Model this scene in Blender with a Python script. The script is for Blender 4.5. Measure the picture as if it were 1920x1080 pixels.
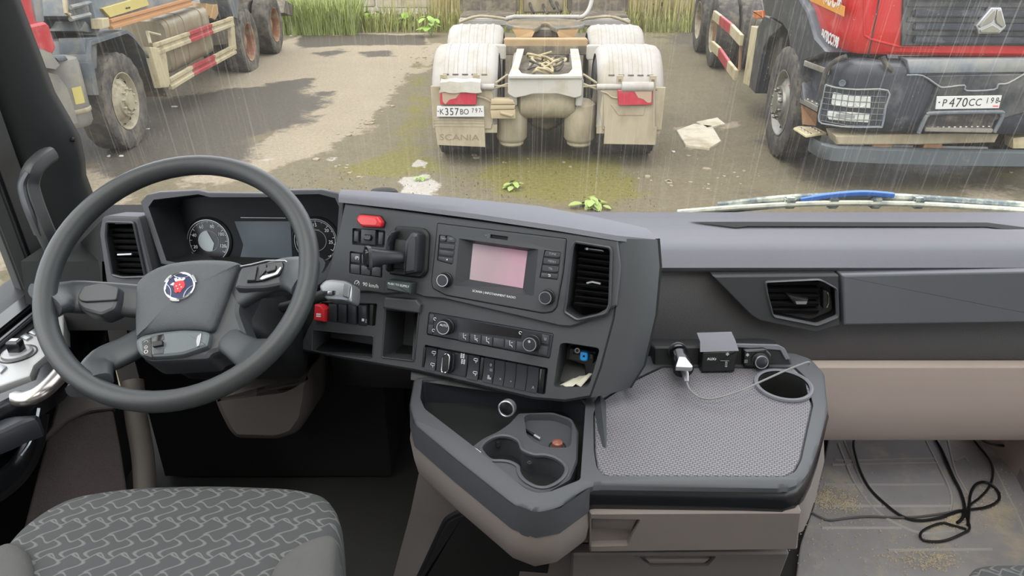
import bpy, bmesh, math, random
from mathutils import Vector as V, Matrix as M
from mathutils.geometry import tessellate_polygon
R = math.radians
for o in list(bpy.data.objects): bpy.data.objects.remove(o)
SC = bpy.context.scene
COL = SC.collection
rnd = random.Random(7)

# ---------------------------------------------------------------- camera, sky, exposure
H, FPX, PITCH = 2.32, 1400.0, R(26.5)
cam = bpy.data.cameras.new('camera'); cam.sensor_width = 36; cam.lens = FPX/1920*36
cam.clip_start = .02; cam.clip_end = 200
camo = bpy.data.objects.new('camera', cam); COL.objects.link(camo)
camo.location = (0, 0, H); camo.rotation_euler = (R(90)-PITCH, 0, 0)
SC.camera = camo
wd = bpy.data.worlds.new('sky'); SC.world = wd; wd.use_nodes = True
nt = wd.node_tree; bg = nt.nodes['Background']
tc = nt.nodes.new('ShaderNodeTexCoord'); sx = nt.nodes.new('ShaderNodeSeparateXYZ')
rp_ = nt.nodes.new('ShaderNodeValToRGB')
nt.links.new(tc.outputs['Generated'], sx.inputs[0]); nt.links.new(sx.outputs['Z'], rp_.inputs[0])
rp_.color_ramp.elements[0].position = 0; rp_.color_ramp.elements[0].color = (.80, .86, .93, 1)
rp_.color_ramp.elements[1].position = .6; rp_.color_ramp.elements[1].color = (.95, .97, 1, 1)
nt.links.new(rp_.outputs[0], bg.inputs[0]); bg.inputs[1].default_value = 1.55
sun = bpy.data.lights.new('sun', 'SUN'); sun.energy = 1.3; sun.angle = R(60); sun.color = (1, .93, .82)
suno = bpy.data.objects.new('sun', sun); COL.objects.link(suno); suno.rotation_euler = (R(28), R(-14), 0)
SC.view_settings.view_transform = 'Standard'; SC.view_settings.look = 'None'
SC.view_settings.exposure = 1.15; SC.view_settings.gamma = 1; SC.view_settings.use_curve_mapping = False
SC.cycles.use_denoising = True
SC.cycles.max_bounces = 10; SC.cycles.diffuse_bounces = 5; SC.cycles.transparent_max_bounces = 12
SC.cycles.sample_clamp_indirect = 8

# ---------------------------------------------------------------- pixel -> place (on a given plane of the world)
CP, SP = math.cos(PITCH), math.sin(PITCH)
def ray(u, v):
    a, b = (u-960)/FPX, (540-v)/FPX
    return V((a, CP+b*SP, -SP+b*CP))
CAM = V((0, 0, H))
def ax(u, v, x): d = ray(u, v); return CAM+d*(x/d.x)
def ay(u, v, y): d = ray(u, v); return CAM+d*(y/d.y)
def az(u, v, z): d = ray(u, v); return CAM+d*((z-H)/d.z)   # absolute z
def ah(u, v, h): return az(u, v, H+h)                        # height relative to the eye
class Pl:
    def __init__(s, o, e1, e2):
        s.o = V(o); s.e1 = V(e1).normalized(); s.e2 = V(e2).normalized(); s.n = s.e1.cross(s.e2)
    def hit(s, u, v):
        d = ray(u, v); return CAM+d*((s.o-CAM).dot(s.n)/d.dot(s.n))
    def uv(s, u, v):
        p = s.hit(u, v)-s.o; return (p.dot(s.e1), p.dot(s.e2))
    def px(s, pts): return [s.uv(*p) for p in pts]
    def at(s, a, b, d=0): return s.o+s.e1*a+s.e2*b+s.n*d
    def off(s, d): return Pl(s.o+s.n*d, s.e1, s.e2)
    def mat(s, a=0, b=0, d=0, rot=0):
        m = M((s.e1, s.e2, s.n)).transposed().to_4x4(); m.translation = s.at(a, b, d)
        return m @ M.Rotation(rot, 4, 'Z')
def zc(x0, y0, sc):            # coordinates read in a magnified crop -> photo pixels
    return lambda *p: [(x0+x/sc, y0+y/sc) for x, y in p]

# ---------------------------------------------------------------- 2D outlines
def area(p): return sum(p[i][0]*p[(i+1) % len(p)][1]-p[(i+1) % len(p)][0]*p[i][1] for i in range(len(p)))/2
def ccw(p): return list(p) if area(p) > 0 else list(reversed(p))
def inset(p, d):
    p = ccw(p); n = len(p); out = []
    for i in range(n):
        a, b, c = V(p[i-1]), V(p[i]), V(p[(i+1) % n])
        e, f = (b-a), (c-b)
        if e.length < 1e-9 or f.length < 1e-9: out.append(tuple(b)); continue
        e.normalize(); f.normalize()
        n1, n2 = V((-e.y, e.x)), V((-f.y, f.x)); m = n1+n2
        k = m.dot(n1)
        out.append(tuple(b+m*(d/max(k, .4))))
    bad = [(V(out[(i+1) % n])-V(out[i])).dot(V(p[(i+1) % n])-V(p[i])) < 0 for i in range(n)]   # edges eaten by the inset
    if any(bad) and not all(bad):
        s = next(i for i in range(n) if not bad[i-1]); i = s
        while i < s+n:
            if bad[i % n]:
                j = i
                while bad[j % n]: j += 1
                q = [V(out[t % n]) for t in range(i, j+1)]; c = sum(q, V((0, 0)))/len(q)
                for t in range(i, j+1): out[t % n] = tuple(c)
                i = j
            i += 1
    return out
def rp(p, r, k=4):
    p = list(p); n = len(p); out = []
    rr = r if isinstance(r, (list, tuple)) else [r]*n
    for i in range(n):
        a, b, c = V(p[i-1]), V(p[i]), V(p[(i+1) % n])
        la, lc = (a-b).length, (c-b).length
        q = min(rr[i], la*.48, lc*.48)
        if q < 1e-6: out.append(tuple(b)); continue
        s, t = b+(a-b)*(q/la), b+(c-b)*(q/lc)
        for j in range(k+1):
            w = j/k; out.append(tuple(s*(1-w)**2+b*2*w*(1-w)+t*w*w))
    return out
def rect(cx, cy, w, h): return [(cx-w/2, cy-h/2), (cx+w/2, cy-h/2), (cx+w/2, cy+h/2), (cx-w/2, cy+h/2)]
def circ(cx, cy, r, n=24, ry=None, a0=0): return [(cx+r*math.cos(a0+2*math.pi*i/n), cy+(ry or r)*math.sin(a0+2*math.pi*i/n)) for i in range(n)]
def arc(cx, cy, r, a0, a1, n=20): return [(cx+r*math.cos(R(a0+(a1-a0)*i/n)), cy+r*math.sin(R(a0+(a1-a0)*i/n))) for i in range(n+1)]
def lerp(a, b, t): return a+(b-a)*t
def cr(pts, k=6, closed=False):   # Catmull-Rom
    P = [V(p) for p in pts]; n = len(P); out = []
    for i in range(n if closed else n-1):
        g = (lambda j: P[j % n]) if closed else (lambda j: P[max(0, min(n-1, j))])
        a, b, c, d = g(i-1), g(i), g(i+1), g(i+2)
        for j in range(k):
            t = j/k
            out.append(.5*((2*b)+(c-a)*t+(2*a-5*b+4*c-d)*t*t+(3*b-a-3*c+d)*t**3))
    if not closed: out.append(P[-1])
    return out

# ---------------------------------------------------------------- mesh builder: many shapes, ONE object
WL = {}
class B:
    def __init__(s, xf=None): s.v = []; s.f = []; s.xf = xf
    def add(s, vs, fs):
        k = len(s.v)
        s.v += [(s.xf @ V(p)) if s.xf else V(p) for p in vs]; s.f += [[i+k for i in f] for f in fs]; return s
    def prism(s, pl, poly, d0, d1, ch=0, back=True):
        poly = ccw(poly); n = len(poly); L = []
        L.append([pl.at(a, b, d0) for a, b in poly])
        if ch:
            sg = 1 if d1 > d0 else -1
            L.append([pl.at(a, b, d1-sg*ch) for a, b in poly])
            q = inset(poly, ch*.35); L.append([pl.at(a, b, d1-sg*ch*.3) for a, b in q])
            q = inset(poly, ch); L.append([pl.at(a, b, d1) for a, b in q])
        else: L.append([pl.at(a, b, d1) for a, b in poly])
        return s.loft(L, True, (back, True))
    def plate(s, pl, outer, holes=(), d0=-.01, d1=0, ch=.002):
        """a slab with pockets: holes = [(outline, depth or None for a through hole)]"""
        outer = ccw(outer); top = inset(outer, ch) if ch else outer
        loops = [top]+[list(reversed(ccw(h[0]))) for h in holes]
        flat = [p for l in loops for p in l]
        tri = tessellate_polygon([[V((a, b, 0)) for a, b in l] for l in loops])
        s.add([pl.at(a, b, d1) for a, b in flat], [list(t) for t in tri])
        s.loft([[pl.at(a, b, d0) for a, b in outer], [pl.at(a, b, d1-ch) for a, b in outer], [pl.at(a, b, d1) for a, b in top]], True, (not holes, False))
        for h in holes:
            q = ccw(h[0]); dp = h[1] if h[1] is not None else d1-d0
            s.loft([[pl.at(a, b, d1) for a, b in q], [pl.at(a, b, d1-dp) for a, b in q]], True, (False, h[1] is not None))
        return s
    def loft(s, L, closed=True, caps=(False, False)):
        n = len(L[0]); vs = [p for l in L for p in l]; fs = []
        for i in range(len(L)-1):
            for j in range(n if closed else n-1):
                k = (j+1) % n
                fs.append([i*n+j, i*n+k, (i+1)*n+k, (i+1)*n+j])
        if caps[0]: fs.append(list(range(n))[::-1])
        if caps[1]: fs.append([(len(L)-1)*n+j for j in range(n)])
        return s.add(vs, fs)
    def box(s, c, sz, rot=None):
        c = V(c); m = rot or M.Identity(3); x, y, z = [d/2 for d in sz]
        vs = [c+m @ V((i*x, j*y, k*z)) for k in (-1, 1) for j in (-1, 1) for i in (-1, 1)]
        return s.add(vs, [[0, 2, 3, 1], [4, 5, 7, 6], [0, 1, 5, 4], [2, 6, 7, 3], [0, 4, 6, 2], [1, 3, 7, 5]])
    def tube(s, pts, r, n=8, closed=False, caps=True, flat=None):
        P = [V(p) for p in pts]; N = len(P); rr = r if isinstance(r, (list, tuple)) else [r]*N; L = []
        up = None
        for i in range(N):
            t = (P[(i+1) % N]-P[i-1]) if closed else (P[min(N-1, i+1)]-P[max(0, i-1)])
            if t.length < 1e-9: t = V((0, 0, 1))
            t.normalize()
            if up is None:
                up = V((0, 0, 1)) if abs(t.z) < .9 else V((1, 0, 0))
            a = t.cross(up)
            if a.length < 1e-6: a = t.cross(V((1, 0, 0)))
            a.normalize(); up = a.cross(t).normalized()
            L.append([P[i]+(a*math.cos(2*math.pi*j/n)+up*math.sin(2*math.pi*j/n))*rr[i] for j in range(n)])
        if closed: L.append(L[0])
        return s.loft(L, True, (caps and not closed, caps and not closed))
    def sweep(s, pts, ws, hs, up, n=12, e=.55, caps=True):
        """flattened rounded section: half-width ws across, half-height hs along up"""
        P = [V(p) for p in pts]; N = len(P); up = V(up).normalized(); L = []
        for i in range(N):
            t = (P[min(N-1, i+1)]-P[max(0, i-1)]).normalized(); a = t.cross(up).normalized(); u2 = a.cross(t).normalized()
            l = []
            for j in range(n):
                th = 2*math.pi*j/n; c, q = math.cos(th), math.sin(th)
                l.append(P[i]+a*(math.copysign(abs(c)**e, c)*ws[i])+u2*(math.copysign(abs(q)**e, q)*hs[i]))
            L.append(l)
        return s.loft(L, True, (caps, caps))
    def lathe(s, prof, m, n=24, caps=(False, False)):
        """prof = [(radius, height along local Z)], m = 4x4"""
        return s.loft([[m @ V((r*math.cos(2*math.pi*j/n), r*math.sin(2*math.pi*j/n), h)) for j in range(n)] for r, h in prof], True, caps)
    def build(s, name, mat, parent=None, sm=38, bev=0, seg=2, **tags):
        bm = bmesh.new(); L = WL.get(parent, V((0, 0, 0)))
        vs = [bm.verts.new(p-L) for p in s.v]
        for f in s.f:
            try: bm.faces.new([vs[i] for i in dict.fromkeys(f)])
            except ValueError: pass
        bmesh.ops.remove_doubles(bm, verts=bm.verts, dist=1e-6)
        bmesh.ops.recalc_face_normals(bm, faces=bm.faces)
        if bev:
            ed = [e for e in bm.edges if len({f for f in e.link_faces}) == 2 and e.calc_face_angle(0) > R(30)]
            bmesh.ops.bevel(bm, geom=ed, offset=bev, segments=seg, affect='EDGES', clamp_overlap=True)
        th = R(sm)
        for f in bm.faces: f.smooth = True
        for e in bm.edges:
            lf = list({f for f in e.link_faces})
            if len(lf) != 2: e.smooth = False; continue
            an = e.calc_face_angle(0); a0, a1 = lf[0].calc_area(), lf[1].calc_area()
            if an > th or (an > R(9) and max(len(lf[0].verts), len(lf[1].verts)) > 4) or (an > R(14) and max(a0, a1) > 25*min(a0, a1)): e.smooth = False
        me = bpy.data.meshes.new(name); bm.to_mesh(me); bm.free()
        me.materials.append(mat)
        o = bpy.data.objects.new(name, me); COL.objects.link(o)
        if parent: o.parent = parent
        WL[o] = L
        for k, x in tags.items(): o[k] = x
        return o
def thing(name, label, cat, loc, group=None):
    o = bpy.data.objects.new(name, None); COL.objects.link(o); o.empty_display_size = .05
    o.location = loc; WL[o] = V(loc); o['label'] = label; o['category'] = cat
    if group: o['group'] = group
    return o
def node(name, parent):                 # a part that only gathers its sub-parts
    o = bpy.data.objects.new(name, None); COL.objects.link(o); o.parent = parent; WL[o] = WL[parent]; return o
def text(s, pl, a, b, size, mat, parent, name='lettering', rot=0, d=.001, al='CENTER', sx=1, shear=0, ex=.0002, off=0):
    c = bpy.data.curves.new(name, 'FONT'); c.body = s; c.size = size; c.align_x = al; c.align_y = 'CENTER'
    c.extrude = ex; c.resolution_u = 3; c.shear = shear; c.offset = off; c.materials.append(mat)
    tmp = bpy.data.objects.new(name, c); me = bpy.data.meshes.new_from_object(tmp); bpy.data.objects.remove(tmp); me.name = name
    o = bpy.data.objects.new(name, me); COL.objects.link(o); o.parent = parent
    me.transform(M.Translation(-WL[parent]) @ pl.mat(a, b, d, rot) @ M.Diagonal((sx, 1, 1, 1)))
    WL[o] = WL[parent]; return o
def inst(src, parent, mw, name=None):   # another piece sharing the same mesh data
    o = src.copy(); COL.objects.link(o); o.parent = parent; o.matrix_basis = M.Translation(-WL[parent]) @ mw; WL[o] = WL[parent]
    if name: o.name = name
    return o

# ---------------------------------------------------------------- materials
LK = 1.0
def lin(c): return tuple(LK*((x/255)/12.92 if x/255 <= .04045 else ((x/255+.055)/1.055)**2.4) for x in c)+(1,)
def mat(name, col, rough=.5, metal=0, var=0, vs=6, bump=0, bs=300, dust=None, ds=5, da=.5, spec=.5, coat=0, stretch=None, trans=0):
    m = bpy.data.materials.new(name); m.use_nodes = True; t = m.node_tree; N = t.nodes; K = t.links.new
    p = N['Principled BSDF']; c = lin(col)
    p.inputs['Base Color'].default_value = c; p.inputs['Roughness'].default_value = rough; p.inputs['Metallic'].default_value = metal
    p.inputs['Specular IOR Level'].default_value = spec; p.inputs['Coat Weight'].default_value = coat
    p.inputs['Transmission Weight'].default_value = trans
    tcn = N.new('ShaderNodeTexCoord'); co = tcn.outputs['Object']
    if stretch:
        mp = N.new('ShaderNodeMapping'); mp.inputs['Scale'].default_value = stretch; K(co, mp.inputs[0]); co = mp.outputs[0]
    cur = None
    if var:
        n = N.new('ShaderNodeTexNoise'); n.inputs['Scale'].default_value = vs; n.inputs['Detail'].default_value = 6; K(co, n.inputs['Vector'])
        mx = N.new('ShaderNodeMix'); mx.data_type = 'RGBA'
        mx.inputs['A'].default_value = tuple(x*(1-var) for x in c[:3])+(1,); mx.inputs['B'].default_value = tuple(min(1, x*(1+var)) for x in c[:3])+(1,)
        K(n.outputs['Fac'], mx.inputs['Factor']); cur = mx.outputs['Result']
    if dust:
        n = N.new('ShaderNodeTexNoise'); n.inputs['Scale'].default_value = ds; n.inputs['Detail'].default_value = 8; n.inputs['Roughness'].default_value = .65; K(co, n.inputs['Vector'])
        r = N.new('ShaderNodeValToRGB'); r.color_ramp.elements[0].position = .62-da*.5; r.color_ramp.elements[1].position = .82-da*.5; K(n.outputs['Fac'], r.inputs[0])
        mx = N.new('ShaderNodeMix'); mx.data_type = 'RGBA'; mx.inputs['A'].default_value = c; mx.inputs['B'].default_value = lin(dust)
        if cur: K(cur, mx.inputs['A'])
        K(r.outputs[0], mx.inputs['Factor']); cur = mx.outputs['Result']
    if cur: K(cur, p.inputs['Base Color'])
    if bump:
        n = N.new('ShaderNodeTexNoise'); n.inputs['Scale'].default_value = bs; n.inputs['Detail'].default_value = 3; K(tcn.outputs['Object'], n.inputs['Vector'])
        b = N.new('ShaderNodeBump'); b.inputs['Strength'].default_value = bump; b.inputs['Distance'].default_value = .002; K(n.outputs['Fac'], b.inputs['Height']); K(b.outputs[0], p.inputs['Normal'])
    return m
MT = {}
def mk(k, *a, **b): MT[k] = mat(k, *a, **b); return MT[k]
mk('dash', (70, 71, 75), .55, bump=.12, bs=900)
mk('dash_soft', (104, 104, 112), .6, bump=.25, bs=700, var=.06)  # paler than the dash: sky light on its tops put into the colour
mk('dash_lid', (90, 92, 98), .42, var=.05)
mk('fascia', (64, 66, 69), .48, var=.05, vs=4)
mk('gloss_black', (22, 23, 26), .2)
mk('black', (28, 28, 30), .5)
mk('hole', (12, 12, 13), .8)
mk('button', (58, 60, 64), .4)
mk('button_dark', (40, 42, 48), .35)
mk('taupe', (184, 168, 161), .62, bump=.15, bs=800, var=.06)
mk('taupe_dark', (126, 117, 113), .62, bump=.15, bs=800, var=.06)
mk('wheel_rubber', (54, 57, 58), .42, bump=.12, bs=1200)
mk('hub_pad', (76, 79, 83), .5, bump=.6, bs=700)
mk('spoke', (58, 61, 64), .42)
mk('chrome', (225, 226, 228), .15, 1)
mk('satin', (170, 172, 176), .3, .8)
mk('white_print', (225, 228, 230), .5)
mk('grey_print', (150, 153, 156), .5)
mk('red_plastic', (205, 45, 55), .35)
mk('blue_plastic', (30, 140, 215), .4)
mk('rubber_mat', (148, 145, 147), .5, var=.25, vs=9, dust=(186, 172, 152), ds=7, da=.2)
mk('floor_dark', (40, 39, 39), .75, var=.25, vs=10, dust=(80, 76, 70), ds=30, da=-.1)
mk('cable', (24, 24, 26), .35)
mk('roof_cloth', (196, 190, 180), .9)
mk('pillar', (60, 61, 62), .5, bump=.1, bs=700)
mk('pillar_black', (22, 22, 23), .6)
LK = .46      # light balance put into colour: yard and truck paints darkened against the raised exposure
# ================================================================ the yard outside
def ground():
    XS, YS, st = (-9, 9), (-2.0, 19), .10
    nx, ny = int((XS[1]-XS[0])/st), int((YS[1]-YS[0])/st)
    def g(*p): return [az(u, v, 0).xy for u, v in p]
    wet = [(g((285, 195), (420, 165), (560, 163), (590, 185), (570, 225), (480, 262), (450, 310), (300, 335), (150, 300), (120, 260)), .5, 1),
           (g((560, 66), (800, 64), (795, 84), (640, 86), (560, 92)), .3, .9), (g((585, 100), (640, 88), (660, 96), (620, 110)), .2, .8), (g((668, 98), (735, 94), (738, 106), (680, 108)), .2, .8),
           (g((490, 155), (585, 148), (575, 165), (500, 165)), .2, .75), (g((575, 170), (640, 168), (638, 182), (585, 182)), .2, .7),
           (g((930, 180), (1130, 180), (1140, 262), (1100, 290), (930, 290)), .4, .75), (g((1235, 70), (1430, 140), (1440, 300), (1530, 340), (1900, 330), (1915, 240), (1600, 40), (1240, 40)), .6, .8),
           (g((1190, 310), (1420, 330), (1500, 400), (1200, 400)), .5, .35)]
    moss = [(g((770, 120), (806, 120), (812, 275), (840, 345), (620, 348), (600, 318), (720, 262)), .5, .75), (g((905, 292), (1180, 292), (1195, 385), (880, 372), (900, 330)), .35, 1), (g((715, 290), (830, 292), (830, 325), (720, 330)), .3, .9),
            (g((1190, 60), (1290, 45), (1300, 120), (1250, 130)), .5, .5), (g((1250, 200), (1440, 300), (1420, 350), (1240, 330)), .6, .35), (g((1560, 315), (1920, 315), (1920, 345), (1560, 345)), .4, .6)]
    dry = [(g((330, 150), (560, 66), (800, 62), (800, 96), (735, 170), (690, 235), (640, 262), (560, 300), (500, 330), (300, 352), (430, 300), (560, 215), (570, 180), (520, 160), (320, 190)), .35, 1),
           (g((60, 330), (180, 320), (250, 350), (150, 420), (20, 500), (-250, 700), (-400, 500)), .5, 1), (g((1262, 240), (1330, 235), (1352, 272), (1290, 280)), .15, .8), (g((1330, 235), (1390, 222), (1400, 240), (1340, 250)), .15, .6),
           (g((1780, 350), (1920, 345), (1920, 395), (1780, 390)), .3, .7), (g((800, 84), (830, 80), (812, 130), (770, 140)), .2, .8)]
    wht = [(g((750, 335), (800, 325), (822, 345), (815, 368), (755, 368)), .12, 1), (g((780, 298), (805, 302), (795, 316), (770, 312)), .06, 1), (g((595, 296), (640, 292), (625, 305)), .08, .8), (g((478, 300), (540, 288), (500, 318)), .1, .6), (g((640, 330), (700, 322), (690, 345)), .1, .5),
           (g((580, 200), (660, 180), (690, 185), (680, 215), (610, 235)), .4, .45)]
    def inside(p, q):
        c = False; n = len(q)
        for i in range(n):
            a, b = q[i], q[i-1]
            if (a.y > p[1]) != (b.y > p[1]) and p[0] < (b.x-a.x)*(p[1]-a.y)/(b.y-a.y)+a.x: c = not c
        return c
    def dist(p, q):
        best = 1e9; n = len(q)
        for i in range(n):
            a, b = q[i-1], q[i]; dx, dy = b.x-a.x, b.y-a.y; l = dx*dx+dy*dy or 1e-9
            t = max(0, min(1, ((p[0]-a.x)*dx+(p[1]-a.y)*dy)/l)); best = min(best, math.hypot(p[0]-a.x-t*dx, p[1]-a.y-t*dy))
        return best
    bb = lambda q, w: (min(a.x for a in q)-w, max(a.x for a in q)+w, min(a.y for a in q)-w, max(a.y for a in q)+w)
    def val(p, L):
        r = 0
        for q, w, k, (x0, x1, y0, y1) in L:
            if not (x0 < p[0] < x1 and y0 < p[1] < y1): continue
            d = dist(p, q); d = d if inside(p, q) else -d
            r = max(r, k*max(0, min(1, .5+d/(2*w))))
        return r
    LL = [[(q, w, k, bb(q, w)) for q, w, k in L] for L in (wet, moss, dry, wht)]
    vs, col = [], []
    for j in range(ny+1):
        for i in range(nx+1):
            p = (XS[0]+i*st, YS[0]+j*st); vs.append((p[0], p[1], 0)); col.append([val(p, L) for L in LL])
    fs = [(j*(nx+1)+i, j*(nx+1)+i+1, (j+1)*(nx+1)+i+1, (j+1)*(nx+1)+i) for j in range(ny) for i in range(nx)]
    me = bpy.data.meshes.new('ground'); me.from_pydata(vs, [], fs)
    at = me.color_attributes.new('stain', 'FLOAT_COLOR', 'POINT')
    at.data.foreach_set('color', [x for c in col for x in c])
    m = bpy.data.materials.new('yard_concrete'); m.use_nodes = True; t = m.node_tree; N = t.nodes; K = t.links.new; p = N['Principled BSDF']
    a = N.new('ShaderNodeVertexColor'); a.layer_name = 'stain'; sp = N.new('ShaderNodeSeparateColor'); K(a.outputs['Color'], sp.inputs[0])
    tcn = N.new('ShaderNodeTexCoord')
    def noise(s, d=8, r=.6):
        n = N.new('ShaderNodeTexNoise'); n.inputs['Scale'].default_value = s; n.inputs['Detail'].default_value = d; n.inputs['Roughness'].default_value = r; K(tcn.outputs['Object'], n.inputs['Vector']); return n.outputs['Fac']
    def mth(op, a, b, c=None):
        q = N.new('ShaderNodeMath'); q.operation = op
        for i, x in enumerate((a, b, c)):
            if x is None: continue
            if isinstance(x, (float, int)): q.inputs[i].default_value = x
            else: K(x, q.inputs[i])
        return q.outputs[0]
    def edge(v, n, amp, lo, hi):
        q = mth('MULTIPLY_ADD', mth('SUBTRACT', n, .5), amp, v); r = N.new('ShaderNodeMapRange'); r.interpolation_type = 'SMOOTHSTEP'
        r.inputs['From Min'].default_value = lo; r.inputs['From Max'].default_value = hi; K(q, r.inputs['Value']); return r.outputs[0]
    def mix(f, A, Bc):
        x = N.new('ShaderNodeMix'); x.data_type = 'RGBA'
        if isinstance(f, float): x.inputs['Factor'].default_value = f
        else: K(f, x.inputs['Factor'])
        for nme, q in (('A', A), ('B', Bc)):
            if isinstance(q, tuple): x.inputs[nme].default_value = lin(q)
            else: K(q, x.inputs[nme])
        return x.outputs['Result']
    n1, n2, n3, n4 = noise(1.6), noise(5, 10, .75), noise(24, 8, .8), noise(90, 4, .8)
    base = mix(n2, (122, 114, 92), (170, 158, 128)); base = mix(edge(n3, n1, .5, .62, .74), base, (176, 164, 138))
    nb = mth('ADD', mth('MULTIPLY', noise(1.1, 4, .5), .6), mth('MULTIPLY', n2, .45)); fdry = edge(sp.outputs['Blue'], nb, 1.7, .42, .56); base = mix(fdry, base, mix(n1, (186, 172, 146), (208, 194, 168)))
    fw = edge(sp.outputs['Red'], nb, 1.9, .38, .60); wetc = mix(n3, (86, 80, 70), (126, 117, 102)); base = mix(fw, base, wetc)
    fm = edge(sp.outputs['Green'], mth('ADD', mth('MULTIPLY', noise(1.3, 4, .5), .5), mth('MULTIPLY', noise(4, 10, .75), .5)), 2.2, .40, .72); base = mix(fm, base, mix(n3, (112, 110, 52), (178, 168, 98)))
    fq = edge(a.outputs['Alpha'], n2, 1.2, .45, .6); base = mix(fq, base, (222, 216, 204))
    gr_ = N.new('ShaderNodeMapRange'); gr_.inputs['From Min'].default_value = .34; gr_.inputs['From Max'].default_value = .66; gr_.inputs['To Min'].default_value = .62; gr_.inputs['To Max'].default_value = 1.32; K(mth('ADD', mth('MULTIPLY', n3, .6), mth('MULTIPLY', n4, .4)), gr_.inputs['Value'])
    vm = N.new('ShaderNodeVectorMath'); vm.operation = 'SCALE'; K(base, vm.inputs[0]); K(gr_.outputs[0], vm.inputs['Scale']); base = vm.outputs[0]
    K(base, p.inputs['Base Color'])
    rg = N.new('ShaderNodeMapRange'); rg.inputs['To Min'].default_value = .85; rg.inputs['To Max'].default_value = .6; p.inputs['Specular IOR Level'].default_value = .25; K(fw, rg.inputs['Value']); K(rg.outputs[0], p.inputs['Roughness'])
    b = N.new('ShaderNodeBump'); b.inputs['Strength'].default_value = .8; b.inputs['Distance'].default_value = .03; K(n3, b.inputs['Height']); K(b.outputs[0], p.inputs['Normal'])
    me.materials.append(m); o = bpy.data.objects.new('ground', me); COL.objects.link(o); o['kind'] = 'structure'; WL[o] = V((0, 0, 0))
    b = B(); b.box((0, 8, -.06), (160, 160, .08)); b.build('ground_beyond', MT['yard_far'] if 'yard_far' in MT else mk('yard_far', (140, 132, 112), .9, var=.2, vs=2))['kind'] = 'structure'
ground()
# slabs of old concrete flaking away at the joint
# far wall of precast panels
mk('concrete', (236, 228, 206), .9, var=.12, vs=3, dust=(196, 184, 150), ds=4, da=.3, bump=.3, bs=60)
b = B(); b.box((-1, 18.9, .12), (22, .3, .24)); wf = b.build('wall_far', MT['concrete']); wf['kind'] = 'structure'
for k in range(8):
    x = -9.6+k*2.55
    b = B(); b.box((x, 18.9+.03*math.sin(k*2.1), 1.42+.03*math.sin(k*3.3)), (2.50, .16, 2.1)); b.build('concrete_panel', MT['concrete'], wf, bev=.02)
# grass and dry reeds against the wall
def blades(nm, n, xr, yr, h, c, lean=.3, w=.012, lab='', cat='grass', mask=None):
    b = B(); r = random.Random(hash(nm) % 1000 if 0 else len(nm)*7+n)
    while n > 0:
        x, y = r.uniform(*xr), r.uniform(*yr)
        if mask and not mask(x, y, r): continue
        n -= 1
        hh = r.uniform(*h); an = r.uniform(0, 6.28); l = hh*lean*r.uniform(.3, 1.3); dx, dy = math.cos(an)*l, math.sin(an)*l; sx, sy = -math.sin(an)*w, math.cos(an)*w
        b.add([V((x-sx, y-sy, 0)), V((x+sx, y+sy, 0)), V((x+dx*.4+sx*.7, y+dy*.4+sy*.7, hh*.6)), V((x+dx*.4-sx*.7, y+dy*.4-sy*.7, hh*.6)), V((x+dx, y+dy, hh))], [[0, 1, 2, 3], [3, 2, 4]])
    me = bpy.data.meshes.new(nm); me.from_pydata([tuple(v) for v in b.v], [], b.f); me.materials.append(c)
    o = bpy.data.objects.new(nm, me); COL.objects.link(o); o['kind'] = 'stuff'; o['label'] = lab; o['category'] = cat; WL[o] = V((0, 0, 0)); return o
blades('green_grass', 5200, (-6.2, -3.4), (16.9, 18.35), (.25, .85), mk('grass_green', (182, 198, 110), .7, var=.35, vs=9), .35, .012, 'lush green grass growing below the wall beside the left truck')
blades('grass_fringe', 3000, (-3.6, 7), (17.3, 18.4), (.2, .6), mk('grass_olive', (178, 184, 104), .7, var=.35, vs=9), .35, .012, 'olive grass fringe along the foot of the concrete wall')
blades('dry_reeds', 2600, (-3.0, 7), (17.7, 18.45), (.6, 1.5), mk('reed', (226, 212, 146), .75, var=.3, vs=9), .14, .010, 'tall dry yellow reeds standing in front of the wall', 'reeds', lambda x, y, r: x > -1.9 or r.random() < .15)
blades('yard_moss_tufts', 700, (-2.2, 1.3), (5.6, 7.3), (.006, .022), mk('moss_tuft', (140, 140, 66), .8, var=.3, vs=9), .6, .006, 'tiny tufts of moss and grass on the yard in front', 'moss', lambda x, y, r: r.random() < .9)
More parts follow.
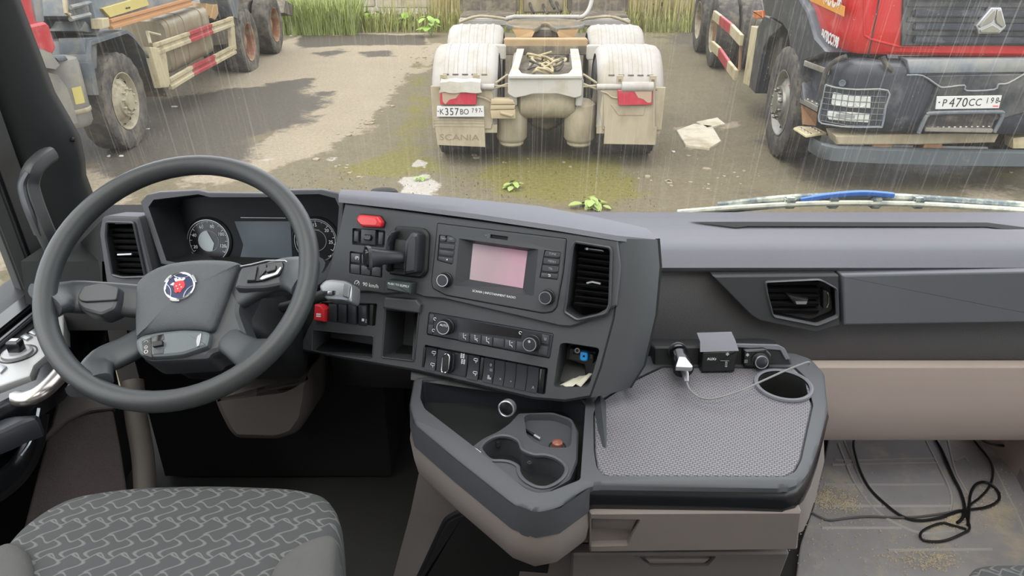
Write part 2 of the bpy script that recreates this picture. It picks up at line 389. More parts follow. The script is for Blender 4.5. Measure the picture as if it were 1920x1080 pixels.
# leafy weeds
mk('leaf', (160, 200, 80), .55, var=.3, vs=14); mk('leaf_pale', (168, 190, 96), .55, var=.25, vs=14)
def weed(u, v, n, s, h, label, m, grp=None):
    p = az(u, v, 0); t = thing('weed_plant', label, 'weed', p, grp); r = random.Random(int(u*3+v)); src = None
    b = B(); 
    for i in range(3): a = i*2.1+u; b.tube([p, p+V((math.cos(a)*s*.4, math.sin(a)*s*.4, h*.6))], s*.03, 5)
    b.build('stem', m, t)
    for i in range(n):
        a = r.uniform(0, 6.28); d = r.uniform(.15, 1)*s; z = h*r.uniform(.25, 1); k = s*r.uniform(.28, .5)
        q = M.Translation(p+V((math.cos(a)*d, math.sin(a)*d, z))) @ M.Rotation(a, 4, 'Z') @ M.Rotation(r.uniform(.1, .7), 4, 'Y') @ M.Diagonal((k, k, k, 1))
        if src is None:
            pts = [(-.9, 0), (-.6, .5), (0, .72), (.6, .5), (1.05, 0), (.6, -.5), (0, -.72), (-.6, -.5)]
            me = bpy.data.meshes.new('leaf'); me.from_pydata([(x, y, .14*abs(y)-.1*x*x) for x, y in pts]+[(0, 0, -.02)], [], [(i, (i+1) % 8, 8) for i in range(8)]); me.materials.append(m)
            for f in me.polygons: f.use_smooth = True
            src = bpy.data.objects.new('leaf', me); COL.objects.link(src); src.parent = t; WL[src] = WL[t]; src.matrix_basis = M.Translation(-WL[t]) @ q
        else: inst(src, t, q, 'leaf')
weed(700, 52, 16, .34, .34, 'leafy green weed below the wall panel, left of the other weeds', MT['leaf'])
weed(768, 53, 14, .34, .32, 'leafy green weed right of the first one below the wall', MT['leaf'])
weed(808, 68, 16, .26, .42, 'bushy bright weed at the corner of the pale slab', MT['leaf'])
weed(1222, 52, 10, .3, .5, 'green weed beside the right rear mudguard of the tractor unit', MT['leaf'])
weed(1258, 51, 9, .32, .42, 'broad-leaved weed by the rear tyre of the right truck', MT['leaf'])
weed(965, 353, 14, .095, .07, 'small green weed on the mossy ground nearest the windscreen', MT['leaf_pale'])
weed(1110, 390, 16, .15, .08, 'low patch of pale weed at the windscreen base', MT['leaf_pale'])
weed(790, 338, 9, .06, .04, 'tiny bright weed on the white patch of the yard', MT['leaf'])
# scraps on the ground
for i, (u, v, s) in enumerate(((327, 201, .05), (278, 243, .03), (205, 294, .03), (228, 294, .035), (545, 68, .04), (1262, 286, .03), (1345, 420, .05))):
    if i == 6: continue
    p = az(u, v, 0); b = B(); r = random.Random(i)
    pl = Pl(p+V((0, 0, .004)), (math.cos(i), math.sin(i), 0), (-math.sin(i), math.cos(i), 0))
    b.prism(pl, [(math.cos(a)*s*r.uniform(.6, 1), math.sin(a)*s*r.uniform(.4, .8)) for a in [k*.9 for k in range(7)]], 0, .012, .003)
    o = b.build('litter_scrap', mk('scrap', (235, 232, 224), .8) if 'scrap' not in MT else MT['scrap'])
    o['label'] = ['white scrap lying on the wet patch beside the left truck', 'small white crumb by the front tyre of the left truck', 'white crumb on the dark ground below the pillar', 'pale crumb right of the one below the pillar', 'white scrap at the edge of the green grass', 'pale chip on the ground left of the right truck'][i]; o['category'] = 'litter'
# pale broken stones beside the right truck
for i, (q, lab) in enumerate(((((1268, 248), (1300, 236), (1335, 240), (1352, 268), (1330, 282), (1285, 276)), 'large flat pale stone slab lying left of the right truck'), (((1305, 232), (1345, 224), (1360, 236), (1325, 244)), 'smaller flat stone behind the large pale slab'))):
    b = B(); b.prism(Pl((0, 0, 0), (1, 0, 0), (0, 1, 0)), [tuple(az(u, v, 0).xy) for u, v in q], 0, .03, .012)
    o = b.build('stone_slab', MT['concrete']); o['label'] = lab; o['category'] = 'stone'

# flakes of broken concrete along the slab joints
def flakes():
    b = B(); r = random.Random(11)
    lines = [((800, 92), (762, 140), (722, 200), (690, 232), (640, 258)), ((600, 300), (660, 322), (740, 330)), ((840, 300), (960, 300), (1100, 310)), ((1290, 290), (1360, 330), (1430, 330)), ((1200, 330), (1260, 345), (1340, 350)), ((1860, 250), (1910, 300), (1910, 345))]
    for ln in lines:
        for _ in range(70 if ln[0][0] == 800 else 14):
            i = r.randrange(len(ln)-1); t = r.random(); u, v = lerp(ln[i][0], ln[i+1][0], t)+r.gauss(0, 12), lerp(ln[i][1], ln[i+1][1], t)+r.gauss(0, 5)
            p = az(u, v, 0); s = r.uniform(.006, .03) if r.random() < .9 else .05
            b.prism(Pl(p, (1, 0, 0), (0, 1, 0)), [(math.cos(a+p.x)*s*r.uniform(.5, 1), math.sin(a+p.x)*s*r.uniform(.5, 1)) for a in (0, 1.2, 2.5, 3.8, 5.1)], 0, s*.3)
    me = bpy.data.meshes.new('concrete_rubble'); me.from_pydata([tuple(v) for v in b.v], [], b.f); me.materials.append(mk('rubble', (176, 164, 138), .9, var=.35, vs=14))
    o = bpy.data.objects.new('concrete_rubble', me); COL.objects.link(o); o['kind'] = 'stuff'; o['label'] = 'scattered pale flakes of broken concrete on the yard'; o['category'] = 'rubble'; WL[o] = V((0, 0, 0))
flakes()
# ================================================================ trucks
mk('tyre', (64, 62, 60), .85, dust=(112, 105, 92), ds=7, da=.35, var=.2)
mk('tyre_dark', (58, 56, 54), .85, dust=(96, 90, 80), ds=7, da=.3, var=.2)
mk('tyre_dusty', (84, 81, 77), .85, dust=(136, 128, 112), ds=6, da=.4, var=.2)
mk('rim_cream', (206, 196, 164), .6, dust=(150, 126, 96), ds=9, da=.25)
mk('rim_rusty', (196, 172, 136), .7, dust=(168, 112, 78), ds=6, da=.45)
mk('rim_steel', (170, 168, 158), .35, .5, dust=(150, 140, 120), ds=9, da=.2)
mk('nut', (112, 110, 104), .35, .7)
mk('dusty_plastic', (196, 193, 186), .7, dust=(176, 168, 150), ds=3, da=.3, stretch=(1, 1, .3))
mk('dusty_beige', (196, 184, 154), .8, dust=(168, 154, 124), ds=5, da=.35, stretch=(1, 1, .4))
mk('dusty_dark', (112, 104, 92), .8, dust=(160, 148, 122), ds=7, da=.35)
mk('under', (52, 50, 48), .8, dust=(112, 104, 90), ds=9, da=.3)
mk('white_dusty', (214, 210, 198), .6, dust=(190, 180, 156), ds=3, da=.3)
mk('truck_red', (216, 34, 34), .28, coat=.4)
mk('truck_red_dusty', (216, 44, 52), .5, dust=(226, 110, 112), ds=5, da=.3)
mk('truck_navy', (56, 62, 72), .38, var=.1, dust=(116, 118, 120), ds=4, da=.2)
mk('grille_dark', (52, 56, 62), .4, dust=(110, 110, 108), ds=3, da=.35)
mk('lamp_glass', (232, 236, 228), .08, spec=.9, var=.12, vs=40)
mk('tail_red', (214, 48, 74), .35, dust=(206, 120, 110), ds=6, da=.2)
mk('amber', (236, 122, 46), .3)
mk('plate_white', (240, 240, 236), .5)
mk('ink', (26, 26, 30), .5)
mk('step_alu', (188, 186, 176), .4, .6, dust=(170, 160, 140), ds=8, da=.3)
mk('canister_grey', (152, 151, 144), .6, dust=(178, 172, 156), ds=4, da=.4)
mk('tank_grey', (192, 180, 150), .5, .3, dust=(176, 160, 130), ds=4, da=.5)
mk('tank_dark', (128, 124, 112), .4, .5, dust=(150, 140, 120), ds=4, da=.3)
mk('cream_paint', (228, 214, 172), .6, dust=(186, 168, 128), ds=5, da=.25)
mk('stripe_red', (206, 50, 68), .5, dust=(214, 120, 110), ds=6, da=.25)
mk('stripe_yellow', (240, 222, 132), .6); mk('stripe_orange', (232, 170, 110), .6)
mk('body_blue', (128, 140, 152), .6, dust=(168, 168, 160), ds=3, da=.45)
mk('frame_blue', (104, 114, 122), .6, dust=(150, 146, 132), ds=5, da=.3)
mk('wood', (206, 166, 110), .8, var=.25, vs=20, stretch=(1, 1, 6))
mk('cardboard', (206, 188, 150), .8, var=.1)
mk('rust', (166, 122, 84), .8, var=.3, vs=12)
mk('cable_tan', (196, 182, 140), .7, var=.3, vs=30)
mk('cable_dark', (92, 86, 74), .7)
RT, WT = .515, .30
def tyre_mesh(flat=False, n=72):
    pr = [(.30, -.13), (.34, -.148), (.42, -.155), (.475, -.15), (.505, -.142), (.512, -.125), (.515, -.07), (.515, 0), (.515, .07), (.512, .125), (.505, .142), (.475, .15), (.42, .155), (.34, .148), (.30, .13)]
    b = B(); L = []
    for k, (r, h) in enumerate(pr):
        row = []
        for j in range(n):
            t = 2*math.pi*j/n; rr = r
            if 4 <= k <= 10 and ((j+(k % 2)*2) % 4) < 2: rr = r-.014
            if k in (7,): rr = r-.010
            x, z = rr*math.cos(t), rr*math.sin(t); hh = h
            if flat and z < -.40:
                q = (-.40-z); hh = h*(1+q*1.6); z = max(z, -.445)
            row.append(V((x, z, hh)))
        L.append(row)
    b.loft(L, True); return b
def wheel(parent, mw, rim='steer', tyre='tyre', rimm='rim_cream', flat=False, nuts=True, k=1.0):
    SCK = k
    """mw: wheel frame, local Z = outboard axle, local Y = up"""
    w = bpy.data.objects.new('wheel', None); COL.objects.link(w); w.parent = parent; w.matrix_basis = M.Translation(-WL[parent]) @ mw; WL[w] = V((0, 0, 0))
    def put(nm, b, m, **q):
        b.v = [v*SCK for v in b.v]; o = b.build(nm, m, None, **q); o.parent = w; WL[o] = V((0, 0, 0)); return o
    put('tyre', tyre_mesh(flat), MT[tyre], sm=30)
    I = M.Identity(4); b = B()
    if rim == 'steer':
        b.lathe([(.30, .132), (.306, .140), (.298, .142), (.285, .13), (.27, .085), (.262, .075), (.24, .085), (.20, .115), (.165, .135), (.16, .16), (.10, .165), (.095, .19), (.0001, .195)], I, 40)
        b.lathe([(.30, -.13), (.262, .07)], I, 40); put('rim', b, MT[rimm], sm=30)
        for k in range(10):
            t = R(36*k+9); b = B(); b.lathe([(.026, 0), (.0001, .001)], M.Translation((math.cos(t)*.238, math.sin(t)*.238, .0885)) @ M.Rotation(t, 4, 'Z') @ M.Rotation(R(-32), 4, 'Y') @ M.Diagonal((.62, 1, 1, 1)), 12); put('hand_hole', b, MT['hole'])
        if nuts:
            for k in range(10):
                t = R(36*k+20); b = B(); b.lathe([(.016, 0), (.016, .02), (.010, .032), (.0001, .034)], M.Translation((math.cos(t)*.132, math.sin(t)*.132, .162)), 6); put('wheel_nut', b, MT['nut'] if rimm == 'rim_steel' else MT[rimm])
    else:
        b.lathe([(.30, .132), (.306, .140), (.298, .142), (.285, .13), (.268, .06), (.262, -.05), (.255, -.09), (.19, -.10), (.15, -.075), (.145, .03), (.13, .05), (.0001, .055)], I, 40)
        b.lathe([(.30, -.13), (.262, -.09)], I, 40); put('rim', b, MT[rimm], sm=30)
        if nuts:
            for k in range(10):
                t = R(36*k+20); b = B(); b.lathe([(.014, 0), (.014, .02), (.0001, .026)], M.Translation((math.cos(t)*.172, math.sin(t)*.172, -.09)), 6); put('wheel_nut', b, MT[rimm])
    return w
def wframe(c, outward): 
    z = V(outward).normalized(); y = V((0, 0, 1)); x = y.cross(z); m = M((x, y, z)).transposed().to_4x4(); m.translation = V(c); return m

# ---------------------------------------------------------------- tractor unit seen from behind
yw = R(1.5); TL = V((math.cos(yw), -math.sin(yw), 0)); TD = V((math.sin(yw), math.cos(yw), 0))
T0 = V((.35, 7.42, 0)); RP = Pl(T0, TL, (0, 0, 1))
tx = lambda x, d, z: T0+TL*x+TD*d+V((0, 0, z))
tr = thing('tractor_unit', 'dusty cream tractor unit seen from behind with empty fifth wheel and red tail lamps', 'truck', tx(0, 2, 0))
def fender(side, d0, topz):
    """bowed mudguard, rounded at both edges; side -1 left / +1 right"""
    xi, xo = .50, 1.16; L = []; b = B(); cz, cd, rr = topz-.58, d0+.60, .58
    rows = [(d0+.015, z) for z in (.40, .55, cz)]+[(cd-rr*math.cos(R(a)), cz+rr*math.sin(R(a))) for a in range(10, 171, 10)]+[(cd+rr, cz), (cd+rr+.01, .5)]
    for d, z in rows:
        nd, nz = (d-cd), (max(z, cz)-cz); l = math.hypot(nd, nz) or 1; nd, nz = nd/l, nz/l
        row = []
        for x, k in ((xi, .09), (xi+.012, .045), (xi+.05, .01), (xi+.12, 0), (xo-.12, 0), (xo-.05, .01), (xo-.012, .045), (xo, .09)):
            row.append(tx(side*x, d-nd*k, z-nz*k))
        L.append(row)
    b.loft(L, False); f = b.build('mudguard', MT['dusty_plastic'], tr, sm=50)
    for q in range(5):
        x = xi+.13+q*.095; b = B(); R_ = []
        for a in range(38, 96, 8):
            d, z = cd-(rr+.006)*math.cos(R(a)), cz+(rr+.006)*math.sin(R(a)); R_.append([tx(side*(x-.022), d+.004, z-.008), tx(side*(x-.016), d, z), tx(side*(x+.016), d, z), tx(side*(x+.022), d+.004, z-.008)])
        b.loft(R_, False, (False, False)); b.build('guard_rib', MT['dusty_plastic'], f)
        b = B(); d, z = cd-(rr+.006)*math.cos(R(38)), cz+(rr+.006)*math.sin(R(38)); b.add([tx(side*(x-.03), d-.004, z+.006), tx(side*(x+.03), d-.004, z+.006), tx(side*(x+.03), d-.002, z-.008), tx(side*(x-.03), d-.002, z-.008)], [[0, 1, 2, 3]]); b.build('painted_rib_shadow', MT['dusty_dark'], f)  # last strip: dark quad painted as the shadow at the rib's foot
    return f
for sd in (-1, 1):
    fender(sd, 1.40, 1.15); f = fender(sd, 0, 1.13)
    b = B(); b.prism(RP, [(sd*x, z) for x, z in ((.62, .40), (1.15, .40), (1.15, .82), (.55, .82), (.52, .60), (.56, .40))], -.03, -.005, .006); b.build('guard_skirt', MT['dusty_beige'], tr)
    b = B(); b.prism(RP, [(sd*.5, .355), (sd*1.14, .355), (sd*1.14, .44), (sd*.5, .44)], -.05, -.02, .004); b.build('skirt_edge', MT['dusty_beige'], tr)
    for x in (.70, 1.02):
        b = B(); b.prism(RP, rp(rect(sd*x, .84, .066, .185), .004), -.02, .004, .003); hb_ = b.build('guard_bracket', MT['dusty_beige'], tr)
        for k in range(3):
            b = B(); b.prism(RP, rect(sd*x, .79+k*.048, .030, .026), .003, .0055); b.build('bracket_slot', MT['dusty_dark'], hb_)
        b = B(); b.tube([tx(sd*x-.05, 0, .80), tx(sd*x+.05, 0, .80)], .005, 6); b.build('bracket_pin', MT['dusty_dark'], hb_)
    for d in (.62, 2.0):
        wheel(tr, wframe(tx(sd*.98, d, RT-.01), TL*sd), 'drive', 'tyre_dark', 'rim_cream', nuts=False); wheel(tr, wframe(tx(sd*.66, d, RT-.01), TL*sd), 'drive', 'tyre_dark', 'rim_cream', nuts=False)
# mud flaps
fl_ = RP.off(.012)
b = B(); q = fl_.px([(813, 220), (908, 224), (910, 276), (820, 272)]); b.prism(fl_, q, -.012, 0, .004); fla = b.build('mud_flap', MT['dusty_beige'], tr)
b = B()
for v in (225, 230, 236): b.tube([fl_.at(*fl_.uv(813, v), .001), fl_.at(*fl_.uv(908, v+1), .001)], .004, 5)
fo = b.build('flap_fold', MT['dusty_beige'], fla); fo['kind'] = 'stuff'
text('SCANIA', fl_, *fl_.uv(861, 258), .085, mk('flap_emboss', (156, 142, 112), .8), fla, sx=1.35, ex=.002, rot=R(-.5))
b = B(); q = fl_.px([(1132, 158), (1228, 160), (1229, 238), (1232, 238), (1229, 272), (1132, 270), (1134, 238), (1132, 236)]); b.prism(fl_, q, -.012, 0, .004); flb = b.build('mud_flap', MT['dusty_beige'], tr)
b = B(); b.prism(fl_, fl_.px([(1145, 196), (1210, 198), (1206, 216), (1160, 216)]), 0, .006, .002); b.build('flap_patch', MT['dusty_beige'], flb)
b = B(); b.tube([fl_.at(*fl_.uv(1225, 170), .002), fl_.at(*fl_.uv(1226, 240), .002)], .004, 5); b.build('flap_cord', MT['white_dusty'], flb)
# lamps, plate, cloth
lp = RP.off(.05)
def lamp(q, w):
    b = B(); b.prism(lp, rp(lp.px(q), .012), -.055, 0, .006); l = b.build('tail_lamp', MT['tail_red'], tr, label='red tail lamp with worn pale patch')
    b = B(); b.prism(lp, rp(lp.px(w), .006), 0, .003, .001); b.build('lens_patch', mk('lens_pale', (206, 176, 150), .5) if 'lens_pale' not in MT else MT['lens_pale'], l)
lamp([(825, 172), (893, 173), (893, 197), (825, 196)], [(829, 174), (864, 173), (855, 184), (843, 187), (835, 196), (830, 190)])
lamp([(1158, 169), (1224, 169), (1223, 197), (1160, 198)], [(1190, 172), (1222, 170), (1221, 192), (1214, 193), (1206, 186), (1196, 183)])
b = B(); pq = RP.off(.05); G = []
for j, (v, dd) in enumerate(((149, -.045), (153, .012), (165, .018), (173, .022))):
    G.append([pq.at(*pq.uv(lerp(826-(j > 2)*3, 901+(j > 2)*3, i/8), v+1.2*math.sin(i*1.7+j)), dd+.006*math.sin(i*2.3+j)) for i in range(9)])
b.loft(G, False); b.build('lamp_cloth', MT['white_dusty'], tr, label='white sheet draped over the left tail lamp')
b = B(); b.prism(lp, rp(lp.px([(819, 200), (907, 200), (908, 219), (819, 219)]), .004), -.05, -.002, .002); npl = b.build('number_plate', MT['plate_white'], tr, label='white number plate')
def plate_text(pl, main, reg, q, parent, off):
    pts = pl.px(q); w = (V(pts[1])-V(pts[0])).length; h = (V(pts[3])-V(pts[0])).length; o = V(pts[3]); ex = (V(pts[2])-V(pts[3])).normalized(); rot = math.atan2(ex.y, ex.x)
    up_ = V((-ex.y, ex.x))
    def put(s, fx, fy, sz, sx): p = o+ex*w*fx+up_*h*fy; text(s, pl, p.x, p.y, sz*h, MT['ink'], parent, rot=rot, d=off, sx=sx, ex=.0006, off=.0)
    for s, fx, sz in main: put(s, fx, .47, sz, .86)
    for i, ch in enumerate(reg): put(ch, .775+i*.075, .60, .62, .8)
    for fx in (.035, .965): put('·', fx, .5, 1.0, 1)
plate_text(lp, [('K', .11, .78), ('3', .22, 1.02), ('5', .325, 1.02), ('7', .43, 1.02), ('B', .535, .78), ('O', .635, .78)], '797', [(819, 200), (907, 200), (908, 219), (819, 219)], npl, -.0012)
# cross tube carrying the lamps
for u0, u1, r_ in ((897, 927, .030), (1119, 1165, .030)):
    b = B(); b.tube([RP.at(*RP.uv(u0, 163), .0), RP.at(*RP.uv(u1, 163), .0)], r_, 14); b.build('lamp_tube', MT['dusty_plastic'], tr)
b = B(); b.tube([RP.at(*RP.uv(1165, 162), .02), RP.at(*RP.uv(1224, 162), .02)], .05, 16); b.build('lamp_sleeve', MT['dusty_plastic'], tr)
for (u0, v0), (u1, v1) in (((926, 162), (956, 163)), ((930, 156), (952, 141)), ((1092, 163), (1120, 162)), ((1094, 140), (1119, 157)), ((928, 166), (954, 158)), ((1094, 158), (1118, 168))):
    b = B(); b.tube([RP.at(*RP.uv(u0, v0), -.02), RP.at(*RP.uv(u1, v1), -.04)], .011, 8); b.build('lamp_stay', MT['dusty_beige'], tr)
for pts in (((895, 180), (905, 182), (914, 186), (922, 190)), ((1158, 183), (1147, 181), (1138, 174), (1126, 170))):
    b = B(); b.tube(cr([RP.at(*RP.uv(*p), .02) for p in pts], 5), .008, 8); b.build('lamp_lead', MT['dusty_beige'], tr)
# pale wheel chocks hung beside the plate
ck = RP.off(.04)
for k, (q, rt) in enumerate(((((921, 187), (962, 188), (966, 196), (920, 196)), 0), (((920, 197), (966, 197), (965, 205), (919, 206)), 0), (((919, 207), (966, 206), (967, 223), (921, 223)), 0), (((938, 209), (962, 215), (960, 219), (938, 213)), .03))):
    b = B(); b.prism(ck, ck.px(q), -.12+rt, -.004*k+rt, .006); b.build('chock_slab', MT['cardboard'], tr)
# chassis frame
ef = RP.off(.02)
b = B(); q = rp(ef.px([(953, 140), (1092, 141), (1091, 180), (1078, 184), (1062, 180), (1045, 176), (1000, 176), (985, 180), (965, 184), (952, 176)]), [.004]*2+[.02]*8); b.prism(ef, q, -.02, .004, .008); b.build('rear_crossmember', MT['white_dusty'], tr)
zt = ef.at(*ef.uv(1020, 142)).z
def topq(pts, z): return [tuple(az(u, v, z).xy) for u, v in pts]
HZ = Pl((0, 0, zt), (1, 0, 0), (0, 1, 0))
oo = topq([(953, 143), (1092, 143), (1090, 120), (1082, 80), (972, 80), (962, 120)], zt)
hh_ = topq([(972, 130), (978, 138), (1000, 141), (1045, 141), (1066, 138), (1073, 130), (1072, 118), (1068, 84), (985, 84), (976, 116)], zt)
b = B(); b.plate(HZ, oo, [(hh_, None)], -.02, .004, .004); b.build('frame_top', MT['white_dusty'], tr)
for sd in (-1, 1):
    b = B(); b.box(tx(sd*.325-.01, 2.3, zt-.17), (.07, 4.6, .26), M.Rotation(-yw, 3, 'Z')); b.build('frame_rail', MT['dusty_plastic'], tr, bev=.01)
    b = B(); b.box(tx(sd*.53, 1.20, zt+.03), (.16, .12, .15), M.Rotation(-yw, 3, 'Z')); b.build('spring_bracket', MT['white_dusty'], tr, bev=.01)
    b = B(); b.lathe([(.10, .30), (.13, .32), (.16, .36), (.165, .62), (.15, .70), (.10, .74)], M.Translation(tx(sd*.35-.01, .22, -.09)), 28, (True, True)); b.build('air_bellows', MT['dusty_beige'], tr)
    b = B(); b.lathe([(.10, .18), (.125, .20), (.125, .25), (.11, .29)], M.Translation(tx(sd*.35-.01, .22, 0)), 28, (True, True)); b.build('bellows_piston', MT['dusty_beige'], tr)
    b = B(); b.tube([tx(sd*.47, .35, .45), tx(sd*.56, .40, .82)], .045, 12); b.build('shock_absorber', MT['dusty_dark'], tr)
    b = B(); b.tube(cr([tx(sd*.60, 1.32, .98), tx(sd*.585, 1.28, .9), tx(sd*.56, 1.2, .86)], 5), .016, 8); b.build('guard_stay', MT['white_dusty'], tr)
b = B(); b.box(tx(0, .62, .50), (2.0, .14, .14)); b.build('axle_beam', MT['under'], tr, bev=.02)
b = B(); b.lathe([(.05, -.02), (.18, .03), (.235, .12), (.235, .3), (.12, .5)], M.Translation(tx(0, .36, .50)) @ M.Rotation(R(-90), 4, 'X'), 28, (True, True)); b.build('axle_housing', MT['dusty_dark'], tr)
b = B(); b.lathe([(.10, -.30), (.15, -.27), (.16, -.2), (.16, .2), (.15, .27), (.10, .30)], M.Translation(tx(0, .20, .63)) @ M.Rotation(R(90), 4, 'Y'), 24, (True, True)); b.build('air_tank', MT['dusty_beige'], tr)
b = B(); b.box(tx(0, 1.2, .42), (.72, 1.6, .1)); b.build('belly_plate', MT['under'], tr)
b = B(); b.box(tx(0, .75, zt-.13), (.60, 1.3, .03)); b.build('frame_tray', MT['dusty_dark'], tr)
# hoses coiled inside the frame
for k in range(11):
    r = random.Random(k); c = tx(r.uniform(-.10, .10), .30+r.uniform(-.10, .75), zt-.06+k*.010); a0 = r.uniform(0, 6); ra, rb2 = r.uniform(.08, .19), r.uniform(.08, .22)
    pts = cr([c+V((math.cos(a0+t)*ra, math.sin(a0+t)*rb2, .03*math.sin(t*2+k))) for t in (0, .9, 1.8, 2.7, 3.6, 4.5, 5.3)], 4)
    b = B(); b.tube(pts, .014 if k % 3 else .010, 6); b.build('air_hose', MT['cable_tan' if k % 3 else 'cable_dark'], tr)
# fifth wheel and its mount
z5w = 1.13; d5 = 2.35
b = B(); P5 = Pl(tx(.0, d5, z5w), TL, TD)
disc = arc(0, 0, .49, 62, 478-4, 50); disc = [p for p in arc(0, .0, .49, -50, 230, 44)]+[(-.13, -.50), (-.07, -.30), (-.045, -.02), (0, .03), (.045, -.02), (.07, -.30), (.13, -.50)]
b.prism(P5, disc, -.05, 0, .008); b.build('fifth_wheel', mk('fifth_steel', (140, 138, 126), .4, .5, dust=(196, 170, 130), ds=4, da=.4), tr)
b = B(); b.box(tx(0, d5, z5w-.10), (.70, .5, .1)); b.build('fifth_wheel_mount', MT['dusty_dark'], tr, bev=.02)
for sd in (-1, 1):
    b = B(); b.add([tx(sd*.12, d5-.50, z5w-.02), tx(sd*.40, d5-.36, z5w-.03), tx(sd*.34, d5-.40, z5w-.12), tx(sd*.16, d5-.50, z5w-.10)], [[0, 1, 2, 3]]); b.build('lead_in_ramp', mk('ramp_tan', (206, 168, 116), .6) if 'ramp_tan' not in MT else MT['ramp_tan'], tr)
b = B(); b.box(tx(0, d5-.62, zt+.055), (.98, .18, .09)); b.build('mounting_plate', mk('mount_brown', (196, 168, 124), .6, var=.2), tr, bev=.01)
b = B(); b.box(tx(0, d5-.72, zt-.02), (.96, .05, .10)); b.build('mount_flange', MT['dusty_dark'], tr, bev=.008)
# catwalk, boxes and lines behind the cab
for sd in (-1, 1):
    b = B(); b.box(tx(sd*.78, 3.75, 1.00), (.80, .70, .10)); b.build('catwalk_edge', MT['dusty_plastic'], tr, bev=.02)
    for k in range(6):
        b = B(); b.box(tx(sd*.78, 3.55+k*.11, 1.065), (.76, .05, .03)); b.build('catwalk_slat', MT['dusty_dark'], tr)
    b = B(); b.box(tx(sd*.80, 4.5, 1.22), (.86, .6, .4)); b.build('side_box', MT['dusty_dark'], tr, bev=.04)
    b = B(); b.tube(cr([tx(sd*1.15, 3.3, 1.02), tx(sd*.9, 3.25, 1.10), tx(sd*.6, 3.25, 1.08), tx(sd*.45, 3.2, 1.05)], 5), .02, 8); b.build('coiled_line', MT['dusty_beige'], tr)
b = B(); b.box(tx(0, 4.6, 1.25), (.62, .1, .5)); b.build('valve_panel', MT['dusty_beige'], tr, bev=.02)
for x, z in ((-.2, 1.14), (0, 1.12), (.2, 1.16), (.1, 1.2)):
    b = B(); b.tube([tx(x, 4.55, z), tx(x+.03, 4.3, z-.06), tx(x+.06, 4.2, z-.1)], .02, 8); b.build('line_coupling', MT['under'], tr)
b = B(); b.tube([tx(-.5, 3.0, 1.10), tx(-.4, 2.95, 1.13), tx(.45, 2.95, 1.13)], .03, 10); b.build('cross_hose', MT['dusty_plastic'], tr)
b = B(); b.tube(cr([tx(.42, 2.95, 1.12), tx(.52, 3.0, 1.14), tx(.60, 3.1, 1.24), tx(.64, 3.2, 1.40)], 6), .028, 10); b.build('bent_hose', MT['dusty_plastic'], tr)
b = B(); b.box(tx(0, 6.2, 2.2), (2.45, 2.1, 1.9)); b.build('cab', MT['dusty_dark'], tr, bev=.12, seg=3)

# ---------------------------------------------------------------- left truck, side on
LD = V((-.030, 1, 0)).normalized(); L0 = V((-4.19, 8.22, 0)); LS = Pl(L0, LD, (0, 0, 1))
lx = lambda d, z, o=0: LS.at(d, z, o)         # d along the truck, o outboard (+) / inboard (-)
lt_ = thing('tipper_truck', 'dusty blue-grey tipper truck with cream and red side guard parked at the left', 'truck', lx(2.5, 0, -1.2))
wheel(lt_, wframe(lx(0, RT-.01, -.17), LS.n), 'steer', 'tyre_dusty', 'rim_cream')
wheel(lt_, wframe(lx(-1.95, RT-.01, -.16), LS.n), 'steer', 'tyre_dusty', 'rim_cream')
wheel(lt_, wframe(lx(4.70, .445, -.16), LS.n), 'drive', 'tyre_dusty', 'rim_rusty', flat=True)
wheel(lt_, wframe(lx(6.40, RT-.01, -.16), LS.n), 'drive', 'tyre_dusty', 'rim_rusty')
for d in (4.70, 6.40): wheel(lt_, wframe(lx(d, RT-.01, -.52), LS.n), 'drive', 'tyre_dusty', 'rim_rusty', nuts=False)
for d in (0, 4.7, 6.4):
    wheel(lt_, wframe(lx(d, RT-.01, -2.3), -LS.n), 'steer', 'tyre_dusty', 'rim_cream', nuts=False)
    b = B(); b.box(lx(d, .5, -1.2), (2.0, .14, .14)); b.build('axle_beam', MT['under'], lt_)
b = B(); b.box(lx(2.2, .82, -1.2), (.9, 9.6, .28)); b.build('chassis', MT['under'], lt_)
def lpris(q, o0, o1, nm, m, ch=.008, par=None, r=0, **k):
    pl = LS.off(o1); p = pl.px(q); p = rp(p, r) if r else p
    b = B(); b.prism(pl, p, o0-o1, 0, ch); return b.build(nm, MT[m], par or lt_, **k)
# fuel tank with straps
tq = [(1.55, .52), (3.25, .52), (3.25, 1.18), (1.55, 1.18)]
TP = Pl(lx(1.62, .83, -.36), LS.n, (0, 0, 1)); 
b = B(); cs_ = rp(rect(0, 0, .58, .66), .13, 5); L = []
for d, k in ((0, .93), (.03, 1), (1.55, 1), (1.58, .93)): L.append([lx(1.55+d, .84+z*k, -.36+x*k) for x, z in cs_])
b.loft(L, True, (True, True)); tk = b.build('fuel_tank', MT['tank_grey'], lt_, sm=40)
for d in (.12, .62, 1.30):
    b = B(); b.loft([[lx(1.55+d+e, .84+z*k, -.36+x*k) for x, z in cs_] for e, k in ((-.035, 1), (-.035, 1.018), (.035, 1.018), (.035, 1))], True); b.build('tank_strap', MT['tank_grey'], tk)
b = B(); b.lathe([(.05, 0), (.05, .05), (.0001, .055)], M.Translation(lx(1.95, 1.17, -.36)), 16); b.build('tank_cap', MT['tank_grey'], tk)
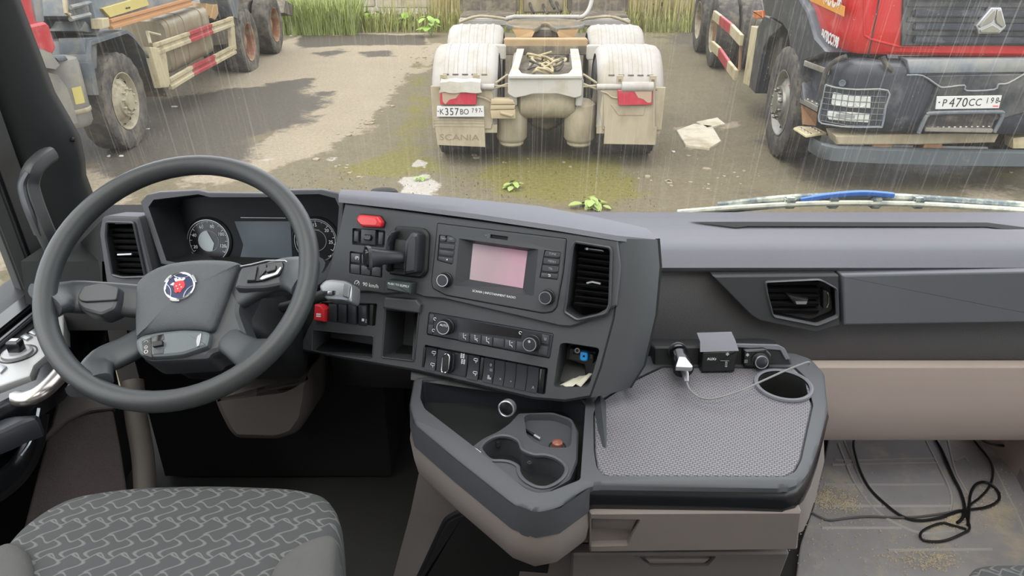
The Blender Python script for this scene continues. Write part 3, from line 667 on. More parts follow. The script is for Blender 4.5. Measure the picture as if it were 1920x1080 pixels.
# side guard
def bar(p0, p1, h, t, nm, m, par):
    p0, p1 = V(p0), V(p1); u = V((0, 0, 1)); d = (p1-p0).normalized(); s = d.cross(u)
    b = B(); pr_ = [(-.5, -.5), (.5, -.5), (.5, -.2), (.15, -.12), (.15, .12), (.5, .2), (.5, .5), (-.5, .5)]
    b.loft([[p+s*(x*t)+u*(z*h) for x, z in pr_] for p in (p0, p1)], True, (True, True)); return b.build(nm, m, par, bev=.003)
sg = node('side_guard', lt_); sg['label'] = 'cream and red striped side guard'
def P(u, v, o=.02): return LS.off(o).hit(u, v)
for (a_, b_, c_, d_) in (((292, 92), (354, 70), (396, 54), (436, 40)), ((318, 158), (360, 133), (402, 112), (440, 92))):
    q = [P(*x) for x in (a_, b_, c_, d_)]
    for i, m_ in enumerate(('cream_paint', 'stripe_red', 'cream_paint')): bar(q[i], q[i+1], .13, .05, 'guard_rail', MT[m_], sg)
b = B(); pl = LS.off(.04); b.prism(pl, pl.px([(281, 88), (302, 90), (311, 96), (320, 156), (316, 164), (302, 165)]), -.08, 0, .008); b.build('guard_end', MT['cream_paint'], sg)
b = B(); b.prism(pl, pl.px([(432, 33), (438, 31), (444, 92), (437, 98)]), -.06, 0, .006); b.build('guard_post', MT['cream_paint'], sg)
# mudguard and inner splash sheet round the front wheel
b = B(); arcp = [(-.62, .70), (-.60, 1.0), (-.50, 1.17), (.32, 1.17), (.45, 1.10), (.80, .78), (.86, .68)]
b.loft([[lx(d, z, .0) for d, z in arcp], [lx(d, z+.035, 0) for d, z in arcp], [lx(d, z+.035, -.55) for d, z in arcp], [lx(d, z, -.55) for d, z in arcp], [lx(d, z, .0) for d, z in arcp]], False); b.build('wheel_arch', MT['frame_blue'], lt_)
b = B(); b.add([lx(.40, 1.12, -.5), lx(.86, .70, -.42), lx(.98, .36, -.30), lx(.80, .36, -.6), lx(-.4, .9, -.6), lx(-.4, 1.15, -.55)], [[0, 1, 2, 3, 4, 5]]); b.build('splash_sheet', mk('mud_brown', (112, 98, 82), .9, dust=(160, 140, 112), ds=10, da=.3), lt_)
b = B(); b.loft([[lx(.83, .74, .0), lx(1.0, .34, .0), lx(1.05, .34, .0)], [lx(.83, .74, -.5), lx(1.0, .34, -.5), lx(1.05, .34, -.5)]], False); b.build('arch_tail', MT['mud_brown'], lt_)
b = B(); b.loft([[lx(d, z, 0) for d, z in ((-.70, .72), (-.62, 1.02), (-.55, 1.02), (-.60, .70))], [lx(d, z, -.3) for d, z in ((-.70, .72), (-.62, 1.02), (-.55, 1.02), (-.60, .70))]], True, (True, True)); b.build('arch_lip', MT['frame_blue'], lt_)
# air cleaner canister ahead of the wheel, its strap and label
can = P(150, 155, -.05)
b = B(); b.lathe([(.16, -.35), (.185, -.31), (.185, .24), (.175, .29), (.12, .31)], M.Translation(V((can.x-.16, can.y-.02, .80))), 28, (True, True)); cn = b.build('air_cleaner', MT['canister_grey'], lt_)
b = B(); b.lathe([(.187, -.10), (.194, -.09), (.194, -.06), (.187, -.05)], M.Translation(V((can.x-.16, can.y-.02, .68))), 28); b.build('clamp_band', MT['dusty_beige'], cn)
b = B(); c_ = V((can.x-.16, can.y-.02, .74)); b.loft([[c_+V((math.cos(R(a))*.189, math.sin(R(a))*.189, z)) for a in range(-40, 0, 8)] for z in (-.06, .10)], False); b.build('sticker', MT['stripe_yellow'], cn)
# mudflap of the leading wheel and its guard
b = B(); b.loft([[P(u, v, -.02) for u, v in ((85, 135), (108, 140), (126, 165), (138, 200), (146, 230))], [P(u, v, -.05) for u, v in ((70, 150), (92, 158), (108, 185), (118, 210), (133, 234))]], False)
b.build('front_flap', MT['canister_grey'], lt_, sm=60)
b = B(); b.loft([[P(u, v, .0) for u, v in ((40, 98), (75, 90), (95, 98), (112, 122))], [P(u, v, -.0) for u, v in ((40, 140), (75, 126), (92, 128), (104, 130))], [P(u, v, -.45) for u, v in ((40, 140), (75, 126), (92, 128), (104, 130))]], False); b.build('front_arch', MT['canister_grey'], lt_, sm=60)
# red cab corner panels and dark back wall bits
lpris([(10, -40), (52, -30), (70, 48), (44, 52), (10, 60)], -.6, -.04, 'cab_panel', 'truck_red_dusty', .02)
lpris([(20, 58), (44, 50), (86, 41), (93, 48), (106, 90), (98, 104), (60, 92), (20, 92)], -.6, .0, 'cab_corner', 'truck_red_dusty', .02)
lpris([(56, -40), (76, -40), (84, 40), (70, 46)], -.5, -.10, 'cab_trim', 'body_blue', .01)
lpris([(80, -60), (160, -60), (165, 40), (180, 60), (185, 92), (110, 108), (100, 60), (84, 40)], -.9, -.45, 'chassis_box', 'truck_navy', .02)
lpris([(128, -20), (164, -30), (168, 22), (136, 36), (128, 30)], -.4, -.12, 'ladder_box', 'frame_blue', .01)
for k in range(3):
    b = B(); q0, q1 = P(132, 36-k*22, -.06), P(168, 27-k*22, -.06); b.tube([q0, q1], .022, 8); b.build('ladder_rung', MT['body_blue'], lt_)
b = B(); b.tube([P(118, -20, -.05), P(124, 24, -.05), P(130, 28, -.05)], .02, 8); b.build('ladder_rail', MT['cream_paint'], lt_)
lpris([(104, 108), (122, 104), (128, 112), (112, 116)], -.25, -.06, 'bracket', 'frame_blue', .004)
lpris([(158, 72), (182, 70), (182, 128), (172, 130), (160, 100)], -.3, -.05, 'rear_arch_plate', 'frame_blue', .006)
# tipping body: floor edge with stripes and hopper side
bd_ = [(160, -60), (175, 60), (187, 62), (187, 50), (372, 0), (372, -80)]
lpris([(165, -40), (178, 30), (184, 66), (190, 48), (520, -42), (520, -120), (165, -80)], -.30, -.10, 'tipping_body', 'body_blue', .01)
lpris([(160, 40), (184, 66), (176, 62), (150, 58)], -.6, -.15, 'body_front_rib', 'body_blue', .004)
st = LS.off(-.06)
bar(P(206, 46, -.06), P(358, 3, -.06), .10, .05, 'body_sill', MT['stripe_orange'], lt_)
lpris([(192, 16), (273, -8), (280, 10), (207, 33)], -.11, -.07, 'reflective_strip', 'stripe_yellow', .004)
text('▬ ▬', LS.off(-.065), *LS.off(-.065).uv(240, 14), .05, MT['ink'], lt_, rot=R(-1))
lpris([(192, 36), (204, 33), (206, 50), (194, 54)], -.12, .0, 'marker_lamp', 'cream_paint', .004)
b = B(); b.box(lx(4.2, 1.05, -.5), (.5, 3.2, .12)); b.build('body_rail', MT['dusty_dark'], lt_)
lpris([(425, -10), (450, -30), (446, 35), (438, 32), (430, 10)], -.45, -.02, 'rear_arch_front', 'frame_blue', .006)
lpris([(395, 65), (432, 52), (434, 82), (395, 86)], -.5, -.2, 'battery_box', 'dusty_dark', .01)
lpris([(535, 0), (550, 10), (548, 30), (532, 24)], -.4, -.2, 'rear_marker_bracket', 'dusty_dark', .006)
b = B(); b.tube([P(300, 66, -.1), P(276, 60, -.12), P(282, 82, -.05)], .018, 6); b.build('tank_stay', MT['cream_paint'], lt_)
# firewood block wedged on the frame
wp = P(398, 28, -.15); wb = thing('wooden_block', 'split block of pale wood wedged behind the fuel tank of the left truck', 'wood', wp)
for k, (q, o) in enumerate(((((388, 6), (400, 10), (396, 32), (384, 28)), 0), (((400, 10), (408, 8), (410, 26), (404, 38), (396, 34)), .02))):
    pl = LS.off(-.12+o); b = B(); b.prism(pl, pl.px(q), -.25, 0, .008); b.build('split_piece', MT['wood'], wb)

# ---------------------------------------------------------------- right truck, three-quarter front
rw = R(4.0); RDb = V((math.sin(rw), math.cos(rw), 0)); RLa = V((math.cos(rw), -math.sin(rw), 0))
R0 = V((2.83, 6.66, 0)); RF = Pl(R0, RLa, (0, 0, 1)); RS = Pl(R0, -RDb, (0, 0, 1))
rx = lambda x, d, z: R0+RLa*x+RDb*d+V((0, 0, z))
rt_ = thing('red_truck', 'red tractor truck with dark bumper and three-pointed grille badge at the right', 'truck', rx(1.25, 3, 0))
def fp_(q, d0, d1, nm, m, ch=.01, par=None, r=0, **k):     # prism on the front, depth behind the front plane d0 .. d1 (d smaller = nearer)
    pl = RF.off(-d1); p = pl.px(q); p = rp(p, r) if r else p
    b = B(); b.prism(pl, p, d1-d0, 0, ch); return b.build(nm, MT[m], par or rt_, **k)
def sp2(q, o0, o1, nm, m, ch=.01, par=None, r=0, **k):      # prism on the side, outboard o
    pl = RS.off(o1); p = pl.px(q); p = rp(p, r) if r else p
    b = B(); b.prism(pl, p, o0-o1, 0, ch); return b.build(nm, MT[m], par or rt_, **k)
# wheels: front pair, two rear axles
for x, s in ((.05, -1), (2.40, 1)):
    wheel(rt_, wframe(rx(x, 1.2, .565), RLa*s), 'steer', 'tyre', 'rim_steel', k=1.1)
for d in (6.55, 8.15):
    for x, s in ((.25, -1), (.62, -1), (1.9, 1), (2.25, 1)):
        wheel(rt_, wframe(rx(x, d, .565), RLa*s), 'drive', 'tyre', 'rim_cream', nuts=x == .25, k=1.1)
for d in (1.2, 6.55, 8.15):
    b = B(); b.box(rx(1.25, d, .5), (1.9, .14, .14)); b.build('axle_beam', MT['under'], rt_)
b = B(); b.box(rx(1.25, 5, .80), (.9, 8.6, .3), M.Rotation(-rw, 3, 'Z')); b.build('chassis', MT['under'], rt_)
b = B(); b.box(rx(1.25, .75, .62), (2.0, .8, .5), M.Rotation(-rw, 3, 'Z')); b.build('engine_bay', MT['under'], rt_)
# cab: red shell with a rounded left front corner
W2 = 2.50
def cabsec(z, tuck=0, fd=.0):
    pts = [(0.02+tuck, 1.95), (0.0+tuck, .62), (.02+tuck, .36), (.07+tuck, .20), (.16+tuck, .09), (.32+tuck, .03+fd), (.7, .0+fd), (1.25, -.01+fd), (1.8, .0+fd), (2.18-tuck, .03+fd), (2.34-tuck, .09), (2.43-tuck, .20), (2.48-tuck, .36), (2.5-tuck, .62), (2.48-tuck, 1.95)]
    return [rx(x, d, z) for x, d in pts]
zb = RF.hit(1640, 104).z
b = B(); b.loft([cabsec(zb, .03, .03), cabsec(zb+.03, .005), cabsec(zb+.2), cabsec(1.9), cabsec(2.6, .02, .02), cabsec(3.3, .05, .15)], True, (True, True)); cab_ = b.build('cab', MT['truck_red'], rt_, sm=40)
# wheel-arch cut covers: dark fender hugging the wheel, seen from the side
fz = lambda *p: zc(1280, 0, 3)(*p)
def arch(r_in, r_out, o0, o1, nm, m, a0=-18, a1=200, dz=.0):
    pl = RS; c = (-1.22, RT+dz); b = B()
    oi = [(c[0]+r_in*math.cos(R(a)), c[1]+r_in*math.sin(R(a))) for a in [lerp(a0, a1, i/24) for i in range(25)]]
    oe = [(c[0]+r_out*math.cos(R(a)), c[1]+r_out*1.0*math.sin(R(a))) for a in [lerp(a0, a1, i/24) for i in range(25)]]
    b.loft([[pl.at(*p, o0) for p in oe], [pl.at(*p, o1-.03) for p in oe], [pl.at(*p, o1) for p in [((a[0]*.85+q[0]*.15), (a[1]*.85+q[1]*.15)) for a, q in zip(oe, oi)]], [pl.at(*p, o1) for p in oi], [pl.at(*p, o0) for p in oi]], False); return b.build(nm, MT[m], rt_, sm=50)
z34 = zc(1240, 0, 3.176)
sp2(z34((560, -120), (600, 10), (612, 92), (660, 108), (715, 143), (748, 193), (764, 300), (768, 420), (756, 530), (800, 612), (846, 606), (830, 470), (850, 372), (985, 310), (915, 215), (897, 150), (870, 60), (822, -20), (800, -120)), -.30, .07, 'fender', 'truck_navy', .03)
sp2(z34((612, 92), (575, 160), (560, 250), (535, 420), (520, 520), (556, 556), (582, 420), (602, 300), (640, 225), (690, 180), (720, 150), (660, 110)), -.45, .03, 'fender_tail', 'truck_navy', .012)
b = B(); pl = RS; c = (-1.2, .58); b.loft([[pl.at(c[0]+.70*math.cos(R(a)), c[1]+.70*math.sin(R(a)), o) for a in range(-10, 191, 10)] for o in (-.02, -.7)], False); b.build('arch_liner', MT['under'], rt_)
sp2([(1508, 90), (1580, 100), (1580, 160), (1545, 205), (1532, 212), (1500, 192)], -.5, -.14, 'step_housing', 'under', .02)
# yellow-cream panel and mud shield behind the wheel
pl = RS.off(.02)
b = B(); b.prism(pl, rp(pl.px(fz((385, 145), (425, 155), (420, 175), (378, 490), (338, 470))), .01), -.35, 0, .01); b.build('guard_end', MT['cream_paint'], rt_)
sg2 = node('side_guard', rt_); sg2['label'] = 'bent cream and red striped side guard'
def Q(x, y, o=.03): u, v = fz((x, y))[0]; return RS.off(o).hit(u, v)
def bar2(p0, p1, h, t, nm, m, par):
    p0, p1 = V(p0), V(p1); d = (p1-p0).normalized(); s = d.cross(V((0, 0, 1))).normalized(); u = s.cross(d)
    b = B(); b.loft([[p+s*(x*t)+u*(z*h) for x, z in ((-.5, -.5), (.5, -.5), (.5, .5), (-.5, .5))] for p in (p0, p1)], True, (True, True)); return b.build(nm, m, par, bev=.006)
for pts in (((178, 85), (215, 115), (275, 165), (332, 228)), ((165, 255), (208, 295), (258, 370), (302, 425))):
    q = [Q(*p) for p in pts]
    for i, m_ in enumerate(('cream_paint', 'stripe_red', 'cream_paint')): bar2(q[i], q[i+1], .14, .05, 'guard_rail', MT[m_], sg2)
for a_, b_ in (((188, 110), (170, 250)), ((330, 230), (318, 400))):
    b = B(); b.tube([Q(*a_, -.02), Q(*b_, -.02)], .022, 8); b.build('guard_post', MT['rust'], sg2)
# fuel tank on the side
csr = rp(rect(0, 0, .60, .66), .14, 5); b = B(); L = []
for d, k in ((2.25, .92), (2.29, 1), (3.85, 1), (3.9, .92)): L.append([rx(.38+x*k, d, .86+z*k) for x, z in csr])
b.loft(L, True, (True, True)); tk2 = b.build('fuel_tank', MT['tank_dark'], rt_, sm=40)
for d in (2.45, 3.05, 3.6):
    b = B(); b.loft([[rx(.38+x*k, d+e, .86+z*k) for x, z in csr] for e, k in ((-.03, 1), (-.03, 1.02), (.03, 1.02), (.03, 1))], True); b.build('tank_strap', MT['tank_dark'], tk2)
mkq = RS.off(.03); b = B(); b.prism(mkq, rp(mkq.px(fz((392, 62), (445, 58), (448, 100), (402, 108))), .01), -.1, 0, .01); b.build('marker_lamp', MT['amber'], rt_)
mkq = RS.off(.09); b = B(); b.prism(mkq, rp(mkq.px(fz((594, 478), (618, 462), (636, 478), (626, 508), (596, 500))), .008), -.06, 0, .01); b.build('side_lamp', MT['amber'], rt_)
# writing on the door
DS = RS.off(.004)
b = B(); b.prism(DS, DS.px([(1500, -25), (1584, 12), (1582, 31), (1520, 2)]), -.002, .002); b.build('door_stripe', mk('amber_vinyl', (240, 162, 40), .5), rt_)
a, c = DS.uv(1561, -2); text('ессь', DS, a, c+.01, .23, MT['plate_white'], rt_, name='door_lettering', d=.003, ex=.001, off=.004)
a, c = DS.uv(1556, 73); text('P470CC198', DS, a, c, .125, MT['plate_white'], rt_, name='door_lettering', d=.003, sx=.80, ex=.001, off=.004, rot=R(-1))
# seams in the red panels
b = B(); b.tube([rx(x, d, z) for x, d, z in [(tuple((RF.off(.006).hit(u, v)-R0)[i] for i in (0, 1)))+((RF.off(.006).hit(u, v)).z,) for u, v in ((1650, -5), (1640, 50), (1628, 103))]], .006, 5) if 0 else None
for q, m_ in ((((1649, -6), (1643, 30), (1636, 65), (1628, 103)), 'hole'), (((1621, -5), (1620, 35), (1621, 66), (1632, 73), (1650, 78), (1686, 87), (1760, 88)), 'truck_red')):
    pts = []
    for u, v in q:
        d = ray(u, v); best = None
        for k in range(len(cabsec(0))-1):
            p0, p1 = cabsec(0)[k], cabsec(0)[k+1]; e = (p1-p0); nrm = V((e.y, -e.x, 0))
            dn = d.dot(nrm)
            if abs(dn) < 1e-6: continue
            t = (p0-CAM).dot(nrm)/dn; h = CAM+d*t; s = (h-p0).dot(e)/e.length_squared
            if t > 0 and -.02 <= s <= 1.02 and (best is None or t < best[0]): best = (t, h)
        if best: pts.append(best[1]-d.normalized()*.002)
    if len(pts) > 1:
        b = B(); b.tube(pts, .006 if m_ == 'hole' else .010, 6); b.build('panel_seam', MT[m_], rt_)
# grille: recess with slats, badge
gq = [(1690, 86), (1697, -60), (1960, -60), (1960, 86)]
fp_(gq, .02, -.012, 'grille_panel', 'grille_dark', .006)
for v in (-8, 26, 51, 76):
    p0, p1 = RF.off(.03).hit(1712, v), RF.off(.03).hit(1960, v-1)
    b = B(); b.box((p0+p1)/2, ((p1-p0).length, .05, .055), M.Rotation(-rw, 3, 'Z')); b.build('grille_slat', MT['truck_navy'], rt_, bev=.01)
for v in (9, 38, 63):
    p0, p1 = RF.off(.016).hit(1700, v), RF.off(.016).hit(1960, v-1)
    b = B(); b.box((p0+p1)/2, ((p1-p0).length, .02, .04), M.Rotation(-rw, 3, 'Z')); b.build('grille_mesh', MT['grille_dark'], rt_, bev=.004)
zg = zc(1660, 0, 7.2); GB = RF.off(.075); bg_ = node('grille_badge', rt_); bg_['label'] = 'silver three-pointed badge on the grille'
bo = GB.px(zg((1430, 100), (1570, 100), (1635, 350), (1620, 385), (1540, 460), (1255, 462), (1245, 410), (1218, 350)))
b = B(); b.prism(GB, bo, -.05, 0, .01); b.build('badge_plate', MT['satin'], bg_)
cz_ = GB.uv(*zg((1450, 305))[0])
for q in (((1490, 130), (1452, 128), (1250, 345), (1268, 372), (1425, 300), (1462, 255)), ((1505, 130), (1560, 135), (1612, 340), (1570, 372), (1490, 310), (1480, 255)), ((1275, 400), (1440, 325), (1555, 395), (1525, 440), (1275, 440))):
    b = B(); b.prism(GB, GB.px(zg(*q)), 0, .014, .006); b.build('badge_lobe', mk('badge_silver', (206, 204, 190), .22, .7) if 'badge_silver' not in MT else MT['badge_silver'], bg_)
# bumper: dark moulded, with lamp cluster
def bsec(z, t=0, f=0):
    pts = [(.03+t, 1.0), (.01+t, .55), (.02+t, .30), (.08+t, .13), (.20+t, .03), (.42, -.03+f), (.8, -.05+f), (1.25, -.06+f), (1.7, -.05+f), (2.08, -.03+f), (2.3-t, .03), (2.42-t, .13), (2.48-t, .3), (2.49-t, .55)]
    return [rx(x, d, z) for x, d in pts]
z0, z1 = RF.hit(1640, 246).z, RF.hit(1620, 112).z
b = B(); b.loft([bsec(z0-.005, .12, .05), bsec(z0+.03, .05, .01), bsec(z0+.12, .01), bsec(z1-.14), bsec(z1-.05, .01, .005), bsec(z1-.01, .06, .05), bsec(z1, .14, .12)], False); b.build('bumper', MT['truck_navy'], rt_, sm=45)
fp_([(1700, 112), (1960, 110), (1960, 135), (1706, 138)], .12, -.07, 'bumper_bar', 'body_blue', .008)
fp_([(1735, 142), (1960, 138), (1960, 200), (1800, 245), (1720, 246), (1756, 160)], .1, -.075, 'centre_panel', 'grille_dark', .01)
b = B(); LB = RF.off(.078); b.tube(cr([LB.at(*LB.uv(*p)) for p in ((1700, 141), (1730, 142), (1758, 160), (1770, 164), (1808, 160), (1812, 170), (1864, 168), (1872, 158), (1890, 156), (1925, 136))], 3), .008, 6); b.build('trim_line', MT['body_blue'], rt_)
# lamp cluster wraps the corner: pixel outline thrown on a plane turned with the corner
LC = Pl(rx(.07, .12, .6), (RLa*.90-RDb*.42), (0, 0, 1)).off(.035)
zl = zc(1480, 150, 6.354)
lc = node('lamp_cluster', rt_); lc['label'] = 'headlamp cluster behind a wire grid'
b = B(); b.prism(LC, rp(LC.px(zl((430, 55), (560, 90), (1175, 125), (1180, 160), (1110, 545), (1070, 565), (700, 560), (500, 535), (352, 490), (345, 440), (400, 90))), .01), -.14, 0, .012); b.build('lamp_bed', MT['truck_navy'], lc)
for q, nm in ((((520, 145), (560, 150), (700, 180), (975, 195), (968, 338), (760, 325), (510, 305), (498, 270)), 'headlamp'), (((455, 365), (760, 385), (962, 402), (945, 508), (700, 490), (470, 470), (445, 420)), 'fog_lamp')):
    b = B(); b.prism(LC, rp(LC.px(zl(*q)), .01), -.01, .016, .008); hl_ = b.build(nm, MT['lamp_glass'], lc)
for i in range(3):
    c_ = LC.uv(*zl(((600+i*130, 235+i*10)))[0]); b = B(); b.lathe([(.05, .0165), (.048, .019), (.03, .017), (.0001, .0165)], LC.mat(*c_), 20); b.build('reflector', MT['lamp_glass'], lc)
b = B(); b.prism(LC, LC.px(zl((560, 395), (790, 412), (780, 455), (550, 440))), .015, .018, .001); b.build('fog_reflector', MT['satin'], lc)
b = B(); GRd = LC.off(.02)
for i in range(11):
    t = i/10; b.tube([GRd.at(*GRd.uv(*zl((lerp(425, 1165, t), lerp(75, 135, t)))[0])), GRd.at(*GRd.uv(*zl((lerp(360, 1100, t), lerp(495, 550, t)))[0]))], .003, 4)
for j in range(7):
    t = j/6; b.tube([GRd.at(*GRd.uv(*zl((lerp(425, 360, t), lerp(75, 480, t)))[0])), GRd.at(*GRd.uv(*zl((lerp(760, 700, t), lerp(112, 545, t)))[0])), GRd.at(*GRd.uv(*zl((lerp(1168, 1100, t), lerp(130, 550, t)))[0]))], .003, 4)
g_ = b.build('lamp_grid', MT['frame_blue'], lc); g_['kind'] = 'stuff'
b = B(); e_ = cr([LC.off(.02).hit(*p) for p in zl((430, 55), (560, 92), (800, 115), (1175, 125), (1150, 320), (1108, 545), (1050, 562), (700, 560), (500, 535), (352, 490), (380, 280), (430, 55))], 3); b.tube(e_, .008, 6); b.build('grid_frame', MT['body_blue'], lc)
a, c = LC.uv(*zl((632, 35))[0]); b = B(); b.lathe([(.030, .0), (.030, .008), (.018, .008), (.016, .004), (.0001, .004)], LC.mat(a, c), 20); b.build('tow_cap', MT['frame_blue'], rt_)
# front number plate and lower step
NPp = RF.off(.085); q = [(1757, 181), (1879, 179), (1873, 203), (1754, 205)]
b = B(); b.prism(NPp, rp(NPp.px(q), .004), -.02, 0, .002); npf = b.build('number_plate', MT['plate_white'], rt_, label='white front number plate')
plate_text(NPp, [('P', .12, .80), ('4', .235, 1.0), ('7', .335, 1.0), ('0', .435, 1.0), ('C', .54, .80), ('C', .645, .80)], '198', q, npf, .0008)
b = B(); b.prism(NPp, NPp.px([(1862, 198), (1872, 198), (1871, 200), (1861, 200)]), 0, .001); b.build('plate_flag', MT['red_plastic'], npf)
fs = node('front_step', rt_)
b = B(); SPp = RF.off(.09); b.tube(cr([SPp.at(*SPp.uv(*p)) for p in ((1722, 250), (1734, 224), (1740, 216), (1752, 212), (1868, 210), (1878, 214), (1877, 224), (1864, 248))], 4), .018, 8); b.build('step_surround', MT['frame_blue'], fs)
fp_([(1740, 218), (1868, 216), (1860, 244), (1730, 246)], .06, -.078, 'step_recess', 'under', .004)
b = B(); p0, p1 = SPp.hit(1732, 244), SPp.hit(1860, 242); b.box((p0+p1)/2+RDb*.06, ((p1-p0).length, .17, .035), M.Rotation(-rw, 3, 'Z')); b.build('step_tread', MT['step_alu'], fs, bev=.006)
for i in range(12):
    for j in range(2):
        c_ = lerp(p0, p1, (i+.5)/12)+RDb*(.02+j*.06)+V((0, 0, .018)); b = B(); b.lathe([(.016, 0), (.012, .008), (.006, .008)], M.Translation(c_), 8); b.build('tread_stud', MT['step_alu'], fs)
# under-bumper beam, towing eyes and the low guard rail
fp_([(1565, 254), (1876, 248), (1866, 268), (1720, 272), (1570, 272)], .3, .04, 'lower_valance', 'dusty_beige', .015)
for u in (1640, 1735): fp_([(u, 262), (u+34, 262), (u+30, 290), (u-8, 290)], .25, .06, 'guard_bracket', 'rust', .01)
b = B(); pts = [rx(-.02, .28, .38), rx(.02, .13, .37), rx(.12, .05, .365), rx(.5, .02, .36), rx(1.25, .0, .36), rx(2.2, .02, .36)]
L = []
for p in pts: L.append([p+RDb*y+V((0, 0, z)) for y, z in ((-.03, -.065), (-.03, .055), (-.01, .07), (.05, .07), (.05, -.07), (-.01, -.07))])
b.loft(L, True, (True, True)); b.build('guard_beam', mk('beam_blue', (96, 104, 108), .55, dust=(170, 146, 116), ds=4, da=.0), rt_, sm=40)
# cab steps between wheel and bumper
def step(q, z, nm, m, d=.05):
    P4 = [az(u, v, z) for u, v in q]; b = B(); b.prism(Pl((0, 0, z), (1, 0, 0), (0, 1, 0)), [tuple(p.xy) for p in P4], -d, 0, .008); s = b.build(nm, MT[m], rt_)
    for i in range(4):
        for j in range(2):
            c_ = lerp(lerp(P4[0], P4[1], (i+.5)/4), lerp(P4[3], P4[2], (i+.5)/4), (j+.5)/2); b = B(); b.lathe([(.018, 0), (.012, .008), (.006, .008)], M.Translation(c_), 8); b.build('tread_stud', MT['step_alu'], s)
step([(1508, 113), (1556, 130), (1556, 112), (1530, 108)], 1.08, 'cab_step', 'step_alu')
step([(1498, 181), (1534, 200), (1545, 186), (1520, 177)], .74, 'cab_step', 'step_alu')
step([(1488, 239), (1512, 254), (1550, 248), (1528, 237), (1496, 236)], .50, 'cab_step', 'cream_paint', .02)
b = B(); b.add([az(1502, 196, .70), az(1532, 212, .68), az(1530, 236, .52), az(1504, 233, .52)], [[0, 1, 2, 3]]); b.build('step_hanger', MT['rust'], rt_)
for q in (((1588, 106), (1570, 112), (1552, 128), (1544, 150), (1538, 185)), ((1655, 106), (1662, 122), (1674, 134))):
    b = B(); pl = Pl(rx(.06, .12, .6), (RLa*.90-RDb*.42), (0, 0, 1)).off(.045); b.tube(cr([pl.hit(*p) for p in q], 4), .022, 8); b.build('cab_hinge_strut', MT['under'], rt_)
b = B(); b.prism(RF, RF.px([(1905, 262), (1960, 255), (1960, 282), (1905, 282)]), -.2, -.05, .01); b.build('side_fairing', MT['cream_paint'], rt_)
LK = 1.0
# ================================================================ the cab shell (setting)
def struct(name, b, m, parent=None, **k):
    o = b.build(name, m, parent, **k)
    if not parent: o['kind'] = 'structure'
    return o
FLOOR = H-1.34
struct('floor', B().box((.1, .55, FLOOR-.02), (2.5, 2.6, .04)), MT['floor_dark'])
# windscreen: base runs a little in front of the dash, leaning back towards the roof
def wpt(x, t):   # t 0 base .. 1 top
    k = (x-.1)/1.2
    return V((x, lerp(1.89, 1.60, t)-.06*k*k*k*k, H+lerp(-.74, .62, t)))
xs = [lerp(-1.13, 1.33, i/16) for i in range(17)]
def glass():
    m = bpy.data.materials.new('dirty_glass'); m.use_nodes = True; t = m.node_tree; N = t.nodes; K = t.links.new
    for n in list(N): N.remove(n)
    out = N.new('ShaderNodeOutputMaterial'); tr = N.new('ShaderNodeBsdfTransparent'); gl = N.new('ShaderNodeBsdfGlossy'); gl.inputs['Roughness'].default_value = .03
    df = N.new('ShaderNodeBsdfDiffuse'); df.inputs[0].default_value = lin((226, 220, 206)); tl = N.new('ShaderNodeBsdfTranslucent'); tl.inputs[0].default_value = lin((238, 232, 220))
    ad = N.new('ShaderNodeMixShader'); ad.inputs[0].default_value = .7; K(df.outputs[0], ad.inputs[1]); K(tl.outputs[0], ad.inputs[2])
    fr = N.new('ShaderNodeFresnel'); fr.inputs[0].default_value = 1.2
    m1 = N.new('ShaderNodeMixShader'); K(fr.outputs[0], m1.inputs[0]); K(tr.outputs[0], m1.inputs[1]); K(gl.outputs[0], m1.inputs[2])
    c = N.new('ShaderNodeTexCoord')
    def noise(scale, sc, det, lo, hi, amt, dist=0):
        mp = N.new('ShaderNodeMapping'); mp.inputs['Scale'].default_value = scale; K(c.outputs['Object'], mp.inputs[0])
        n = N.new('ShaderNodeTexNoise'); n.inputs['Scale'].default_value = sc; n.inputs['Detail'].default_value = det; n.inputs['Distortion'].default_value = dist; K(mp.outputs[0], n.inputs['Vector'])
        r = N.new('ShaderNodeMapRange'); r.inputs['From Min'].default_value = lo; r.inputs['From Max'].default_value = hi; r.inputs['To Max'].default_value = amt; K(n.outputs['Fac'], r.inputs['Value']); return r.outputs[0]
    def mth(op, a, b):
        q = N.new('ShaderNodeMath'); q.operation = op; q.use_clamp = True
        for i, x in enumerate((a, b)):
            if isinstance(x, float): q.inputs[i].default_value = x
            else: K(x, q.inputs[i])
        return q.outputs[0]
    drips = noise((1, 0, .006), 85, 1, .64, .76, .19, .0)        # long thin runs
    zone = noise((1, 0, .5), 2.6, 3, .42, .62, 1)
    spk = noise((1, 0, .8), 330, 1, .68, .80, .30)
    fine = noise((1, 0, .008), 260, 2, .55, .74, .08)
    film = noise((1, 0, .5), 2.5, 4, .35, .75, .03)
    s = mth('MULTIPLY', drips, zone); s = mth('ADD', s, mth('MULTIPLY', spk, zone)); s = mth('ADD', s, fine); s = mth('ADD', s, film); s = mth('ADD', s, .012)
    m2 = N.new('ShaderNodeMixShader'); K(s, m2.inputs[0]); K(m1.outputs[0], m2.inputs[1]); K(ad.outputs[0], m2.inputs[2])
    K(m2.outputs[0], out.inputs[0]); return m
MT['dirty_glass'] = glass()
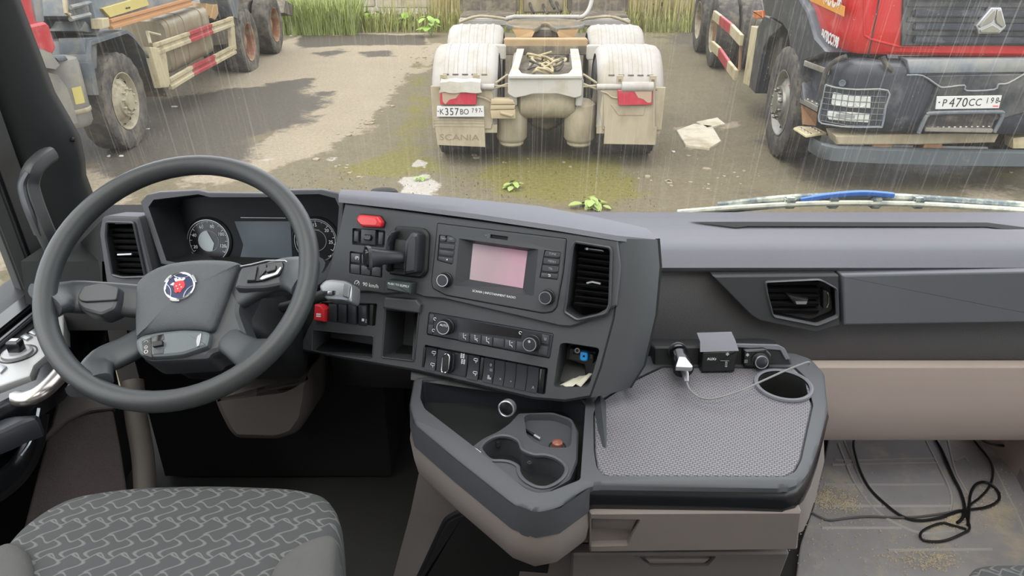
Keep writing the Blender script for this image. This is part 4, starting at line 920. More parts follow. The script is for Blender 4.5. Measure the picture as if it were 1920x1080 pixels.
def clear():
    m = bpy.data.materials.new('side_glass'); m.use_nodes = True; t = m.node_tree; N = t.nodes; K = t.links.new
    for n in list(N): N.remove(n)
    out = N.new('ShaderNodeOutputMaterial'); tr = N.new('ShaderNodeBsdfTransparent'); gl = N.new('ShaderNodeBsdfGlossy'); gl.inputs['Roughness'].default_value = .02
    tr.inputs[0].default_value = (.93, .95, .94, 1)
    fr = N.new('ShaderNodeFresnel'); fr.inputs[0].default_value = 1.3; m1 = N.new('ShaderNodeMixShader')
    K(fr.outputs[0], m1.inputs[0]); K(tr.outputs[0], m1.inputs[1]); K(gl.outputs[0], m1.inputs[2]); K(m1.outputs[0], out.inputs[0]); return m
MT['side_glass'] = clear()
b = B(); b.loft([[wpt(x, t/8) for x in xs] for t in range(9)], False)
struct('window_1', b, MT['dirty_glass'])
# roof, rear wall, right side: never in view, they shade the cab as a cab does
b = B(); RPl = Pl((0, 0, H+.64), (1, 0, 0), (0, 1, 0)); b.plate(RPl, rect(.1, .55, 2.5, 2.1), [(rect(.1, .55, 1.9, 1.1), None)], 0, .04, 0); struct('ceiling', b, MT['roof_cloth'])  # roof opening cut for the light of the added hatch
struct('added_roof_hatch', B().box((.1, .55, H+.69), (1.92, 1.12, .006)), MT['side_glass'])       # unseen glazed hatch, added to brighten the cab from above
struct('wall_back', B().box((.1, -.62, H-.35), (2.5, .05, 2.05)), MT['roof_cloth'])
b = B(); b.box((1.36, .55, H-1.22), (.05, 2.5, .32)); b.box((1.36, .55, H+.58), (.05, 2.3, .14)); b.box((1.36, -.3, H-.05), (.05, .6, 1.2)); struct('wall_right', b, MT['taupe'])
struct('window_3', B().box((1.36, .75, H-.27), (.006, 1.5, 1.58)), MT['side_glass'])  # unseen side window, carried lower to light the passenger footwell
b = B(); b.box((-1.16, .55, H+.58), (.05, 2.3, .14)); b.box((-1.16, -.3, H-.05), (.05, .6, 1.2)); b.box((-1.16, -.1, H-1.0), (.05, 1.0, .7)); struct('wall_left', b, MT['taupe'])
b = B(); b.box((.1, 1.86, H-1.05), (2.5, .05, .6)); struct('wall_front', b, MT['black'])
b = B(); b.box((.1, 2.0, H-.86), (2.5, .24, .05)); struct('trim_3', b, MT['black'])

# left A pillar: a deep moulded post beside the windscreen
def pedge(z, o=0): return V((-1.054+.043*(z+.574), 1.75-.24*(z+.574), H+z))
b = B(); L = []
for z, w in ((-.80, .0), (-.62, .0), (-.574, .0), (-.53, .012), (-.47, .020), (-.42, .012), (-.36, .0), (-.15, 0), (.1, 0), (.64, 0)):
    p = pedge(z); L.append([p+V((w, .03, 0)), p+V((w, 0, 0)), p+V((-.012+w*.6, -.03, 0)), p+V((-.05, -.06, 0)), p+V((-.075, -.075, 0)), p+V((-.14, -.06, 0)), p+V((-.14, .06, 0)), p+V((-.03, .06, 0))])
b.loft(L, True, (True, True)); tr1 = struct('trim_1', b, MT['pillar'], sm=60)
b = B(); b.loft([[pedge(z)+V(q) for q in ((-.078, -.070, 0), (-.082, -.115, 0), (-.13, -.12, 0), (-.13, -.07, 0))] for z in (-.82, -.3, .64)], True, (True, True)); struct('door_seal', b, MT['pillar_black'], tr1)
b = B(); b.tube([pedge(z)+V((-.081, -.096, 0)) for z in (-.82, -.3, .64)], .008, 8); struct('seal_bead', b, MT['gloss_black'], tr1)
b = B(); pe = pedge(-.47)+V((.020, -.004, 0)); b.lathe([(.0, .006), (.004, .005), (.006, 0)], M.Translation(pe) @ M.Rotation(R(90), 4, 'Y'), 12)
struct('push_pin', b, MT['black'], tr1)

# grab handle on the pillar
def HP(u, v, y=1.52): return ay(u, v, y)
gh = thing('grab_handle', 'black moulded grab handle curving down along the left windscreen pillar', 'handle', HP(75, 370))
pts = cr([HP(92, 290, 1.56), HP(78, 300, 1.53), HP(62, 318, 1.50), HP(55, 345, 1.49), HP(62, 375, 1.48), HP(75, 410, 1.47), HP(90, 445, 1.47), HP(108, 480, 1.50)], 6)
b = B(); b.sweep(pts, [.017]*len(pts), [.019]*len(pts), (1, -.6, .2), 12, .7); b.build('grip', MT['pillar'], gh)
pts2 = cr([HP(52, 322, 1.485), HP(41, 345, 1.475), HP(45, 372, 1.465), HP(56, 402, 1.455), HP(72, 440, 1.455)], 6)
b = B(); b.sweep(pts2, [.006]*len(pts2), [.012]*len(pts2), (1, -.6, .2), 10, .7); b.build('inlay', MT['button'], gh, label='smooth glossy inlay strip')

# ================================================================ left door
XD = -.985
dr = B()
yA, yB = .2, 1.60
b = B()
prof = [(-1.16, -.752), (-1.045, -.755), (-.995, -.765), (-.985, -.80), (-1.0, -.95), (-1.02, -1.33), (-1.16, -1.33)]
b.loft([[V((x, y, H+z)) for x, z in prof] for y in (yA, 1.0, yB)], True, (True, True))
door = struct('door_1', b, MT['black'])
b = B(); b.box((-1.05, .90, H-.750), (.045, 1.35, .012)); struct('window_sill', b, MT['gloss_black'], door, bev=.004)
b = B(); b.box((-1.012, .90, H-.756), (.012, 1.35, .012)); struct('sill_strip', b, MT['button'], door, bev=.003)
# door frame beside the window, leaning with the pillar
b = B()
b.loft([[V((-1.13, y0, z)), V((-1.13, y0-.085, z)), V((-1.10, y0-.10, z)), V((-1.075, y0-.085, z)), V((-1.075, y0, z))] for y0, z in ((1.60, H-.76), (1.57, H-.3), (1.46, H+.60))], True, (True, True))
struct('window_frame', b, MT['pillar'], door, bev=.004)
b = B(); b.tube([V((-1.078, 1.525, H-.76)), V((-1.078, 1.495, H-.3)), V((-1.078, 1.385, H+.60))], .007, 8); struct('rubber_seal', b, MT['gloss_black'], door)
wn = B().add([V((-1.11, .2, H-.755)), V((-1.11, 1.53, H-.755)), V((-1.11, 1.38, H+.60)), V((-1.11, .2, H+.60))], [[0, 1, 2, 3]])
struct('window_2', wn, MT['side_glass'])
# switch panel on the arm rest
zs = H-.766
pan = [az(*p, zs) for p in [(-80, 775), (-80, 690), (0, 660), (70, 610), (118, 590), (118, 640), (95, 668), (62, 685), (58, 702), (0, 726)]]
SP_ = Pl((pan[2].x, pan[2].y, zs), (1, 0, 0), (0, 1, 0))
poly = SP_.px([(-90, 770), (-90, 700), (0, 662), (72, 612), (120, 588), (120, 628), (98, 655), (64, 684), (56, 704), (0, 724)])
b = B(); b.prism(SP_, poly, -.05, 0, .004); ar = struct('arm_rest_panel', b, mk('door_switch_panel', (168, 168, 168), .38, .3), door)
KP = SP_
kx, ky = SP_.uv(33, 664)
b = B(); b.lathe([(.0345, 0), (.0345, .002), (.032, .002), (.032, .0005)], SP_.mat(kx, ky), 32); struct('dial_ring', b, MT['gloss_black'], ar)
b = B(); b.lathe([(.028, 0), (.027, .006), (.022, .008)], SP_.mat(kx, ky), 28, (False, True)); struct('mirror_dial', b, mk('dial_grey', (150, 150, 152), .35, .4), ar)
b = B(); b.prism(SP_, rp(rect(kx, ky+.002, .026, .02), .004), .006, .030, .004); struct('mirror_knob', b, MT['gloss_black'], ar)
b = B(); b.prism(SP_, rect(kx, ky+.003, .014, .01), .030, .031); struct('knob_cap', b, MT['satin'], ar)
for q in ([(38, 634), (50, 627), (62, 633), (50, 640)], [(54, 626), (66, 618), (78, 622), (66, 631)], [(-10, 694), (2, 685), (14, 690), (2, 702)]):
    b = B(); b.prism(SP_, SP_.px(q), 0, .004, .001); struct('window_switch', b, MT['satin'], ar)
# black arm rest edge and pull handle
b = B(); b.prism(SP_, SP_.px([(-90, 800), (-90, 760), (0, 728), (58, 706), (66, 686), (100, 656), (128, 640), (126, 672), (104, 700), (66, 726), (20, 742), (0, 752)]), -.06, -.006, .008)
struct('arm_rest', b, MT['gloss_black'], door)
hp = cr([az(22, 744, zs-.02), az(44, 748, zs-.012), az(74, 738, zs-.006), az(104, 712, zs-.004), az(128, 684, zs-.004)], 5)
b = B(); b.sweep(hp, [.010]+[.017]*(len(hp)-2)+[.012], [.006]+[.012]*(len(hp)-2)+[.010], (0, 0, 1), 14, .8); struct('door_opener', b, mk('opener_chrome', (172, 166, 162), .25, .85), door)
b = B(); b.prism(SP_, SP_.px([(-90, 815), (-90, 790), (0, 754), (20, 750), (62, 748), (60, 758), (30, 768), (0, 782)]), -.07, -.03, .01); struct('arm_rest_shell', b, MT['button_dark'], door)
# bowed pull arm below the arm rest with a bright edge
DA = lambda u, v, x=-.90: ax(u, v, x)
bw = cr([DA(62, 775, -.90), DA(52, 830, -.905), DA(30, 875, -.91), DA(0, 905, -.915), DA(-40, 930, -.92)], 6)
b = B(); b.sweep(bw, [.028]*len(bw), [.020]*len(bw), (1, 0, .3), 12, .6); struct('pull_arm', b, MT['gloss_black'], door)
b = B(); b.tube(cr([DA(73, 765, -.865), DA(66, 800, -.868), DA(55, 830, -.872), DA(38, 855, -.876)], 8), .0028, 6); struct('bright_strip', b, MT['satin'], door)
spc = DA(-25, 830, -.955); b = B(); b.lathe([(.10, 0), (.095, .008), (.085, .008), (.07, -.004), (0.0001, -.006)], M.Translation(spc) @ M.Rotation(R(90), 4, 'Y'), 32); struct('speaker', b, MT['hole'], door)
# kick panel in front of the door: woven insert, plain strip above, rounded moulding
KPp = Pl(V((-.9, 1.176, H-.887)), V((-.80, 1.23, H-.90))-V((-.9, 1.176, H-.887)), V((-.80, 1.23, H-.90))-V((-.76, 1.138, H-1.006)))
KPp = Pl(KPp.o, KPp.e1, KPp.n.cross(KPp.e1))
b = B(); b.prism(KPp, rp(KPp.px([(40, 1010), (70, 890), (92, 808), (150, 778), (212, 768), (226, 840), (238, 920), (240, 1010)]), .008), -.03, 0, .004)
kick = struct('trim_2', b, mk('weave', (60, 52, 51), .85, var=.4, vs=330, bump=.8, bs=300))
b = B(); b.prism(KPp, KPp.px([(60, 850), (94, 800), (110, 740), (140, 735), (222, 735), (214, 768), (172, 772), (130, 790)]), -.03, .008, .006); struct('upper_kick_panel', b, mk('taupe_shade', (78, 71, 67), .65, bump=.15, bs=800, var=.06), kick)  # darker copy of the taupe, footwell shade put into its colour
b = B(); b.tube(cr([KPp.hit(236, 730)+V((0, .03, 0)), KPp.hit(243, 800)+V((0, .03, 0)), KPp.hit(256, 880)+V((0, .03, 0)), KPp.hit(262, 1010)+V((0, .03, 0))], 6), [.020]*20 if 0 else .022, 10); struct('kick_moulding', b, MT['taupe_shade'], kick)
b = B(); b.box((-.62, 1.70, H-1.05), (.6, .3, .56)); struct('footwell_side', b, MT['black'], kick)
# ================================================================ dashboard
ya, ta = R(19.7), R(19.3)
E1 = V((math.cos(ya), -math.sin(ya), 0)); E2 = V((math.sin(ya)*math.sin(ta), math.cos(ya)*math.sin(ta), math.cos(ta)))
ST = Pl(CAM+ray(940, 520)*1.36, E1, E2)
dash = thing('dashboard', 'charcoal moulded dashboard wrapped around the driver below the dirty windscreen', 'dashboard', (.1, 1.45, H-.75))
# ---- main pad in front of the windscreen, passenger side top and face (extruded profile along X)
def prof(pts, u=1600): return [(ay(u, v, y).y, ay(u, v, y).z) for v, y in pts]
def extr(b, pr, x0, x1, n=8, closed=False, caps=(False, False)):
    b.loft([[V((lerp(x0, x1, i/n), y, z)) for y, z in pr] for i in range(n+1)], closed, caps); return b
pr = prof([(398, 1.80), (416, 1.74), (421, 1.72), (429, 1.69), (445, 1.56), (457, 1.475), (470, 1.448), (490, 1.425), (502, 1.412), (508, 1.418), (512, 1.44)])
pr = pr+[(1.80, pr[-1][1])]
b = extr(B(), pr, .17, 1.5, 10, True, (True, True)); top = b.build('top_pad', MT['dash_soft'], dash, sm=50, label='soft grey pad on the passenger side')
b = B(); q = prof([(419, 1.728), (428, 1.694)]); n_ = V((0, q[0][1]-q[1][1], -(q[0][0]-q[1][0]))).normalized()
pts = [(1300, 419), (1400, 420), (1860, 421), (1930, 428)]
b.loft([[ay(1290, 418, 1.733)+V((0, 0, .003)), ay(1380, 429, 1.690)+V((0, 0, .003))], [ay(1400, 418.5, 1.731)+V((0, 0, .004)), ay(1400, 427, 1.697)+V((0, 0, .004))], [ay(1850, 420, 1.731)+V((0, 0, .004)), ay(1850, 428, 1.697)+V((0, 0, .004))], [ay(1935, 431, 1.69)+V((0, 0, .004)), ay(1935, 440, 1.655)+V((0, 0, .004))]], False)
b.build('defroster_slot', MT['hole'], dash)
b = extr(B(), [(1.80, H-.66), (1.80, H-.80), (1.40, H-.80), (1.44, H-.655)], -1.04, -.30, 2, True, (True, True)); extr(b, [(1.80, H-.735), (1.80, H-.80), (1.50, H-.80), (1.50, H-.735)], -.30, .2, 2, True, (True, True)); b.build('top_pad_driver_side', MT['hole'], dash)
fp = prof([(508, 1.435), (560, 1.422), (606, 1.415), (640, 1.41), (672, 1.41), (682, 1.43)])
b = extr(B(), fp+[(1.6, fp[-1][1]), (1.6, fp[0][1])], .17, 1.5, 6, True, (True, True)); b.build('face_panel', mk('grained', (76, 74, 76), .6, bump=.5, bs=500, var=.1), dash)
kp = prof([(674, 1.425), (679, 1.395), (690, 1.375), (760, 1.385), (815, 1.405), (825, 1.43)])
b = extr(B(), kp+[(1.6, kp[-1][1]), (1.6, kp[0][1])], .30, 1.5, 6, True, (True, True)); b.build('knee_panel', MT['taupe'], dash, label='taupe padded lower panel')
FP = Pl(ay(1500, 560, 1.398), (1, 0, 0), (0, .10, 1))
b = B(); b.prism(FP, rp(FP.px([(1574, 512), (1990, 503), (1990, 599), (1577, 605)]), [.004, .004, .004, .004]), -.02, .014, .004); b.build('locker_lid', MT['dash_lid'], dash, label='smooth grey locker lid')
z6 = zc(1280, 360, 3)
vo = rp(FP.px(z6((448, 488), (760, 474), (858, 528), (866, 690), (742, 740), (492, 690), (458, 560))), .008)
b = B(); b.plate(FP, rp(FP.px(z6((158, 462), (866, 456), (872, 738), (735, 778), (420, 712), (370, 680))), .004), [(vo, None)], -.03, .012, .003); vt = b.build('vent_trim', mk('vent_trim', (56, 57, 60), .45), dash)
def ring(pl, poly, w, d0, d1, b=None):
    b = b or B(); o = ccw(poly); i = inset(o, w); md = inset(o, w*.5)
    return b.loft([[pl.at(x, y, d0) for x, y in o], [pl.at(x, y, d1-abs(d1-d0)*.3) for x, y in o], [pl.at(x, y, d1) for x, y in md], [pl.at(x, y, d1-abs(d1-d0)*.3) for x, y in i], [pl.at(x, y, d0) for x, y in i]], True)
def bin_(pl, poly, depth, taper=.0, b=None):     # open pocket: walls and a floor
    b = b or B(); o = ccw(poly); i = inset(o, taper) if taper else o
    return b.loft([[pl.at(x, y, 0) for x, y in o], [pl.at(x, y, -depth) for x, y in i]], True, (False, True))
pv = node('air_vent', dash); pv['label'] = 'horizontal slatted vent on the passenger side'
ring(FP, vo, .004, .006, .018).build('vent_ring', MT['satin'] if 0 else mk('vent_ring', (96, 96, 100), .3), pv)
bin_(FP, vo, .07).build('vent_box', MT['hole'], pv)
for k in range(5):
    y0 = 508+k*40
    q = FP.px(z6((478+k*3, y0), (775, y0+2), (775, y0+30), (482+k*3, y0+30)))
    b = B(); p4 = [FP.at(*p) for p in q]
    b.loft([[FP.at(*q[0], -.004), FP.at(*q[3], -.014), FP.at(*q[3], -.017), FP.at(*q[0], -.03)], [FP.at(*q[1], -.004), FP.at(*q[2], -.014), FP.at(*q[2], -.017), FP.at(*q[1], -.03)]], True, (True, True)); b.build('slat', MT['black'], pv)
b = B(); b.prism(FP, FP.px(z6((585, 575), (705, 598), (690, 628), (625, 630))), -.012, .006, .003); b.build('vent_tab', MT['black'], pv)
b = B(); b.prism(FP, FP.px(z6((628, 608), (695, 608), (688, 624), (634, 624))), .006, .0075); b.build('tab_face', MT['satin'], pv)
b = B(); b.prism(FP, rp(FP.px(z6((785, 540), (818, 560), (816, 640), (785, 660))), .006), -.012, .004, .002); b.build('vent_wheel', MT['gloss_black'], pv)
b = B(); b.tube([FP.at(*FP.uv(*p), .005) for p in z6((808, 560), (816, 580), (816, 620), (806, 645))], .0012, 6); b.build('wheel_edge', MT['chrome'], pv)

# ---- centre stack facing the driver
zi, zs_, zp, zcl = zc(800, 400, 5.142), zc(580, 360, 4.154), zc(580, 560, 6.75), zc(780, 570, 5.333)
S = lambda *p: ST.px(p)
out = S((646, 380), (1160, 448), (1166, 500), (1152, 600), (1128, 690), (1108, 745), (1060, 753), (1000, 748), (780, 696), (640, 672), (556, 655), (585, 600), (618, 520))
h_pocket = rp(ST.px(zp((962, 120), (1398, 165), (1335, 800), (915, 750))), .005)
h_bin = rp(ST.px(zp((40, 385), (822, 470), (805, 755), (100, 678), (28, 660))), .004)
h_key = rp(ST.px(zcl((1440, 395), (1500, 388), (1842, 440), (1725, 835), (1372, 832))), .008)
h_bank = rp(ST.px(zcl((86, 405), (1322, 640), (1292, 908), (66, 632))), .004)
h_clim = rp(ST.px(zcl((128, 78), (1378, 295), (1340, 548), (104, 306))), .004)
h_red = rp(ST.px(zs_((82, 858), (530, 868), (515, 1045), (60, 990))), .004)
h_inf0 = rp(ST.px(zi((130, 105), (1350, 252), (1322, 560), (1258, 895), (1222, 938), (1130, 948), (205, 778), (88, 715), (75, 650), (112, 300))), .004)
vo0 = rp(ST.px(zi((1445, 275), (1775, 330), (1788, 365), (1772, 880), (1735, 950), (1465, 1015), (1345, 940), (1362, 860), (1424, 330))), .006)
b = B(); b.plate(ST, out, [(h_pocket, .09), (h_bin, .07), (h_key, .07), (h_bank, .012), (h_clim, .006), (h_red, .012), (h_inf0, None), (vo0, None)], -.04, 0, .004)
b.build('stack_panel', MT['fascia'], dash, sm=25)
# upper half stands a few millimetres proud
up = S((650, 382), (1160, 450), (1166, 500), (1158, 572), (1100, 603), (1072, 612), (1052, 611), (835, 560), (800, 557), (776, 549), (722, 551), (705, 547), (606, 545), (622, 500))
zv = zi
vo2 = rp(ST.px(zi((1437, 262), (1785, 320), (1802, 365), (1785, 880), (1745, 965), (1465, 1030), (1332, 945), (1350, 860), (1412, 320))), .006)
h_inf = rp(ST.px(zi((118, 90), (1365, 240), (1335, 560), (1270, 905), (1225, 952), (1130, 962), (200, 790), (75, 722), (60, 650), (100, 300))), .004)
h_lt = rp(ST.px(zs_((352, 280), (608, 298), (600, 432), (350, 408))), .003)
h_six = rp(ST.px(zs_((332, 458), (590, 490), (582, 665), (326, 630))), .003)
b = B(); b.plate(ST, up, [(vo2, None), (h_inf, None), (h_lt, .008), (h_six, .008)], -.002, .008, .003); b.build('upper_fascia', MT['fascia'], dash, sm=25)
UP = ST.off(.008)
# right hand return, rolling away towards the passenger
A = [(1160, 447), (1166, 500), (1152, 600), (1128, 690), (1108, 745)]; E = [(1233, 449), (1237, 500), (1229, 590), (1207, 685), (1180, 728)]
b = B(); L = [[], [], [], [], []]
for a, e in zip(A, E):
    p = ST.hit(*a); q = ay(e[0], e[1], p.y+.018); m_ = (p+q)/2+ST.n*.010
    q2 = q+V((.004, .03, 0)); L[0].append(p-ST.n*.004); L[1].append(p+ST.n*.001); L[2].append(m_); L[3].append(q); L[4].append(q2+V((-.02, .12, -.12)))
b.loft(L, False); b.build('side_return', MT['fascia'], dash, sm=60)
b = B(); b.tube([L[3][i]+V((.001, .004, .0)) for i in range(5)], .004, 6); b.build('side_seam', MT['hole'], dash)
# under-shelf closing the bottom
b = B(); b.loft([[ST.at(*p, 0) for p in S((556, 655), (640, 672), (780, 696), (1000, 748), (1060, 753), (1108, 745))], [ST.at(*p, 0)+V((0, .3, -.02)) for p in S((556, 655), (640, 672), (780, 696), (1000, 748), (1060, 753), (1108, 745))]], False)
b.build('stack_underside', MT['black'], dash)
# cover on top of the stack
fr_ = [(640, 372), (760, 385), (900, 403), (1050, 425), (1160, 443), (1232, 452)]
bk = [(640, 355), (760, 362), (880, 373), (1010, 386), (1125, 408), (1226, 434)]
L = [[], [], [], [], [], []]
for i, (f, k) in enumerate(zip(fr_, bk)):
    p = ST.hit(*f)+ST.n*.012 if i < 5 else ay(1234, 451, ST.hit(1160, 447).y+.02)
    q = az(k[0], k[1], p.z+.004) if i < 5 else p+V((-.012, .05, .003))
    L[0].append(p+V((0, .02, -.012))); L[1].append(p+V((0, 0, -.008))); L[2].append(p+V((0, .004, 0))); L[3].append(p+(q-p)*.35+V((0, 0, .003))); L[4].append(q); L[5].append(q+V((0, .04, -.10)))
b = B(); b.loft(L, False); b.build('stack_cover', MT['dash_soft'], dash, sm=50, label='cover along the top of the stack, sky light put into its pale grey')

# ---- infotainment unit
inf = node('infotainment_unit', dash); inf['label'] = 'radio unit with blank screen, pink reflection painted in its colour'
IP = ST.off(.002)
face = inset(h_inf, .0012)
scr_o = IP.px(zi((330, 240), (1092, 345), (1045, 790), (285, 690))); scr_i = ST.off(-.008).px(zi((448, 290), (974, 364), (928, 722), (414, 636)))
hl = rp(IP.px(zi((140, 203), (250, 213), (298, 245), (264, 492), (118, 452))), .002); hr_ = rp(IP.px(zi((1150, 350), (1308, 370), (1276, 638), (1100, 618))), .002); hs = rp(IP.px(zi((632, 200), (802, 222), (795, 258), (628, 236))), .0015)
b = B(); b.plate(IP, face, [(scr_o, None), (hl, .004), (hr_, .004), (hs, .006)], -.003, .009, .002); b.build('front_plate', MT['fascia'], inf, sm=25)
D9 = IP.off(.009); SD = ST.off(-.008)
b = B(); b.loft([[D9.at(*p) for p in ccw(scr_o)], [SD.at(*p) for p in ccw(scr_i)]], True); b.build('screen_bezel', MT['button'], inf, sm=20)
scm = mat('screen', (196, 158, 172), .12, spec=.6); t_ = scm.node_tree  # pink reflection painted into the colour of the blank screen
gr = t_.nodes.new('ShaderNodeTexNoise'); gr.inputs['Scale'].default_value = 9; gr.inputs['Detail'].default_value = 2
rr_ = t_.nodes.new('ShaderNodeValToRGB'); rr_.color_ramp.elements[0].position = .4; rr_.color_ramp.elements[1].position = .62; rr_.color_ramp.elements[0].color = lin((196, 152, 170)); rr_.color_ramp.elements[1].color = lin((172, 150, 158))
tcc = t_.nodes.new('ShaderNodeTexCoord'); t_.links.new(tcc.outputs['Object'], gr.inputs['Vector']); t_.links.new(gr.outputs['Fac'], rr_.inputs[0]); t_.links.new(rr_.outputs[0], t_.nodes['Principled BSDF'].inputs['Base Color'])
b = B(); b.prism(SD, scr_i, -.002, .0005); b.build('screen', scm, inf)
BP = IP.off(.005)
def btn(pl, poly, d, m, parent, nm='button', ch=.001, d0=0):
    b = B(); b.prism(pl, inset(poly, .0006), d0, d, ch, back=False); return b.build(nm, m, parent)
def pads(pl, zf, quads, d, m, parent, nm='button'):
    return [btn(pl, pl.px(zf(*q)), d, m, parent, nm) for q in quads]
pads(BP, zi, [[(138, 208), (196, 214), (192, 276), (132, 270)], [(206, 214), (250, 220), (292, 250), (288, 284), (200, 278)], [(132, 282), (286, 298), (280, 352), (240, 346), (128, 335)], [(127, 344), (278, 362), (272, 418), (124, 400)], [(122, 408), (270, 428), (262, 488), (118, 450)]], .0055, MT['button'], inf)
pads(BP, zi, [[(1152, 356), (1304, 374), (1296, 424), (1248, 430), (1136, 412)], [(1134, 424), (1292, 440), (1288, 490), (1240, 498), (1126, 484)], [(1122, 494), (1286, 508), (1280, 562), (1232, 570), (1116, 556)], [(1114, 566), (1278, 580), (1272, 634), (1104, 616)]], .0055, MT['button'], inf)
BT = BP.off(.0056)
for s, (x, y) in (('TUNE', (1215, 392)), ('NAV', (166, 244)), ('FM', (236, 250)), ('MENU', (1208, 464)), ('TEL', (1196, 534))):
    text(s, BT, *BT.uv(*zi((x, y))[0]), .0052, MT['grey_print'], inf, rot=R(-1))
pl_ = BT.px(zi((188, 450), (204, 452), (197, 436))); b = B(); b.prism(BT, pl_, 0, .0004); b.build('eject_mark', MT['white_print'], inf)
b = B(); b.tube([BT.at(*BT.uv(*p), .0002) for p in zi((1172, 590), (1190, 592), (1192, 608), (1176, 607))], .0006, 5); b.build('back_mark', MT['white_print'], inf)
text('SCANIA | INFOTAINMENT RADIO', D9, *D9.uv(*zi((648, 780))[0]), .0056, MT['white_print'], inf, d=.0004)
text('◂▯', D9, *D9.uv(*zi((588, 214))[0]), .007, MT['grey_print'], inf, d=.0004)
b = B(); b.prism(IP, inset(hs, .001), .003, .006); b.build('card_slot', MT['hole'], inf)
def knob(pl, u, v, r, h, parent, m=None, rm=None, nm='knob', lab=None):
    k = node(nm, parent) if lab is None else node(nm, parent)
    a, c = pl.uv(u, v); mm = pl.mat(a, c)
    b = B(); b.lathe([(r*1.12, 0), (r*1.1, h*.25), (r, h*.3), (r*.95, h*.9), (r*.88, h)], mm, 28, (False, True))
    for i in range(28): 
        t = 2*math.pi*i/28; b.box(pl.at(a+math.cos(t)*r*.985, c+math.sin(t)*r*.985, h*.6), (r*.06, r*.06, h*.5), M((pl.e1, pl.e2, pl.n)).transposed())
    o = b.build(nm, m or MT['black'], parent)
    b = B(); b.lathe([(r*.90, h*.98), (r*.88, h*1.05), (r*.78, h*1.05), (r*.76, h*.98)], mm, 28); b.build('knob_ring', rm or MT['satin'], parent)
    b = B(); b.lathe([(r*.75, h*.99), (r*.7, h*1.03), (0.0001, h*1.035)], mm, 24); b.build('knob_face', MT['button_dark'], parent)
    bpy.data.objects.remove(k); return o
knob(D9, *zi((184, 640))[0], .0128, .016, inf); knob(D9, *zi((1166, 806))[0], .0128, .016, inf)

# ---- vents with slats
def vent(pl, outer, rows, parent_label, parent=dash, ringm=None, topk=True):
    pv = node('air_vent', parent); pv['label'] = parent_label
    ring(pl, inset(outer, -.001), .005, 0, .006).build('vent_ring', ringm or MT['button'], pv)
    bin_(pl, outer, .06, .0).build('vent_box', MT['hole'], pv)
    for (l0, r0, l1, r1) in rows:
        b = B(); b.loft([[pl.at(*l0, -.008), pl.at(*l1, -.016), pl.at(*l1, -.018), pl.at(*l0, -.034)], [pl.at(*r0, -.008), pl.at(*r1, -.016), pl.at(*r1, -.018), pl.at(*r0, -.034)]], True, (True, True)); b.build('slat', MT['black'], pv)
    return pv
rows = []
for k in range(9):
    y = 372+k*61
    q = ST.px(zi((1462-k*5, y), (1762-k*2, y+38), (1462-k*5, y+34), (1762-k*2, y+72))); rows.append((q[0], q[1], q[2], q[3]))
cv = vent(UP, vo2, rows, 'tall slatted vent at the right end of the centre stack')
VP_ = UP.off(-.004)
b = B(); b.prism(VP_, rp(VP_.px(zi((1525, 325), (1700, 350), (1735, 385), (1520, 355))), .002), -.01, .004, .002); b.build('vent_slider', MT['gloss_black'], cv)
b = B(); b.tube([VP_.at(*VP_.uv(*p), .003) for p in zi((1548, 672), (1600, 660), (1680, 678))], .0022, 6); b.build('vent_tab', MT['satin'], cv)
b = B(); b.lathe([(.0025, 0), (.002, .001)], VP_.mat(*VP_.uv(*zi((1552, 342))[0]), .004), 10, (False, True)); b.build('vent_dot', MT['satin'], cv)

# ---- hazard button, lamp switch block, six buttons, park brake
b = B(); b.prism(UP, inset(UP.px(zs_((378, 215), (405, 168), (562, 184), (598, 235), (584, 284), (425, 276))), 0), 0, .003); b.build('hazard_surround', MT['black'], dash)
hz = B(); hz.prism(UP, rp(UP.px(zs_((385, 215), (410, 176), (560, 190), (592, 236), (580, 277), (430, 270))), .003), .003, .013, .004); hz = hz.build('hazard_button', MT['red_plastic'], dash, label='red hazard warning button')
b = B(); b.prism(UP, rp(UP.px(zs_((402, 218), (425, 190), (535, 202), (556, 230), (545, 256), (430, 250))), .003), .013, .0138); b.build('button_inlay', mk('red_inlay', (226, 88, 92), .4), hz)
lt = node('lamp_switch_block', dash)
LP_ = UP.off(-.007)
for q, m_ in (([(362, 298), (402, 302), (398, 392), (358, 384)], 'button'), ([(416, 284), (534, 292), (528, 416), (412, 404)], 'button'), ([(552, 306), (594, 312), (586, 414), (546, 408)], 'button')):
    btn(LP_, LP_.px(zs_(*q)), .008, MT[m_], lt, 'button', .002)
b = B(); b.prism(LP_, LP_.px(zs_((445, 345), (455, 328), (500, 332), (512, 352), (500, 378), (450, 372))), .008, .014, .002); b.build('thumb_wheel', MT['gloss_black'], lt)
sx_ = node('button_block', dash); SX = UP.off(-.007)
for r_ in range(2):
    for c_ in range(3):
        x0, y0 = 338+c_*82-r_*3, 470+c_*10+r_*85
        btn(SX, SX.px(zs_((x0, y0), (x0+76, y0+9), (x0+73, y0+86), (x0-2, y0+76))), .008, MT['button'], sx_, 'button', .0015)
SXt = SX.off(.0082); a, c = SXt.uv(*zs_((374, 512))[0]); text('(P)', SXt, a, c, .008, MT['white_print'], sx_)
text('90 km/h', UP, *UP.uv(*zs_((478, 727))[0]), .0105, MT['white_print'], dash, d=.0005)
a, c = UP.uv(*zs_((372, 710))[0]); b = B(); b.tube([UP.at(a+math.cos(t)*.005, c+math.sin(t)*.005, .0005) for t in [R(-40+i*25) for i in range(11)]], .0006, 5); b.tube([UP.at(a-.001, c-.002, .0005), UP.at(a+.004, c+.004, .0005)], .0007, 5); b.build('speed_icon', MT['white_print'], dash)
